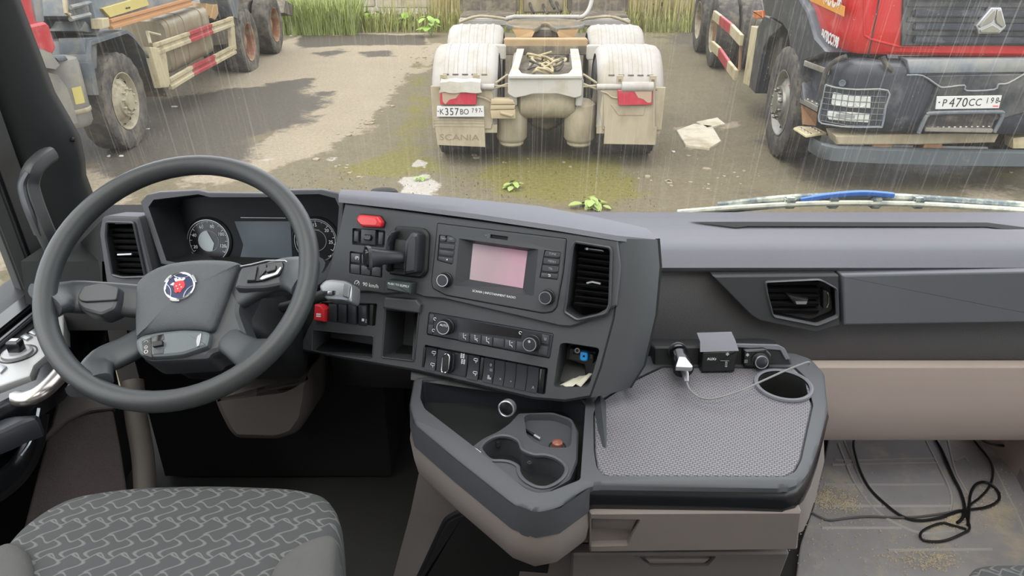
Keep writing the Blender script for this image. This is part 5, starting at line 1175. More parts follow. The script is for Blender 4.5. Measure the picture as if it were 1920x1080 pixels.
b = B(); b.prism(UP, UP.px(zs_((308, 648), (590, 690), (583, 785), (300, 742))), -.001, .0004); b.build('speed_plate', mk('plate_grey', (62, 64, 66), .5), dash)
pk = node('parking_brake', dash); pk['label'] = 'black parking brake lever pointing at the driver'
b = B(); b.plate(UP, rp(UP.px(zs_((690, 262), (905, 282), (945, 330), (928, 625), (885, 672), (632, 640), (648, 350))), .006), [], -.002, .010, .004); b.build('brake_base', MT['black'], pk)
for q in ([(655, 335), (700, 292), (728, 300), (690, 400), (672, 620), (645, 600)], [(800, 380), (850, 305), (905, 320), (915, 380), (900, 620), (790, 640), (788, 560)]):
    b = B(); b.prism(UP, rp(UP.px(zs_(*q)), .005), .008, .034, .007); b.build('brake_cheek', MT['button_dark'], pk)
b = B(); b.prism(UP, UP.px(zs_((700, 360), (800, 370), (785, 600), (680, 590))), .008, .020, .004); b.build('brake_drum', MT['black'], pk)
pa = UP.at(*UP.uv(*zs_((772, 505))[0]), .018)
kn = [pa, pa+ST.n*.03+E1*-.012, pa+ST.n*.055+E1*-.030-E2*.004]
b = B(); ks = cr([pa, pa+ST.n*.022-E1*.016, pa+ST.n*.040-E1*.034-E2*.002, pa+ST.n*.052-E1*.046-E2*.004], 5)
nks = len(ks); b.sweep(ks, [lerp(.013, .017, i/(nks-1)) for i in range(nks)], [lerp(.011, .021, (i/(nks-1))**2) for i in range(nks)], E2, 14, .6); b.build('lever', MT['button_dark'], pk)
kd = (ks[-1]-ks[-3]).normalized(); ku = (E2-kd*E2.dot(kd)).normalized(); KF = Pl(ks[-1], ku.cross(kd), ku)
b = B(); b.prism(KF, rp(rect(0, 0, .024, .032), .008), -.002, .007, .003); b.build('lever_button', MT['gloss_black'], pk)
ring(KF, rp(rect(0, 0, .034, .044), .012), .003, -.003, .003).build('lever_rim', MT['button'], pk)
# trailer supply button
b = B(); UB = UP.off(0); b.prism(UB, rp(UB.px(zs_((655, 672), (842, 700), (832, 790), (645, 750))), .002), 0, .024, .003); sb = b.build('supply_button', mk('supply_green', (52, 60, 60), .3), dash, label='dark green push button with white lettering')
text('PUSH TO SUPPLY', UB, *UB.uv(*zs_((740, 716))[0]), .0058, MT['white_print'], sb, d=.0243)
# flip lid above the pocket
b = B(); b.prism(ST, ST.px(zs_((608, 812), (850, 832), (884, 875), (872, 940), (586, 902), (590, 850))), -.004, .010, .004); b.build('pocket_lid', MT['fascia'], dash)
ring(ST, h_pocket, .003, -.001, .003).build('pocket_lip', MT['button'], dash)
ring(ST, h_bin, .002, -.001, .002).build('bin_lip', MT['button'], dash)
# red guarded switch and its neighbours
RB = ST.off(-.010); rb = node('switch_row', dash)
b = B(); b.prism(RB, RB.px(zs_((86, 866), (128, 868), (165, 905), (160, 1000), (78, 988))), 0, .022, .003); rg = b.build('guarded_switch', MT['red_plastic'], rb, label='red guarded switch')
for i, x in enumerate((172, 247, 322, 402)):
    btn(RB, RB.px(zs_((x, 862+i*3), (x+72, 864+i*3), (x+70, 1012+i*10), (x-2, 1002+i*10))), .013, MT['button_dark'], rb, 'rocker_switch', .003)
btn(RB, RB.px(zs_((488, 868), (524, 870), (512, 1038), (482, 1034))), .011, MT['black'], rb, 'end_cap', .002)
RT = RB.off(.0132); a, c = RT.uv(*zs_((432, 1000))[0]); text('■▯', RT, a, c, .007, MT['white_print'], rb)
b = B(); 
for i in range(2): b.prism(RB.off(.0222), RB.px(zs_((104, 934+i*16), (138, 936+i*16), (137, 946+i*16), (103, 944+i*16))), 0, .0004)
b.build('switch_mark', MT['white_print'], rg)

# ---- climate panel
cl = node('climate_panel', dash); CPn = ST.off(-.006)
b = B(); b.plate(CPn, inset(h_clim, .001), [], -.001, .008, .002); b.build('front_plate', MT['button_dark'], cl)
CT = CPn.off(.008)
b = B(); b.prism(CT, CT.px(zcl((445, 150), (1062, 262), (1052, 345), (430, 268))), -.001, .0006); b.build('display', MT['gloss_black'], cl)
for i in range(6):
    x = 428+i*116; y = 274+i*18.6
    btn(CT, CT.px(zcl((x, y), (x+112, y+18), (x+107, y+110), (x-5, y+92))), .002, MT['button'], cl, 'button', .0008)
pads(CT, zcl, [[(1262, 296), (1340, 310), (1330, 410), (1252, 396)], [(1232, 410), (1326, 424), (1314, 520), (1222, 502)]], .002, MT['button'], cl)
pads(CT, zcl, [[(140, 96), (190, 104), (180, 200), (126, 190)], [(126, 200), (180, 210), (172, 306), (114, 296)]], .002, MT['button'], cl)
knob(CT, *zcl((312, 222))[0], .0142, .020, cl); knob(CT, *zcl((1168, 386))[0], .0142, .020, cl)
KT = CT.off(.0212); text('AUTO', KT, *KT.uv(*zcl((280, 214))[0]), .0058, MT['white_print'], cl)
text('*', KT, *KT.uv(*zcl((1132, 388))[0]), .012, MT['white_print'], cl)
CU = CT.off(.0021)
def seat_icon(pl, u, v, s, parent, k=0):
    a, c = pl.uv(u, v); b = B()
    b.tube([pl.at(a-.002*s, c+.004*s), pl.at(a-.0008*s, c-.002*s), pl.at(a+.003*s, c-.002*s), pl.at(a+.004*s, c-.005*s)], .0005, 5)
    b.tube([pl.at(a+.001*s, c+(.003 if k != 1 else 0)*s), pl.at(a+.004*s, c+(.004 if k != 1 else .001)*s)], .0005, 5)
    b.lathe([(.0008*s, 0), (.0008*s, .0004)], pl.mat(a-.002*s, c+.0058*s), 8, (False, True)); return b.build('air_icon', MT['white_print'], parent)
for i in (0, 1, 2, 4):
    u, v = zcl((480+i*116, 328+i*18.6))[0]; seat_icon(CU, u, v, 1, cl, i)
for q in ((195, 148), (180, 262), (1048, 286)):
    a, c = CT.uv(*zcl(q)[0]); b = B(); b.tube([CT.at(a+.0026*math.cos(t), c+.0026*math.sin(t), .0022) for t in [R(20+40*i) for i in range(8)]], .0005, 5); b.build('air_icon', MT['white_print'], cl)
text('≡', CU, *CU.uv(*zcl((1294, 352))[0]), .010, MT['grey_print'], cl)

# ---- rocker switch bank
bkk = node('switch_bank', dash); BK = ST.off(-.011)
def topx(x): t = (x-90)/1225; return (x, 412+t*228)
def botx(x): t = (x-90)/1225; return (70+t*1220, 630+t*262)
for xa, xb, m_, nm, d in ((90, 126, 'black', 'end_cap', .011), (130, 236, 'button_dark', 'rocker_switch', .014), (240, 546, 'button_dark', 'rotary_switch_plate', .012), (550, 660, 'button_dark', 'rocker_switch', .014), (664, 702, 'black', 'end_cap', .010), (706, 808, 'button_dark', 'rocker_switch', .014), (814, 916, 'button_dark', 'rocker_switch', .014), (920, 1026, 'button_dark', 'rocker_switch', .014), (1030, 1136, 'button_dark', 'rocker_switch', .014), (1140, 1252, 'button_dark', 'rocker_switch', .014), (1256, 1314, 'gloss_black', 'end_cap', .012)):
    q = BK.px(zcl(topx(xa), topx(xb), botx(xb), botx(xa)))
    if nm == 'rocker_switch':      # a rocker has two faces meeting in a valley
        mid = [BK.at(*((V(q[1])+V(q[2]))/2), d-.004), BK.at(*((V(q[0])+V(q[3]))/2), d-.004)]
        b = B(); P0 = [BK.at(*p, 0) for p in q]; P1 = [BK.at(*p, d) for p in q]
        b.add(P0+P1+mid, [[0, 1, 5, 4], [2, 3, 7, 6], [4, 5, 8, 9], [9, 8, 6, 7], [1, 2, 6, 8, 5], [3, 0, 4, 9, 7]]); b.build(nm, MT[m_], bkk, bev=.0008)
    else: btn(BK, q, d, MT[m_], bkk, nm, .0015)
lv = rp(ST.px(zcl((282, 495), (330, 470), (392, 488), (400, 520), (390, 660), (350, 690), (280, 680))), .005)
b = B(); b.prism(ST, lv, 0, .008, .003); b.build('rotary_base', MT['black'], bkk)
SL = ST.off(.012); kl = rp(SL.px(zcl((284, 505), (325, 478), (362, 505), (348, 655), (318, 685), (268, 672))), .006)
b = B(); b.prism(ST, kl, .004, .022, .003); b.build('rotary_grip', MT['gloss_black'], bkk)
ring(ST, kl, .002, .020, .0235).build('grip_ring', MT['chrome'], bkk)
BTt = BK.off(.0142)
for (x, y, s) in ((178, 490, 1), (165, 608, 1), (597, 562, 1), (590, 692, 1)):
    a, c = BTt.uv(*zcl((x, y))[0]); b = B()
    b.tube([BTt.at(a-.004, c+.001), BTt.at(a-.003, c+.003), BTt.at(a+.004, c+.003), BTt.at(a+.004, c-.001), BTt.at(a-.003, c-.001)], .0005, 5, True)
    b.tube([BTt.at(a+.001, c-.001), BTt.at(a+.001, c-.005)], .0005, 5); b.build('lamp_icon', MT['white_print'], bkk)
b = B()
for dx, dy in ((0, 0), (6, 58)):
    for k in (-1, 0, 1):
        a, c = BTt.uv(*zcl((462+dx, 520+dy))[0]); b.tube([BTt.at(a-.004, c+.003*k, -.0015), BTt.at(a+.004, c+.003*k, -.0015)], .0005, 5)
    for k in (-1, 1): b.tube([BTt.at(a+.0025*k, c-.005, -.0015), BTt.at(a+.0025*k, c+.005, -.0015)], .0005, 5)
b.build('axle_icon', MT['white_print'], bkk)
for s, x, y in (('0', 750, 610), ('III', 752, 660), ('▙', 735, 735), ('x', 845, 745), ('+', 950, 775), ('A', 1172, 835)):
    text(s, BTt, *BTt.uv(*zcl((x, y))[0]), .0075, MT['grey_print'], bkk)

# ---- key pocket: socket plate
KPl = ST.off(-.045)
b = B(); b.prism(KPl, rp(KPl.px(zcl((1536, 430), (1808, 472), (1778, 592), (1528, 545))), .002), -.02, .006, .002); kpn = b.build('socket_plate', MT['button_dark'], dash)
b = B(); b.lathe([(.005, 0), (.005, .002), (.003, .002)], KPl.mat(*KPl.uv(*zcl((1622, 458))[0]), .006), 14); b.build('socket_rim', MT['satin'], kpn)
b = B(); b.prism(KPl, KPl.px(zcl((1578, 472), (1690, 492), (1686, 512), (1575, 492))), .006, .0066); b.build('card_slot', MT['hole'], kpn)
ky_ = thing('ignition_key', 'bright blue plastic key head stuck in the socket of the right dash pocket', 'key', KPl.hit(*zcl((1685, 520))[0]))
kk = rp(KPl.off(.012).px(zcl((1648, 488), (1660, 470), (1722, 478), (1732, 510), (1722, 562), (1680, 566), (1646, 552))), .003)
b = B(); b.prism(KPl, kk, .0065, .020, .003); kb = b.build('key_head', MT['blue_plastic'], ky_)
b = B(); b.lathe([(.0022, 0), (.0022, .0004)], KPl.mat(*KPl.off(.02).uv(*zcl((1678, 522))[0]), .0201), 12, (False, True)); b.build('key_hole', MT['hole'], ky_)
b = B(); b.prism(KPl, rp(KPl.off(.012).px(zcl((1735, 490), (1778, 500), (1786, 555), (1730, 562))), .003), .0065, .016, .003); b.build('key_collar', MT['black'], ky_)
pp = [ST.off(-.01).hit(*p) for p in zcl((1388, 838), (1572, 742), (1770, 688), (1650, 815))]
PPn = [ST.off(-.005).hit(*zcl((1388, 836))[0]), ST.off(-.050).hit(*zcl((1572, 742))[0]), ST.off(-.050).hit(*zcl((1762, 690))[0]), ST.off(-.005).hit(*zcl((1645, 812))[0])]
ppr = thing('folded_paper', 'creased pale paper slip lying in the pocket under the blue key', 'paper', PPn[0])
nn = (PPn[1]-PPn[0]).cross(PPn[3]-PPn[0]).normalized()*.0012
def pat(u, v): return (PPn[0]*(1-u)+PPn[3]*u)*(1-v)+(PPn[1]*(1-u)+PPn[2]*u)*v
b = B(); G = [[pat(i/6, j/4)+nn*(3*math.sin(i*2.2)*(1-j/6)) for i in range(7)] for j in range(5)]
b.loft(G, False); b.loft([[p+nn for p in r] for r in G], False); b.build('sheet', mk('paper', (205, 200, 184), .8, var=.2, vs=60), ppr, sm=20)

# ================================================================ instrument binnacle
z4 = zc(0, 360, 3)
BN = Pl(ay(470, 430, 1.40), (math.cos(R(4)), -math.sin(R(4)), 0), (0, .30, 1))
hood_o = BN.px([(263, 382), (276, 368), (300, 362), (372, 357), (392, 361), (500, 360), (520, 354), (606, 351), (640, 358), (648, 376), (645, 430), (638, 480), (622, 516), (590, 540), (420, 520), (300, 500)])
hood_i = BN.px([(280, 392), (290, 378), (374, 366), (396, 371), (500, 369), (526, 364), (600, 361), (630, 368), (637, 384), (632, 440), (622, 482), (606, 508), (560, 520), (420, 510), (312, 492)])
b = B(); o_, i_ = ccw(hood_o), ccw(hood_i)
def bp(p, d, dz=0, dy=0): return BN.at(p[0], p[1], d)+V((0, dy, dz))
b.loft([[bp(p, -.16, -.03) for p in o_], [bp(p, -.006) for p in o_], [bp(p, 0) for p in inset(o_, .003)]], True)
b.build('binnacle_hood', MT['dash_soft'], dash, sm=50)
# rim between the hood and the opening: matched strips via tessellation
b = B(); b.plate(BN, inset(hood_o, .002), [(hood_i, None)], -.012, .002, .002); b.build('binnacle_rim', MT['dash'], dash, sm=30)
CD = BN.off(-.085)
cen = V((sum(p[0] for p in i_)/len(i_), sum(p[1] for p in i_)/len(i_)))
clp = CD.px([(318, 402), (330, 390), (480, 384), (620, 386), (634, 396), (632, 470), (618, 500), (560, 515), (350, 505), (330, 480)])
b = B(); back = [tuple(cen+(V(p)-cen)*.93) for p in i_]
b.loft([[BN.at(*p, 0) for p in i_], [BN.at(*p, -.085) for p in back]], True); b.build('binnacle_inside', mk('inside_grey', (34, 35, 38), .5), dash, sm=30)
cg = node('gauge_cluster', dash); cg['label'] = 'two round gauges beside a dark central display'
b = B(); b.prism(BN, back, -.095, -.084); b.build('cluster_face', mk('cluster_face', (24, 26, 30), .4, spec=.2), cg)
CF = BN.off(-.0835)
b = B(); b.prism(CF, rp(CF.px([(440, 416), (545, 414), (547, 480), (540, 500), (445, 500), (456, 460)]), .003), 0, .0008); b.build('display', mk('lcd', (82, 90, 98), .2, spec=.4), cg)
b = B(); b.tube([CF.at(*CF.uv(452, 409), .001), CF.at(*CF.uv(536, 408), .001)], .0008, 6); b.build('painted_glare', MT['white_print'], cg)  # white bar painted as glare above the display
def gauge(u, v, r, nums, a0, a1, ticks, part):
    a, c = CF.uv(u, v)
    b = B(); b.lathe([(r*1.18, 0), (r*1.18, .003), (r*1.1, .006), (r*1.06, .003)], CF.mat(a, c), 40); b.build('gauge_bezel', MT['black'], cg)
    b = B(); b.lathe([(r*1.05, .001), (r*1.05, .004), (r*1.02, .004), (r*1.02, .001)], CF.mat(a, c), 40); b.build('gauge_ring', MT['satin'], cg)
    b = B(); b.lathe([(r*1.03, .0006), (0.0001, .0006)], CF.mat(a, c), 40); b.build('gauge_dial', MT['gloss_black'], cg)
    b = B()
    for i in range(ticks+1):
        t = R(a0+(a1-a0)*i/ticks); w = .09 if i % 2 == 0 else .05
        b.tube([CF.at(a+math.cos(t)*r*.95, c+math.sin(t)*r*.95, .0012), CF.at(a+math.cos(t)*r*(.95-w*1.4), c+math.sin(t)*r*(.95-w*1.4), .0012)], .0005, 4)
    b.tube([CF.at(a+math.cos(t)*r*.95, c+math.sin(t)*r*.95, .0012) for t in [R(a0+(a1-a0)*i/30) for i in range(31)]], .0004, 4)
    b.build('gauge_scale', MT['white_print'], cg)
    b = B(); b.lathe([(r*.52, .001), (r*.52, .0016), (r*.5, .0016), (r*.5, .001)], CF.mat(a, c), 32); b.build('gauge_inner_ring', MT['grey_print'], cg)
    for s, an in nums: text(s, CF, a+math.cos(R(an))*r*.74, c+math.sin(R(an))*r*.74, r*.22, MT['white_print'], cg, d=.0014)
    return a, c
a, c = gauge(391, 454, .044, (('20', 205), ('40', 160), ('60', 115), ('80', 72), ('100', 28), ('120', -18)), 215, -35, 14, 0)
b = B(); r = .044; b.prism(CF, [(a+x*r*.5, c+y*r*.5) for x, y in arc(0, 0, 1, 95, 290, 16)]+[(a+r*.28, c-r*.12)], .0012, .002); b.build('gauge_screen', mk('lcd_pale', (168, 178, 182), .2), cg)
text('km/h', CF, a, c+r*.62, .005, MT['grey_print'], cg, d=.0014)
a, c = gauge(592, 449, .044, (('5', 188), ('10', 140), ('15', 92), ('20', 42), ('25', -5)), 210, -30, 12, 0)
text('x 100 rpm', CF, a, c+r*.52, .004, MT['grey_print'], cg, d=.0014)
b = B(); b.tube([CF.at(a+math.cos(R(t))*r*.9, c+math.sin(R(t))*r*.9, .0014) for t in (196, 202, 208, 214)], .001, 5); b.build('red_band', MT['red_plastic'], cg)
text('⛽ ·  ½  ·', CF, *CF.uv(388, 487), .006, MT['grey_print'], cg, d=.0012)
text('•▲', CF, *CF.uv(618, 478), .006, MT['white_print'], cg, d=.0012)
# left vent pod
VN = Pl(ay(240, 460, 1.40), (math.cos(R(14)), math.sin(R(-14)), 0), (0, .22, 1))
vo3 = rp(VN.px(z4((622, 165), (778, 160), (832, 470), (700, 482), (640, 470), (612, 250))), .006)
b = B(); b.plate(VN, rp(VN.px(z4((590, 150), (610, 138), (795, 132), (868, 492), (860, 520), (700, 540), (598, 520), (570, 240))), .008), [(vo3, None)], -.05, .006, .004); b.build('vent_pod', MT['dash'], dash)
rows = []
for k in range(8):
    y = 208+k*33; x = 618+k*4
    q = VN.px(z4((x, y+6), (785+k*6, y), (x, y+24), (785+k*6, y+18))); rows.append((q[0], q[1], q[2], q[3]))
lv_ = vent(VN.off(.006), vo3, rows, 'narrow slatted vent left of the steering wheel')
b = B(); V3 = VN.off(.004)
for q in (((650, 178), (740, 172)), ((655, 358), (735, 350))): b.tube([V3.at(*V3.uv(*p), -.003) for p in z4(*q)], .0026, 6)
b.build('vent_tab', MT['satin'], lv_)
# dash flank between the vent pod and the pillar
b = B(); b.loft([[ay(u, v, y) for u, v, y in ((196, 408, 1.42), (190, 440, 1.42), (192, 520, 1.42), (200, 640, 1.42))], [ay(u, v, y) for u, v, y in ((150, 455, 1.55), (150, 480, 1.55), (155, 560, 1.55), (170, 660, 1.5))]], False); b.build('end_cover', MT['hole'], dash, sm=60)
b = B(); b.prism(BN, BN.px([(190, 560), (300, 520), (600, 540), (560, 655), (520, 720), (210, 650)]), -.16, -.05, .01); b.build('lower_fascia', MT['black'], dash)
KN = Pl(ay(480, 760, 1.36), (1, 0, 0), (0, .22, 1)); L = []
kq = rp(ccw(KN.px([(392, 740), (430, 735), (530, 722), (560, 705), (583, 688), (584, 740), (574, 790), (552, 820), (520, 830), (440, 828), (424, 812), (405, 775)])), .012, 4)
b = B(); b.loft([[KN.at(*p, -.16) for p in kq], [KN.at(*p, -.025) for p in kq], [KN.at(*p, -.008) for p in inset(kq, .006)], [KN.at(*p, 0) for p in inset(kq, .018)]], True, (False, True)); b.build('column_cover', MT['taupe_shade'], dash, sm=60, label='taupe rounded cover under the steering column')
b = B(); b.prism(KN, KN.px([(590, 690), (775, 712), (770, 770), (600, 765)]), -.25, -.12, .01); b.build('footwell_panel', MT['black'], dash)
# ================================================================ steering wheel
WC = CAM+V((-.5575, 1.1275, -.538)); WN = V((0, -.635, .7725)).normalized()
WH = Pl(WC, (1, 0, 0), (0, WN.z, -WN.y))
sw = thing('steering_wheel', 'large dark grey four-spoke truck steering wheel with a griffin badge', 'steering wheel', WC-WN*.12)
rr0 = .2175
b = B(); L = []; NR = 72
for i in range(NR+1):
    t = 2*math.pi*i/NR; d = WH.e1*math.cos(t)+WH.e2*math.sin(t)
    L.append([WC+d*(rr0+.0172*math.cos(a))+WN*.0190*math.sin(a) for a in [2*math.pi*j/16 for j in range(16)]])
b.loft(L, True); b.build('rim', MT['wheel_rubber'], sw, sm=60)
HB = WH.off(-.040)      # hub face sits below the rim
z7 = zc(230, 470, 4.909); zw = zc(0, 360, 3)
pad = HB.px(z7((118, 330), (130, 285), (200, 210), (330, 140), (480, 100), (700, 78), (880, 78), (1020, 92), (1098, 120), (1052, 160), (935, 480), (868, 640), (828, 745), (700, 722), (520, 722), (330, 742), (180, 772), (118, 822), (108, 640)))
b = B(); pc = V((sum(p[0] for p in pad)/len(pad), sum(p[1] for p in pad)/len(pad))); pp_ = rp(ccw(pad), .012, 3)
def sc(p, k): return tuple(pc+(V(p)-pc)*k)
b.loft([[HB.at(*p, -.045) for p in pp_], [HB.at(*p, -.006) for p in pp_], [HB.at(*p, -.002) for p in inset(pp_, .0012)], [HB.at(*p, .001) for p in inset(pp_, .004)], [HB.at(*sc(p, .82), .006) for p in pp_], [HB.at(*sc(p, .5), .010) for p in pp_], [HB.at(*sc(p, .15), .011) for p in pp_]], True, (True, True))
b.build('hub_pad', MT['hub_pad'], sw, sm=60)
# hub body under the pad
hb = HB.px(zw((740, 500), (800, 465), (1040, 395), (1340, 395), (1440, 420), (1330, 640), (1400, 830), (1180, 900), (1160, 930), (800, 950), (735, 850)))
b = B(); b.prism(HB, rp(hb, .015), -.075, -.012, .010); b.build('hub_body', MT['spoke'], sw)
def rimpt(u, v): 
    a, c = WH.uv(u, v); k = rr0/math.hypot(a, c); return WH.at(a*k, c*k)
def spoke(pts, ws, hs, nm='spoke'):
    b = B(); q = cr(pts, 5); n = len(q)-1
    wi = [lerp(ws[int(min(i/n*(len(ws)-1), len(ws)-1.001))], ws[int(min(i/n*(len(ws)-1), len(ws)-1.001))+1], (i/n*(len(ws)-1)) % 1 if i < n else 1) for i in range(n+1)]
    hi = [lerp(hs[int(min(i/n*(len(hs)-1), len(hs)-1.001))], hs[int(min(i/n*(len(hs)-1), len(hs)-1.001))+1], (i/n*(len(hs)-1)) % 1 if i < n else 1) for i in range(n+1)]
    b.sweep(q, wi, hi, WN, 16, .6); return b.build(nm, MT['spoke'], sw, sm=60)
HS = HB.off(-.012)
hp_ = lambda u, v, d=0: HS.at(*HS.uv(u, v), d)
spoke([rimpt(95, 560), hp_(140, 565, .018), hp_(180, 560, .004), hp_(262, 560, -.014)], [.040, .030, .029, .030], [.014, .012, .013, .014])
spoke([rimpt(590, 520), hp_(545, 520, .016), hp_(490, 530, .002), hp_(420, 555, -.020)], [.040, .030, .027, .030], [.014, .013, .015, .014])
spoke([rimpt(170, 720), hp_(195, 688, .016), hp_(235, 655, -.004), hp_(280, 620, -.022)], [.036, .026, .024, .026], [.014, .011, .012, .012])
spoke([rimpt(505, 690), hp_(472, 668, .014), hp_(440, 645, -.004), hp_(395, 610, -.022)], [.042, .028, .024, .026], [.014, .011, .012, .012])
# blank pad on the left, key pad on the right
LPd = HB.off(.014)
q = rp(LPd.px(zw((412, 575), (450, 525), (560, 500), (668, 528), (660, 600), (640, 655), (560, 690), (450, 660), (415, 625))), .006)
b = B(); b.prism(LPd, q, -.040, -.004, .006); b.build('switch_pod', MT['spoke'], sw)
b = B(); b.prism(LPd, rp(LPd.px(zw((435, 590), (475, 528), (570, 508), (668, 535), (655, 608), (480, 618), (448, 612))), .004), -.006, .001, .002); b.build('blank_cover', MT['button'], sw)
RPd = HB.off(.017)
b = B(); b.prism(RPd, rp(RPd.px(z7((1075, 140), (1180, 120), (1330, 85), (1490, 85), (1530, 110), (1540, 200), (1500, 300), (1300, 340), (1100, 345), (1010, 330))), .006), -.045, -.004, .006); b.build('switch_pod', MT['spoke'], sw)
b = B(); b.prism(RPd, rp(RPd.px(z7((1182, 160), (1260, 130), (1470, 98), (1482, 140), (1440, 225), (1260, 280), (1135, 290))), .003), -.005, 0, .001); kp_ = b.build('key_pad', MT['gloss_black'], sw)
for q in (((1192, 168), (1248, 150), (1222, 282), (1148, 280)), ((1262, 140), (1330, 128), (1325, 190), (1262, 260))):
    b = B(); b.prism(RPd, rp(RPd.px(z7(*q)), .002), 0, .004, .0012); b.build('key', MT['button'], kp_)
b = B(); b.prism(RPd, rp(RPd.px(z7((1318, 165), (1420, 140), (1412, 185), (1330, 208))), .002), 0, .004, .0012); b.build('key', MT['button'], kp_)
b = B(); b.prism(RPd, rp(RPd.px(z7((1262, 262), (1290, 235), (1400, 210), (1455, 150), (1470, 160), (1430, 225), (1280, 278))), .002), 0, .003, .001); b.build('chrome_bar', MT['satin'], kp_)
b = B(); b.tube([RPd.at(*RPd.uv(*p), -.002) for p in z7((1080, 140), (1180, 122), (1325, 86), (1490, 86), (1532, 112))], .0012, 6); b.build('pod_edge', MT['satin'], sw)
# lower pod with the retarder slide
LW = HB.off(-.004)
b = B(); b.prism(LW, rp(LW.px(z7((118, 830), (180, 780), (340, 750), (560, 728), (740, 735), (822, 760), (800, 860), (790, 890), (560, 970), (400, 985), (240, 992), (160, 970), (128, 900))), .008), -.04, .004, .006); lw = b.build('lower_pod', mk('pod_grey', (92, 98, 101), .35), sw)
LT = LW.off(.004)
for q, m_, d in ((((178, 835), (262, 800), (272, 985), (190, 960)), 'gloss_black', .001), (((262, 790), (378, 768), (382, 820), (270, 855)), 'gloss_black', .001), (((285, 850), (378, 838), (380, 880), (290, 895)), 'black', .007), (((280, 910), (382, 895), (375, 950), (288, 955)), 'button', .001)):
    b = B(); b.prism(LT, LT.px(z7(*q)), -.001, d, .0006); b.build('slide_key', MT[m_], lw)
for s, y in (('◠', 850), ('⊙', 890), ('○', 935)): text(s, LT, *LT.uv(*z7((218, y))[0]), .0085, MT['white_print'], lw, d=.0014)
b = B(); b.prism(LT, LT.px(z7((690, 790), (728, 758), (726, 790), (708, 880), (685, 890), (680, 830))), -.001, .002, .001); b.build('painted_pod_glint', MT['satin'], lw)  # bright patch shaped as a glint on the lower pod
# griffin badge
BP_ = HB.off(.0125); ca, cc = BP_.uv(337.5, 537)
bd = node('badge', sw); bd['label'] = 'round blue badge with red crowned griffin head'
rb_ = .0245
b = B(); b.lathe([(rb_, -.004), (rb_, .001), (0.0001, .0013)], BP_.mat(ca, cc), 40); b.build('badge_disc', mk('navy', (38, 48, 84), .3), bd)
b = B(); b.lathe([(rb_*1.08, -.004), (rb_*1.06, .002), (rb_*.99, .0028), (rb_*.93, .002), (rb_*.92, 0)], BP_.mat(ca, cc), 48); b.build('badge_ring', MT['chrome'], bd)
for an in (32, 148, 262):
    b = B(); w = 17
    o2 = arc(ca, cc, rb_*1.17, an-w, an+w, 8); i2 = arc(ca, cc, rb_*1.02, an+w, an-w, 8); b.prism(BP_, o2+i2, -.003, .0025, .0006); b.build('badge_lug', MT['satin'], bd)
for an in (90, 205, 330):       # light swages between the three lobes
    b = B(); c0 = (ca+math.cos(R(an))*rb_*1.55, cc+math.sin(R(an))*rb_*1.55)
    b.tube([BP_.at(*p, .0016) for p in arc(c0[0], c0[1], rb_*.92, an+180-36, an+180+36, 10)], .0008, 5); b.build('badge_line', MT['satin'], bd)
gz = lambda *p: BP_.px(z7(*p))
b = B(); b.prism(BP_, gz((470, 330), (482, 300), (510, 285), (545, 275), (572, 285), (580, 315), (572, 345), (548, 365), (535, 392), (512, 385), (495, 398), (478, 378), (482, 352)), .001, .0026, .0008); b.build('griffin_head', MT['red_plastic'], bd)
b = B(); b.prism(BP_, gz((490, 290), (478, 262), (500, 252), (512, 270), (528, 248), (545, 266), (570, 248), (582, 262), (562, 280), (520, 284)), .001, .0026, .0006)
b.prism(BP_, gz((440, 318), (470, 296), (482, 300), (470, 326)), .001, .0024, .0005); b.build('griffin_crown', mk('silver_paint', (235, 235, 238), .3, .3), bd)
b = B()
for q in ((500, 330), (530, 318), (545, 340), (512, 355)): b.lathe([(.0012, 0), (.0009, .0004)], BP_.mat(*BP_.uv(*z7(q)[0]), .0027), 8, (False, True))
b.build('griffin_feather', MT['white_print'], bd)

# ================================================================ steering column with stalk
scn = thing('steering_column', 'dark steering column shroud with a silver-faced control stalk on its right', 'steering column', WC-WN*.30)
b = B(); L = []
for d, s in ((-.085, .55), (-.12, .75), (-.17, 1.0), (-.26, 1.05), (-.36, 1.0)):
    L.append([WC+WN*d+WH.e1*(x*s)+WH.e2*(y*s-.02) for x, y in rp([(-.13, -.05), (.13, -.05), (.13, .05), (.08, .10), (-.08, .10), (-.13, .05)], .03)])
b.loft(L, True, (True, True)); b.build('shroud', MT['black'], scn, sm=50)
# fixed pod seen through the lower right gap
b = B(); L = []
for d, s in ((.0, .8), (-.03, .95), (-.09, 1)):
    L.append([ay(490, 590, 1.26)+WN*d+WH.e1*(x*s)+WH.e2*(y*s) for x, y in circ(0, 0, .055, 24, .045)])
b.loft(L, True, (True, False)); b.build('column_collar', MT['button_dark'], scn, sm=50)
SQ = Pl(ay(630, 546, 1.235), (.94, -.25, .05), (.1, .62, .75))
b = B(); b.tube(cr([ay(500, 585, 1.24), ay(555, 570, 1.24), ay(600, 556, 1.24), ay(628, 548, 1.245)], 5), [.010]*6+[.011]*5+[.012]*5, 12); b.build('stalk', MT['black'], scn)
b = B(); b.prism(SQ, rp(SQ.px(zs_((78, 735), (120, 690), (180, 680), (290, 690), (345, 722), (342, 800), (328, 862), (255, 845), (130, 842), (95, 812))), .006), -.030, .004, .006); sk = b.build('stalk_head', mk('stalk_silver', (150, 152, 155), .32, .5), scn, label='silver stalk head')
b = B(); b.prism(SQ, rp(SQ.px(zs_((115, 780), (212, 772), (205, 808), (120, 815))), .002), .003, .006, .001); b.build('slide_switch', MT['gloss_black'], sk)
b = B(); b.prism(SQ, SQ.px(zs_((160, 782), (195, 778), (188, 806), (155, 808))), .006, .010, .001); b.build('slide_knob', MT['satin'], sk)
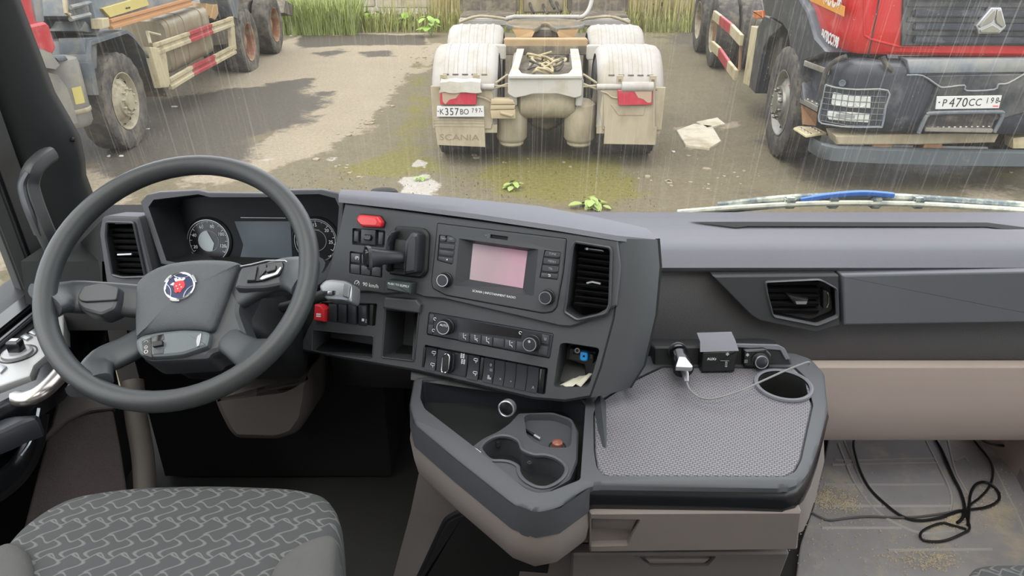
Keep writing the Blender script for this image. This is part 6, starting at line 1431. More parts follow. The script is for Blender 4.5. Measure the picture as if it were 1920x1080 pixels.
b = B(); b.prism(SQ, rp(SQ.px(zs_((282, 718), (335, 730), (318, 832), (268, 812))), .003), .003, .008, .002); b.build('end_button', mk('stalk_grey', (118, 120, 124), .4, .3), sk)
text('⊙', SQ, *SQ.uv(*zs_((228, 790))[0]), .008, MT['white_print'], sk, d=.0045)
# ================================================================ centre console on the engine tunnel
mk('taupe_console', (120, 111, 107), .62, bump=.15, bs=800, var=.06); mk('taupe_low', (102, 95, 92), .62, bump=.15, bs=800, var=.08)  # taupe darkened for the console, its shade put into the colour
ZT = H-.800
cs = thing('centre_console', 'taupe and charcoal centre console with ribbed table mat, cup holders and drawers', 'console', (.25, 1.05, FLOOR))
CT_ = Pl((0, 1.05, ZT), (1, 0, 0), (0, 1, 0))
T = lambda *p: CT_.px(p)
# outline of the black rim seen from above, starting behind the stack on the left
rim_o = T((776, 712), (768, 760), (775, 795), (850, 858), (960, 945), (985, 958), (1010, 962), (1050, 952), (1085, 925), (1106, 914), (1122, 912), (1470, 917), (1493, 912), (1510, 896), (1522, 872), (1535, 835), (1552, 770), (1545, 702), (1522, 676), (1485, 664), (1240, 668), (1000, 690))
rim_i = T((792, 716), (788, 752), (797, 772), (880, 836), (985, 922), (1006, 930), (1030, 928), (1088, 905), (1098, 760), (1060, 735), (900, 720))
mat_o = T((1122, 757), (1112, 780), (1113, 850), (1118, 882), (1132, 898), (1470, 900), (1490, 890), (1502, 868), (1524, 765), (1512, 714), (1490, 693), (1240, 691), (1180, 720))
b = B(); b.plate(CT_, rp(rim_o, .012), [(rp(rim_i, .006), None), (rp(mat_o, .006), None)], -.052, .006, .005); b.build('rim', MT['dash'], cs, sm=45)
# ribbed rubber mat set into the table
mm = mat('mat_ribs', (108, 104, 108), .5, spec=.5); t_ = mm.node_tree; K = t_.links.new; N = t_.nodes
tcn = N.new('ShaderNodeTexCoord'); mp = N.new('ShaderNodeMapping'); mp.inputs['Scale'].default_value = (1, 1, 0); mp.inputs['Rotation'].default_value = (0, 0, R(20)); K(tcn.outputs['Object'], mp.inputs[0])
vo_ = N.new('ShaderNodeTexBrick'); vo_.inputs['Scale'].default_value = 95; vo_.inputs['Mortar Size'].default_value = .07; vo_.inputs['Mortar Smooth'].default_value = .9; vo_.inputs['Brick Width'].default_value = .72; vo_.inputs['Row Height'].default_value = .5
K(mp.outputs[0], vo_.inputs['Vector']); vo_.inputs['Color1'].default_value = lin((112, 109, 114)); vo_.inputs['Color2'].default_value = lin((110, 107, 112)); vo_.inputs['Mortar'].default_value = lin((66, 64, 68))
K(vo_.outputs['Color'], N['Principled BSDF'].inputs['Base Color'])
bu = N.new('ShaderNodeBump'); bu.inputs['Strength'].default_value = .7; bu.inputs['Distance'].default_value = .0015; bu.invert = True; K(vo_.outputs['Fac'], bu.inputs['Height']); K(bu.outputs[0], N['Principled BSDF'].inputs['Normal'])
ch_c = CT_.uv(1468, 728)
b = B(); b.plate(CT_, inset(rp(mat_o, .006), -.004), [(circ(ch_c[0], ch_c[1], .0500, 36), None)], -.02, -.0005, 0); b.build('table_base', MT['black'], cs)
b = B(); cup = circ(ch_c[0], ch_c[1], .047, 36)
mo = inset(rp(mat_o, .006), .0025)
b.plate(CT_, mo, [(circ(ch_c[0], ch_c[1], .052, 36), None)], 0, .0045, .002); tm = b.build('table_mat', mm, cs, label='grey honeycomb rubber mat', sm=30)
b = B(); b.lathe([(.050, .0045), (.0465, .006), (.046, .004), (.0455, -.02), (.043, -.07), (.0001, -.072)], CT_.mat(ch_c[0], ch_c[1]), 40); b.build('cup_holder', MT['hole'], cs, label='round cup holder sunk in the table corner')
b = B(); b.lathe([(.0545, .006), (.0535, .010), (.0495, .0115), (.0465, .009)], CT_.mat(ch_c[0], ch_c[1]), 40); b.build('cup_ring', MT['dash_soft'], cs)
b = B(); b.loft([[CT_.at(*CT_.uv(u, v), d) for u, v, d in r] for r in (((1112, 758, .004), (1124, 756, .020), (1136, 757, .004)), ((1120, 810, .004), (1130, 812, .016), (1138, 820, .004)), ((1128, 842, .004), (1134, 843, .006), (1137, 846, .004)))], False); b.build('mat_ridge', MT['button'], tm)
# storage tray: floor, cup holders, small well
TF = CT_.off(-.045); CSf = CT_.off(-.004); zt6 = zc(860, 730, 5.4)
b = B(); wl = rp(rim_i, .006)
lo = [tuple(V(p)*.985+V(CT_.uv(960, 830))*.015) for p in wl]
b.loft([[CT_.at(*p, 0) for p in ccw(wl)], [CT_.at(*p, -.045) for p in ccw(lo)]], True); b.build('tray_wall', MT['button_dark'], cs, sm=40)
b = B(); b.prism(TF, lo, -.008, 0); b.build('tray_floor', MT['black'], cs, sm=25)
pea = rp(CSf.px(zt6((205, 595), (260, 530), (350, 480), (440, 465), (540, 480), (610, 520), (635, 560), (642, 610), (700, 640), (770, 665), (860, 660), (960, 680), (1050, 730), (1100, 790), (1095, 850), (1060, 910), (980, 970), (880, 1010), (780, 1000), (680, 950), (620, 890), (595, 830), (600, 790), (530, 745), (430, 730), (330, 735), (260, 680))), .008, 3)
stp = rp(CSf.px(zt6((660, 280), (700, 250), (960, 252), (1120, 310), (1150, 350), (1140, 560), (1100, 590), (930, 590), (800, 560), (690, 470))), .008, 3)
sur = rp(CSf.px(zt6((95, 600), (240, 490), (400, 415), (520, 330), (600, 235), (960, 225), (1150, 290), (1215, 420), (1205, 720), (1130, 900), (900, 1030), (790, 1040), (660, 1000), (480, 880), (300, 750))), .006, 3)
b = B(); b.plate(CSf, sur, [(pea, .075), (stp, .014)], -.04, 0, .003); b.build('cup_tray', mk('tray_grey', (66, 67, 71), .5), cs, sm=30, label='grey tray insert with a figure-eight cup opening')
ring(CSf, inset(pea, -.002), .006, -.002, .004).build('cup_ring', MT['dash'], cs)
w1 = CSf.uv(*zt6((1000, 515))[0]); SPt = CSf.off(-.014)
b = B(); b.lathe([(.0150, -.0005), (.0150, .001), (.0125, .001), (.012, -.02)], SPt.mat(*w1), 24); b.build('socket_well', MT['hole'], cs)
c1 = CSf.uv(*zt6((430, 610))[0]); c2 = CSf.uv(*zt6((850, 830))[0])
for c_, r_, k in ((c1, .040, 0), (c2, .044, 1)):
    for a_ in ((100, 200) if k == 0 else (120, 330)):
        t = R(a_); b = B(); b.box(CSf.at(c_[0]+math.cos(t)*r_*.93, c_[1]+math.sin(t)*r_*.93, -.016), (.008, .008, .014)); b.build('cup_grip', MT['button'], cs, bev=.002)
pkt = Pl(ah(950, 764, -.79), (1, 0, 0), (0, .35, 1))
# tray back wall with round power socket
b = B(); b.add([ah(770, 712, -.80), ah(1100, 760, -.80), ah(1100, 760, -.80)+V((0, .16, .12)), ah(770, 712, -.80)+V((0, .16, .12))], [[0, 1, 2, 3]]); b.build('tray_back', MT['black'], cs)
sp = ay(950, 766, ah(950, 775, -.80).y); SN = Pl(sp, (.94, -.34, 0), (.1, .28, .95))
b = B(); b.lathe([(.0155, -.01), (.0155, .003), (.0135, .004), (.0125, .003), (.0125, -.012)], SN.mat(), 32); so = b.build('power_socket', MT['satin'], cs, label='bright round socket ring')
b = B(); b.lathe([(.0125, .001), (.010, .0015), (0.0001, .0015)], SN.mat(), 24); b.build('socket_cap', MT['gloss_black'], so)
# dark band and taupe fronts below the rim
def skirt(pts, z0, z1, out=.0, n=1):
    return [[CT_.at(*CT_.uv(*p), 0)+V((0, 0, z)) for p in pts] for z in (z0, z1)]
edge = [(1104, 914), (1122, 912), (1470, 917), (1493, 912), (1510, 896), (1522, 872), (1535, 835), (1552, 770), (1540, 700)]
b = B(); E3 = [CT_.at(*CT_.uv(*p)) for p in edge]
cb_ = CT_.at(*CT_.uv(1300, 800)); ow = lambda p, k: p+V(((p.x-cb_.x), (p.y-cb_.y), 0)).normalized()*k
b.loft([[ow(p, -.001)+V((0, 0, -.006)) for p in E3], [ow(p, .005)+V((0, 0, -.014)) for p in E3], [ow(p, .005)+V((0, 0, -.044)) for p in E3], [ow(p, -.006)+V((0, 0, -.054)) for p in E3]], False); b.build('dark_band', MT['gloss_black'], cs, sm=40)
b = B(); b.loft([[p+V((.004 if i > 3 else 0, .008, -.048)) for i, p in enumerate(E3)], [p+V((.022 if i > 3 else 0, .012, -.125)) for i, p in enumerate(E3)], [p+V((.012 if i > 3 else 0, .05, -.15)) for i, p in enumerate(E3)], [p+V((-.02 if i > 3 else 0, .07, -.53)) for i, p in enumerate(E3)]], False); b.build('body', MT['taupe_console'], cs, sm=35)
# drawers on the front
FRp = Pl(E3[1]+V((0, .002, -.09)), (1, 0, 0), (0, -.08, 1))
dp = rp(FRp.px([(1104, 953), (1500, 951), (1494, 1000), (1492, 1022), (1104, 1027)]), .003)
hnd = rp(FRp.px([(1105, 963), (1200, 965), (1186, 992), (1176, 1014), (1105, 1016)]), .004)
b = B(); b.plate(FRp, dp, [(hnd, .012)], -.014, .010, .003); dw = b.build('drawer', MT['taupe_console'], cs, label='upper taupe drawer with pull recess', sm=30)
b = B(); b.prism(FRp, FRp.px([(1107, 965), (1197, 967), (1184, 990), (1107, 988)]), -.004, .006, .004); b.build('drawer_handle', MT['taupe_low'], dw)
FR2 = Pl(E3[1]+V((0, .036, -.26)), (1, 0, 0), (0, -.06, 1))
dp2 = rp(FR2.px([(1072, 1032), (1478, 1030), (1440, 1130), (1068, 1130)]), .004); hn2 = rp(FR2.px([(1185, 1036), (1342, 1036), (1325, 1055), (1215, 1056)]), .004)
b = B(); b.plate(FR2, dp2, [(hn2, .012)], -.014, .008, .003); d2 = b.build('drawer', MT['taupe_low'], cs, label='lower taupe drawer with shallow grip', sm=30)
b = B(); b.prism(FR2, FR2.px([(1210, 1045), (1330, 1045), (1320, 1053), (1218, 1054)]), -.006, .004, .002); b.build('drawer_handle', MT['taupe_console'], d2)
# taupe outer wall of the tray, sweeping from under the stack to the drawers
top_l = [(776, 715), (768, 762), (776, 797), (850, 860), (960, 947), (1005, 963), (1050, 955), (1086, 930), (1106, 916)]
b = B(); P3 = [CT_.at(*CT_.uv(*p)) for p in top_l]
cen_ = CT_.at(*CT_.uv(1000, 820))
L = []
for z, k in ((-.010, 1.0), (-.046, 1.0), (-.075, 1.02), (-.105, .99), (-.118, .95), (-.118, .8)):
    L.append([V((cen_.x+(p.x-cen_.x)*k, cen_.y+(p.y-cen_.y)*k, p.z+z)) for p in P3])
b.loft(L[1:], False); b.build('tray_outer_wall', MT['taupe_console'], cs, sm=50, label='taupe swept outer wall')
b = B(); b.loft([[p+V((0, -.002, .004)) for p in P3], [p+V((0, -.003, -.02)) for p in P3], [V((cen_.x+(p.x-cen_.x)*1.01, cen_.y+(p.y-cen_.y)*1.01, p.z-.047)) for p in P3]], False); b.build('tray_band', MT['dash'], cs, sm=50)
# faint moulded marks on the wall
b = B()
for u, v, r_ in ((915, 935, .004), (930, 940, .006), (944, 952, .007), (957, 957, .003), (972, 962, .005), (974, 977, .003)):
    p = ah(u, v, -.875); b.tube([p+V((math.cos(t)*r_, -.004, math.sin(t)*r_)) for t in [i*.7 for i in range(5)]], .0012, 5)
b.build('moulded_mark', MT['taupe_low'], cs)
# engine tunnel below the tray
tun = [(860, 880), (800, 850), (770, 960), (735, 1085)]
b = B()
L = [[ah(795, 840, -.905), ah(770, 960, -1.12), ah(735, 1090, -1.32), ah(700, 1250, -1.34)],
     [ah(860, 900, -.905)+V((.02, .05, 0)), ah(830, 985, -1.06), ah(815, 1090, -1.20), ah(790, 1250, -1.30)],
     [ah(1000, 985, -.905)+V((0, .08, 0)), ah(1000, 1010, -1.04)+V((0, .02, 0)), ah(1040, 1110, -1.16), ah(1060, 1250, -1.28)],
     [ah(1075, 1040, -.93)+V((0, .08, 0)), ah(1075, 1060, -1.02), ah(1080, 1110, -1.14), ah(1090, 1250, -1.26)]]
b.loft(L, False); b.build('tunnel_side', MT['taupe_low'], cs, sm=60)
TPn = Pl(ah(830, 985, -1.06), (ah(1000, 1010, -1.04)+V((0, .02, 0))-ah(830, 985, -1.06)), (ah(830, 985, -1.06)-ah(815, 1090, -1.20)))
b = B(); q_ = rp([(TPn.uv(828, 968)), TPn.uv(848, 958), TPn.uv(950, 955), TPn.uv(1062, 1045), TPn.uv(1066, 1160), TPn.uv(795, 1160), TPn.uv(810, 1075)], .012)
b.prism(TPn, q_, -.02, .008, .004); tp = b.build('side_cover', MT['black'], cs, label='black inset panel')
b = B(); b.prism(TPn, inset(q_, .010), .006, .011, .002); b.build('cover_insert', MT['hole'], tp)

# ---- things by the passenger dash: socket block, heater control, charger and its lead
OPn = Pl(ay(1340, 668, 1.258), (1, 0, 0), (0, .30, 1))
b = B(); b.plate(OPn, rp(OPn.px([(1225, 650), (1450, 648), (1472, 652), (1482, 672), (1490, 692), (1225, 692)]), .006), [], -.06, 0, .004); b.build('control_shelf', MT['black'], cs)
ob = B(); ob.plate(OPn, rp(OPn.px([(1372, 644), (1458, 646), (1470, 652), (1480, 672), (1472, 674), (1462, 656), (1372, 650)]), .001), [], -.002, .004, .001); ob.build('shelf_rim', MT['dash_soft'], cs)
hx = thing('heater_control_box', 'black box with small white symbols mounted at the back of the console table', 'control box', ay(1340, 690, 1.236))
b = B(); b.prism(OPn, rp(OPn.px([(1309, 652), (1374, 650), (1369, 689), (1308, 691)]), .002), -.01, .030, .003); hxb = b.build('box', MT['gloss_black'], hx)
b = B(); qa = [OPn.at(*OPn.uv(*p), .033) for p in ((1305, 652), (1376, 650))]; b.loft([[qa[0], qa[0]+V((.003, .02, .012)), qa[0]+V((.003, .05, .014))], [qa[1], qa[1]+V((-.003, .02, .012)), qa[1]+V((-.003, .05, .014))]], False); b.build('box_lid', MT['dash_soft'], hx)
OT = OPn.off(.0302)
z5 = zc(1240, 620, 6)
OF = OPn.off(.030)
for s, u, v, sz in (('AUX♪', 566, 318, .007), ('✻', 742, 262, .009), ('▯', 728, 372, .010)):
    text(s, OT, *OF.uv(*z5((u, v))[0]), sz, MT['white_print'], hx)
b = B(); b.tube([OT.at(*OF.uv(*p)) for p in z5((672, 232), (765, 235))], .0004, 4); b.tube([OT.at(*OF.uv(*p)) for p in z5((665, 338), (762, 340))], .0004, 4); b.build('printed_line', MT['grey_print'], hx)
kc = thing('fan_control', 'small black control with knurled rotary knob to the right of the black box', 'control box', ay(1410, 685, 1.245))
b = B(); b.prism(OPn, rp(OPn.px([(1390, 652), (1432, 650), (1442, 660), (1438, 686), (1390, 684)]), .005), -.01, .018, .004); b.build('housing', MT['gloss_black'], kc)
knob(OPn.off(.016), 1424, 676, .0145, .014, kc, MT['black'])
OK_ = OPn.off(.0182)
text('✻', OK_, *OK_.uv(*z5((968, 272))[0]), .009, MT['white_print'], kc); text('▥', OK_, *OK_.uv(*z5((950, 346))[0]), .008, MT['grey_print'], kc)
chg = thing('car_charger', 'black and silver plug charger pushed into the socket left of the black box', 'charger', ay(1278, 685, 1.21))
p0 = ay(1272, 660, 1.250); cd_ = (ay(1281, 690, 1.195)-p0).normalized()
b = B(); b.lathe([(.018, 0), (.018, .006), (.015, .006), (.014, .03), (.019, .034), (.0195, .058), (.012, .060)], M.Translation(p0) @ cd_.to_track_quat('Z', 'Y').to_matrix().to_4x4(), 28, (True, True)); b.build('plug_body', MT['gloss_black'], chg)
CFc = Pl(p0+cd_*.047, (1, -.05, 0), (cd_.cross(V((1, -.05, 0)).normalized()).cross(cd_)).normalized() if 0 else (-cd_)); CFc = CFc.off(.0195)
b = B(); b.prism(CFc, rp(CFc.px(z5((195, 300), (272, 305), (352, 408), (330, 425), (155, 418))), .002), -.006, .002, .001); b.build('silver_plate', MT['satin'], chg)
b = B(); b.lathe([(.0165, .0), (.019, .002), (.018, .005), (.0165, .005)], M.Translation(ay(1270, 658, 1.254)) @ (V((0, -1, .2))).to_track_quat('Z', 'Y').to_matrix().to_4x4(), 28); b.build('socket_collar', MT['button'], chg)
lead = thing('charging_cable', 'thin grey charging cable looping from the silver charger across the mat to the cup holder', 'cable', ah(1300, 740, -.79))
b = B(); e0 = p0+cd_*.058; b.sweep([e0, e0+cd_*.012+V((.002, 0, -.004)), ah(1287, 716, -.775)], [.007, .0065, .004], [.004, .004, .003], (0, -.5, 1), 10, .6); b.build('usb_plug', MT['satin'], lead)
pts = cr([ah(1287, 714, -.775), ah(1293, 730, -.782), ah(1310, 744, -.785), ah(1332, 748, -.783), ah(1360, 742, -.778), ah(1395, 730, -.772), ah(1430, 714, -.765), ah(1470, 696, -.757), ah(1500, 684, -.75), ah(1517, 679, -.748), ah(1517, 688, -.758)], 6)
b = B(); b.tube(pts, .0019, 8); b.build('cord', mk('cord_grey', (120, 118, 118), .4), lead)
# loose bits in the tray
lg = thing('cigarette_lighter', 'small brown-topped lighter plug standing in the round well of the console tray', 'lighter', SPt.at(*w1))
b = B(); b.lathe([(.0095, -.002), (.0095, .006), (.009, .010), (.004, .013), (.0001, .0135)], SPt.mat(w1[0], w1[1]), 20); b.build('lighter_cap', mk('brown_plastic', (128, 78, 62), .25), lg)
def stick(nm, label, cat, p, q, r, m, extra=None):
    t = thing(nm, label, cat, p); b = B(); b.tube([p, (p+q)/2, q], r, 10); b.build('barrel', m, t)
    b = B(); d = (q-p).normalized(); b.tube([q-d*.012, q+d*.002], r*1.25, 10); b.build('band', extra or MT['satin'], t); return t
stick('pen', 'thin black pen with a bright clip lying in the small tray above the cup holders', 'pen', ah(985, 806, -.8145), ah(1012, 822, -.8145), .0026, MT['gloss_black'])
stick('metal_clip', 'bright thin metal clip leaning on the edge of the left cup holder', 'clip', ah(887, 838, -.801), ah(920, 862, -.806), .0016, MT['chrome'])
stick('gas_lighter', 'dark slim lighter with a silver band lying across the left cup holder', 'lighter', ah(912, 852, -.868), ah(956, 862, -.868), .008, MT['gloss_black'])
# ================================================================ driver's seat
fab = mat('seat_fabric', (104, 104, 105), .9); t_ = fab.node_tree; N = t_.nodes; K = t_.links.new
tcn = N.new('ShaderNodeTexCoord'); sx_n = N.new('ShaderNodeSeparateXYZ'); K(tcn.outputs['Object'], sx_n.inputs[0])
def mth_(op, a, b=None):
    q = N.new('ShaderNodeMath'); q.operation = op
    for i, x in enumerate((a, b)):
        if x is None: continue
        if isinstance(x, (int, float)): q.inputs[i].default_value = x
        else: K(x, q.inputs[i])
    return q.outputs[0]
SCL = 2*math.pi/.036
X_, Y_ = mth_('MULTIPLY', sx_n.outputs['X'], SCL), mth_('MULTIPLY', sx_n.outputs['Y'], SCL)
def sn(a, k=1, p=0): return mth_('SINE', mth_('ADD', mth_('MULTIPLY', a, k), p))
# two families of wriggling seams that meet like jigsaw arms
xw = mth_('ADD', mth_('MULTIPLY', X_, .5), mth_('MULTIPLY', sn(Y_, 1, .4), 1.05)); yw_ = mth_('ADD', mth_('MULTIPLY', Y_, 1.0), mth_('MULTIPLY', sn(X_, 1.0, 0), 1.15))
rowl = mth_('ABSOLUTE', sn(yw_, .5))
par = mth_('MULTIPLY', mth_('FLOOR', mth_('DIVIDE', yw_, 2*math.pi)), math.pi/2)
coll = mth_('ABSOLUTE', mth_('SINE', mth_('ADD', xw, par)))
ln = mth_('MINIMUM', rowl, mth_('MULTIPLY', coll, .62))
mr = N.new('ShaderNodeMapRange'); mr.interpolation_type = 'SMOOTHSTEP'; mr.inputs['From Min'].default_value = .06; mr.inputs['From Max'].default_value = .26; K(ln, mr.inputs['Value'])
mx = N.new('ShaderNodeMix'); mx.data_type = 'RGBA'; mx.inputs['A'].default_value = lin((112, 111, 110)); mx.inputs['B'].default_value = lin((74, 74, 75)); K(mr.outputs[0], mx.inputs['Factor'])
ns = N.new('ShaderNodeTexNoise'); ns.inputs['Scale'].default_value = 900; K(tcn.outputs['Object'], ns.inputs['Vector'])
m2 = N.new('ShaderNodeMix'); m2.data_type = 'RGBA'; m2.blend_type = 'MULTIPLY'; m2.inputs['Factor'].default_value = .35; K(mx.outputs['Result'], m2.inputs['A']); K(ns.outputs['Color'], m2.inputs['B'])
K(m2.outputs['Result'], N['Principled BSDF'].inputs['Base Color'])
bu = N.new('ShaderNodeBump'); bu.inputs['Strength'].default_value = .6; bu.inputs['Distance'].default_value = .002; K(mr.outputs[0], bu.inputs['Height']); K(bu.outputs[0], N['Principled BSDF'].inputs['Normal'])
mk('seat_plain', (82, 80, 79), .9, var=.1, vs=20, bump=.4, bs=900)
ZS = H-.845
def seat(nm, label, outline, seamL, seamR, z):
    s = thing(nm, label, 'seat', V((outline[0][0], outline[0][1], z-.2)))
    P2 = rp(ccw(outline), .05, 6); c = V((sum(p[0] for p in P2)/len(P2), sum(p[1] for p in P2)/len(P2)))
    b = B(); L = []
    for k, dz in ((.985, -.15), (1.0, -.10), (1.005, -.045), (.995, -.022), (.975, -.008), (.94, .0), (.85, .006), (.6, .010), (.3, .011), (.05, .011)):
        L.append([V((c.x+(p[0]-c.x)*k, c.y+(p[1]-c.y)*k-(dz if 0 else 0), z+dz)) for p in P2])
    b.loft(L, True, (True, True)); b.build('cushion', fab, s, sm=60)
    return s, c
so_ = [tuple(az(u, v, ZS-.01).xy) for u, v in ((-60, 1100), (-8, 1045), (40, 985), (120, 936), (240, 917), (400, 912), (560, 918), (618, 930), (639, 965), (634, 1040), (628, 1120))]
so_ = so_+[(so_[-1][0], .30), (so_[0][0], .30)]
ds, dc = seat('driver_seat', 'grey driver seat cushion with a pale jigsaw-pattern fabric and plain bolsters', so_, 0, 0, ZS)
def bolster(pts, nm='bolster'):
    q = [tuple(az(u, v, ZS+.012).xy) for u, v in pts]; c = V((sum(p[0] for p in q)/len(q), sum(p[1] for p in q)/len(q))); q = rp(ccw(q), .02, 4)
    b = B(); b.loft([[V((c.x+(p[0]-c.x)*k, c.y+(p[1]-c.y)*k, ZS+dz)) for p in q] for k, dz in ((1.02, -.06), (1.0, .004), (.97, .014), (.85, .022), (.5, .027), (.1, .028))], True, (False, True)); b.build(nm, MT['seat_plain'], ds, sm=60)
bolster([(502, 1100), (512, 1065), (540, 1035), (580, 1012), (618, 1002), (632, 1010), (628, 1060), (622, 1300), (490, 1300)])
bolster([(-100, 1110), (-30, 1045), (10, 1016), (40, 1022), (60, 1045), (66, 1085), (60, 1300), (-100, 1300)])
b = B(); b.box((dc.x, .62, ZS-.22), (.46, .62, .16)); b.build('seat_base', MT['black'], ds, bev=.02)
b = B(); b.box((dc.x, .62, (ZS-.30+FLOOR)/2), (.34, .40, ZS-.30-FLOOR)); b.build('pedestal', MT['black'], ds, bev=.02)
# passenger seat: only the front corner shows
ps = [tuple(az(u, v, H-1.02).xy) for u, v in ((1800, 1180), (1812, 1078), (1826, 1064), (1850, 1060), (1990, 1058), (2000, 1180))]
s2, c2_ = seat('passenger_seat', 'front corner of the dark patterned passenger seat at the edge of the mat', ps, 0, 0, H-1.02)
b = B(); b.box((c2_.x, c2_.y, (H-1.14+FLOOR)/2), (.2, .12, H-1.14-FLOOR)); b.build('pedestal', MT['black'], s2)

# ================================================================ passenger footwell
ZM = FLOOR+.012
MP = Pl((0, 0, ZM), (1, 0, 0), (0, 1, 0))
fmt = thing('rubber_floor_mat', 'dusty grey ribbed rubber mat in the passenger footwell strewn with sand', 'mat', az(1700, 950, FLOOR))
b = B(); b.prism(MP, rp(MP.px([(1480, 1180), (1500, 1020), (1525, 950), (1555, 815), (1868, 815), (1935, 950), (1990, 1060), (2000, 1180)]), .02), -.010, 0, .004); b.build('mat_base', MT['rubber_mat'], fmt)
for q in (((1568, 860), (1586, 864), (1755, 860)), ((1560, 872), (1585, 871), (1756, 869)), ((1545, 909), (1770, 909)), ((1560, 949), (1785, 949)), ((1540, 990), (1690, 990)), ((1665, 1032), (1860, 1030)), ((1572, 832), (1590, 880), (1608, 915), (1640, 955), (1680, 982), (1730, 1000), (1790, 996)), ((1583, 828), (1600, 868), (1622, 915), (1655, 950)), ((1737, 828), (1765, 885), (1784, 930), (1780, 965)), ((1777, 826), (1790, 880), (1802, 905), (1835, 960)), ((1790, 865), (1808, 858), (1815, 868)), ((1840, 830), (1905, 960), (1925, 1010))):
    b = B(); b.tube(cr([az(u, v, ZM) for u, v in q], 4) if len(q) > 2 else [az(u, v, ZM) for u, v in q], .0035, 6); b.build('mat_rib', mk('rib_grey', (170, 166, 164), .5) if 'rib_grey' not in MT else MT['rib_grey'], fmt)
b = B(); b.loft([[az(u, v, ZM)+V((0, 0, dz)) for u, v in ((1868, 815), (1900, 880), (1935, 955), (1990, 1060))] for dz in (0, .03)], False); b.build('mat_edge', MT['rubber_mat'], fmt)
# the cables on it
ck_ = mk('cord_black', (26, 26, 28), .35)
cb = thing('power_cable', 'long black cable bent across the mat with a tangled figure-eight loop', 'cable', az(1800, 950, ZM))
def lay(pts, r, m, t, nm='cord', zz=.006): 
    b = B(); b.tube(cr([az(p[0], p[1], ZM+(p[2] if len(p) > 2 else zz)) for p in pts], 6), r, 8); b.build(nm, m, t)
lay([(1602, 822, .014), (1601, 840, .012), (1612, 880), (1630, 915), (1660, 945), (1692, 968), (1725, 976), (1765, 970), (1800, 958), (1845, 952), (1868, 942), (1874, 930), (1866, 915), (1848, 904), (1830, 908), (1820, 925), (1817, 950), (1815, 985)], .0036, ck_, cb)
lay([(1754, 822), (1766, 845), (1785, 890), (1800, 920), (1808, 948), (1805, 970), (1795, 980)], .0040, ck_, cb)
c2b = thing('thin_cable', 'thinner black cable hanging from the right of the dash over the mat', 'cable', az(1850, 880, ZM))
lay([(1822, 820, .012), (1836, 838, .012), (1855, 862, .012), (1862, 885), (1855, 912), (1838, 932), (1818, 948), (1812, 965), (1818, 990), (1805, 1000), (1770, 1014), (1735, 1014), (1725, 1004), (1735, 992), (1765, 981), (1790, 986), (1812, 992)], .0030, ck_, c2b)
c3b = thing('grey_wire', 'dull grey wire running from under the console across the mat', 'cable', az(1560, 970, ZM))
lay([(1517, 958), (1535, 968), (1556, 975), (1590, 971), (1630, 968), (1700, 970), (1760, 964), (1800, 956)], .0026, mk('cord_dull', (96, 94, 94), .4), c3b)
lay([(1840, 824), (1865, 834), (1900, 836), (1935, 832)], .0035, ck_, c2b, 'cord_end', .04)
# sand and crumbs
def crumbs(nm, spots, n, m, lab):
    b = B(); r = random.Random(n)
    for _ in range(n):
        u, v, su, sv = r.choice(spots); p = az(r.gauss(u, su), r.gauss(v, sv), ZM+.002); s = r.uniform(.0008, .003)
        b.add([p+V((s, 0, 0)), p+V((-s*.6, s*.8, 0)), p+V((-s*.6, -s*.8, 0)), p+V((0, 0, s*1.1))], [[0, 1, 3], [1, 2, 3], [2, 0, 3], [0, 2, 1]])
    me = bpy.data.meshes.new(nm); me.from_pydata([tuple(v) for v in b.v], [], b.f); me.materials.append(m)
    o = bpy.data.objects.new(nm, me); COL.objects.link(o); o['kind'] = 'stuff'; o['label'] = lab; o['category'] = 'sand'
crumbs('sand_on_mat', [(1565, 930, 22, 16), (1590, 945, 14, 8), (1545, 935, 10, 10), (1700, 1045, 40, 14), (1760, 1050, 20, 10), (1790, 975, 10, 6), (1600, 1000, 90, 40), (1850, 940, 30, 30)], 2600, mk('sand', (200, 186, 164), .9, var=.3, vs=90), 'scattered tan sand and crumbs on the passenger mat')

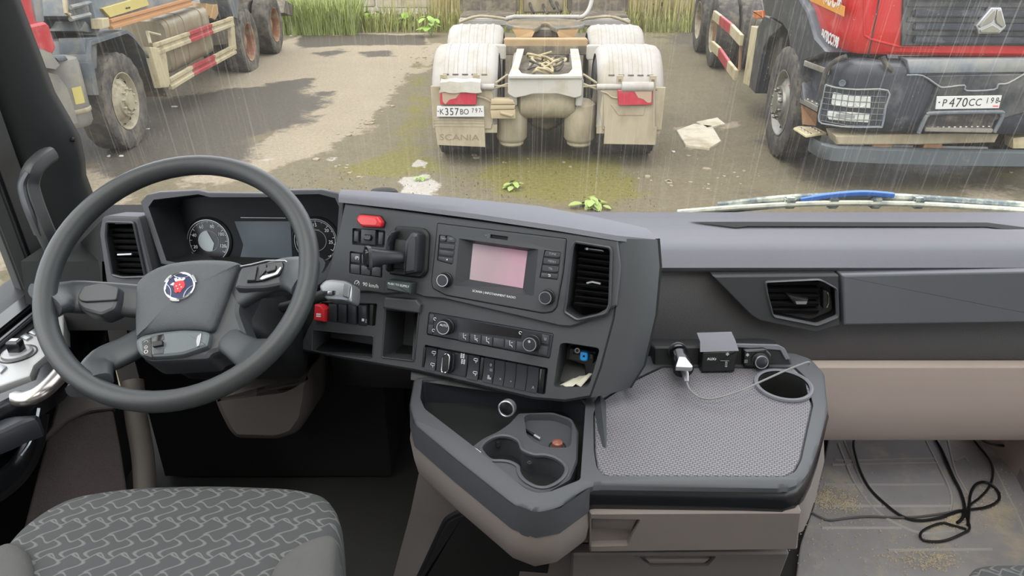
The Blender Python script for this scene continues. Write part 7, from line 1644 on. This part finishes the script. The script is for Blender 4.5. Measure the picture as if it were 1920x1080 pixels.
# ================================================================ wipers outside the windscreen
def W(u, v, y=1.93): return ay(u, v, y)
wpr = thing('wiper', 'dusty wiper arm with a blue rubber piece parked low across the right windscreen', 'wiper', W(1600, 385))
b = B(); b.tube(cr([W(1270, 398), W(1400, 388), W(1560, 381), W(1720, 383), W(1850, 390), W(1960, 397)], 5), .008, 8); b.build('wiper_blade', mk('wiper_pale', (206, 206, 186), .5, dust=(150, 156, 150), ds=20, da=.3), wpr)
b = B(); b.tube(cr([W(1345, 386, 1.95), W(1430, 376, 1.95), W(1530, 369, 1.95), W(1660, 369, 1.95), W(1800, 377, 1.95), W(1960, 388, 1.95)], 5), .011, 8); b.build('wiper_arm', mk('wiper_dark', (92, 104, 106), .5, dust=(206, 210, 190), ds=12, da=.3), wpr)
b = B(); b.sweep(cr([W(1500, 375, 1.94), W(1560, 366, 1.94), W(1620, 362, 1.94), W(1675, 366, 1.94)], 5), [.008]*16, [.007]*16, (0, 0, 1), 10); b.build('blue_sleeve', mk('wiper_blue', (60, 110, 190), .5), wpr)
for u in (1480, 1560, 1640, 1720):
    b = B(); b.box(W(u, 379-(u > 1600)*0, 1.94), (.03, .03, .03)); b.build('blade_clip', MT['wiper_dark'], wpr, bev=.004)
wp2 = thing('wiper_scoop', 'dark ribbed plastic cowl at the windscreen base left of the wiper', 'cowl', W(1370, 393, 1.97))
b = B(); b.loft([[W(1255, 402, 1.96), W(1340, 388, 1.96), W(1480, 374, 1.98)], [W(1260, 404, 2.02), W(1345, 394, 2.02), W(1490, 380, 2.02)], [W(1270, 408, 1.96), W(1345, 400, 1.96), W(1490, 388, 1.96)]], True, (False, False)); b.build('cowl', mk('cowl_dark', (86, 96, 100), .5), wp2)
for i in range(12):
    u = 1352+i*9; b = B(); b.tube([W(u, 387-i*.7, 1.955), W(u+1, 393-i*.7, 1.955)], .003, 5); b.build('cowl_rib', MT['black'], wp2)
mc = thing('wiper_spindle_cap', 'black domed cap outside the glass above the centre stack', 'cap', ay(720, 358, 1.95))
b = B(); c_ = ay(720, 361, 1.95); b.lathe([(.02, -.17), (.022, -.04), (.040, -.03), (.039, .0), (.034, .008), (.018, .012), (.0001, .013)], M.Translation(c_) @ M.Diagonal((1, .6, 1, 1)), 24); b.build('dome', MT['hole'], mc)
# door mirror seen low through the side window
dm = thing('wide_angle_mirror', 'grey rounded mirror housing outside the door window', 'mirror', ax(0, 600, -1.35))
c_ = ax(8, 598, -1.38); b = B(); b.lathe([(.001, .055), (.04, .052), (.075, .038), (.092, .012), (.097, -.005), (.098, -.05), (.085, -.09), (.05, -.10)], M.Translation(c_+V((-.02, 0, 0))) @ M.Diagonal((1.1, 1.2, 1, 1)), 32, (True, True)); b.build('housing', mk('mirror_shell', (98, 98, 96), .5, dust=(150, 144, 130), ds=12, da=.2), dm)
b = B(); b.tube([c_+V((-.02, 0, -.09)), c_+V((.05, .02, -.2)), c_+V((.22, .05, -.32))], .02, 8); b.build('bracket', MT['black'], dm)
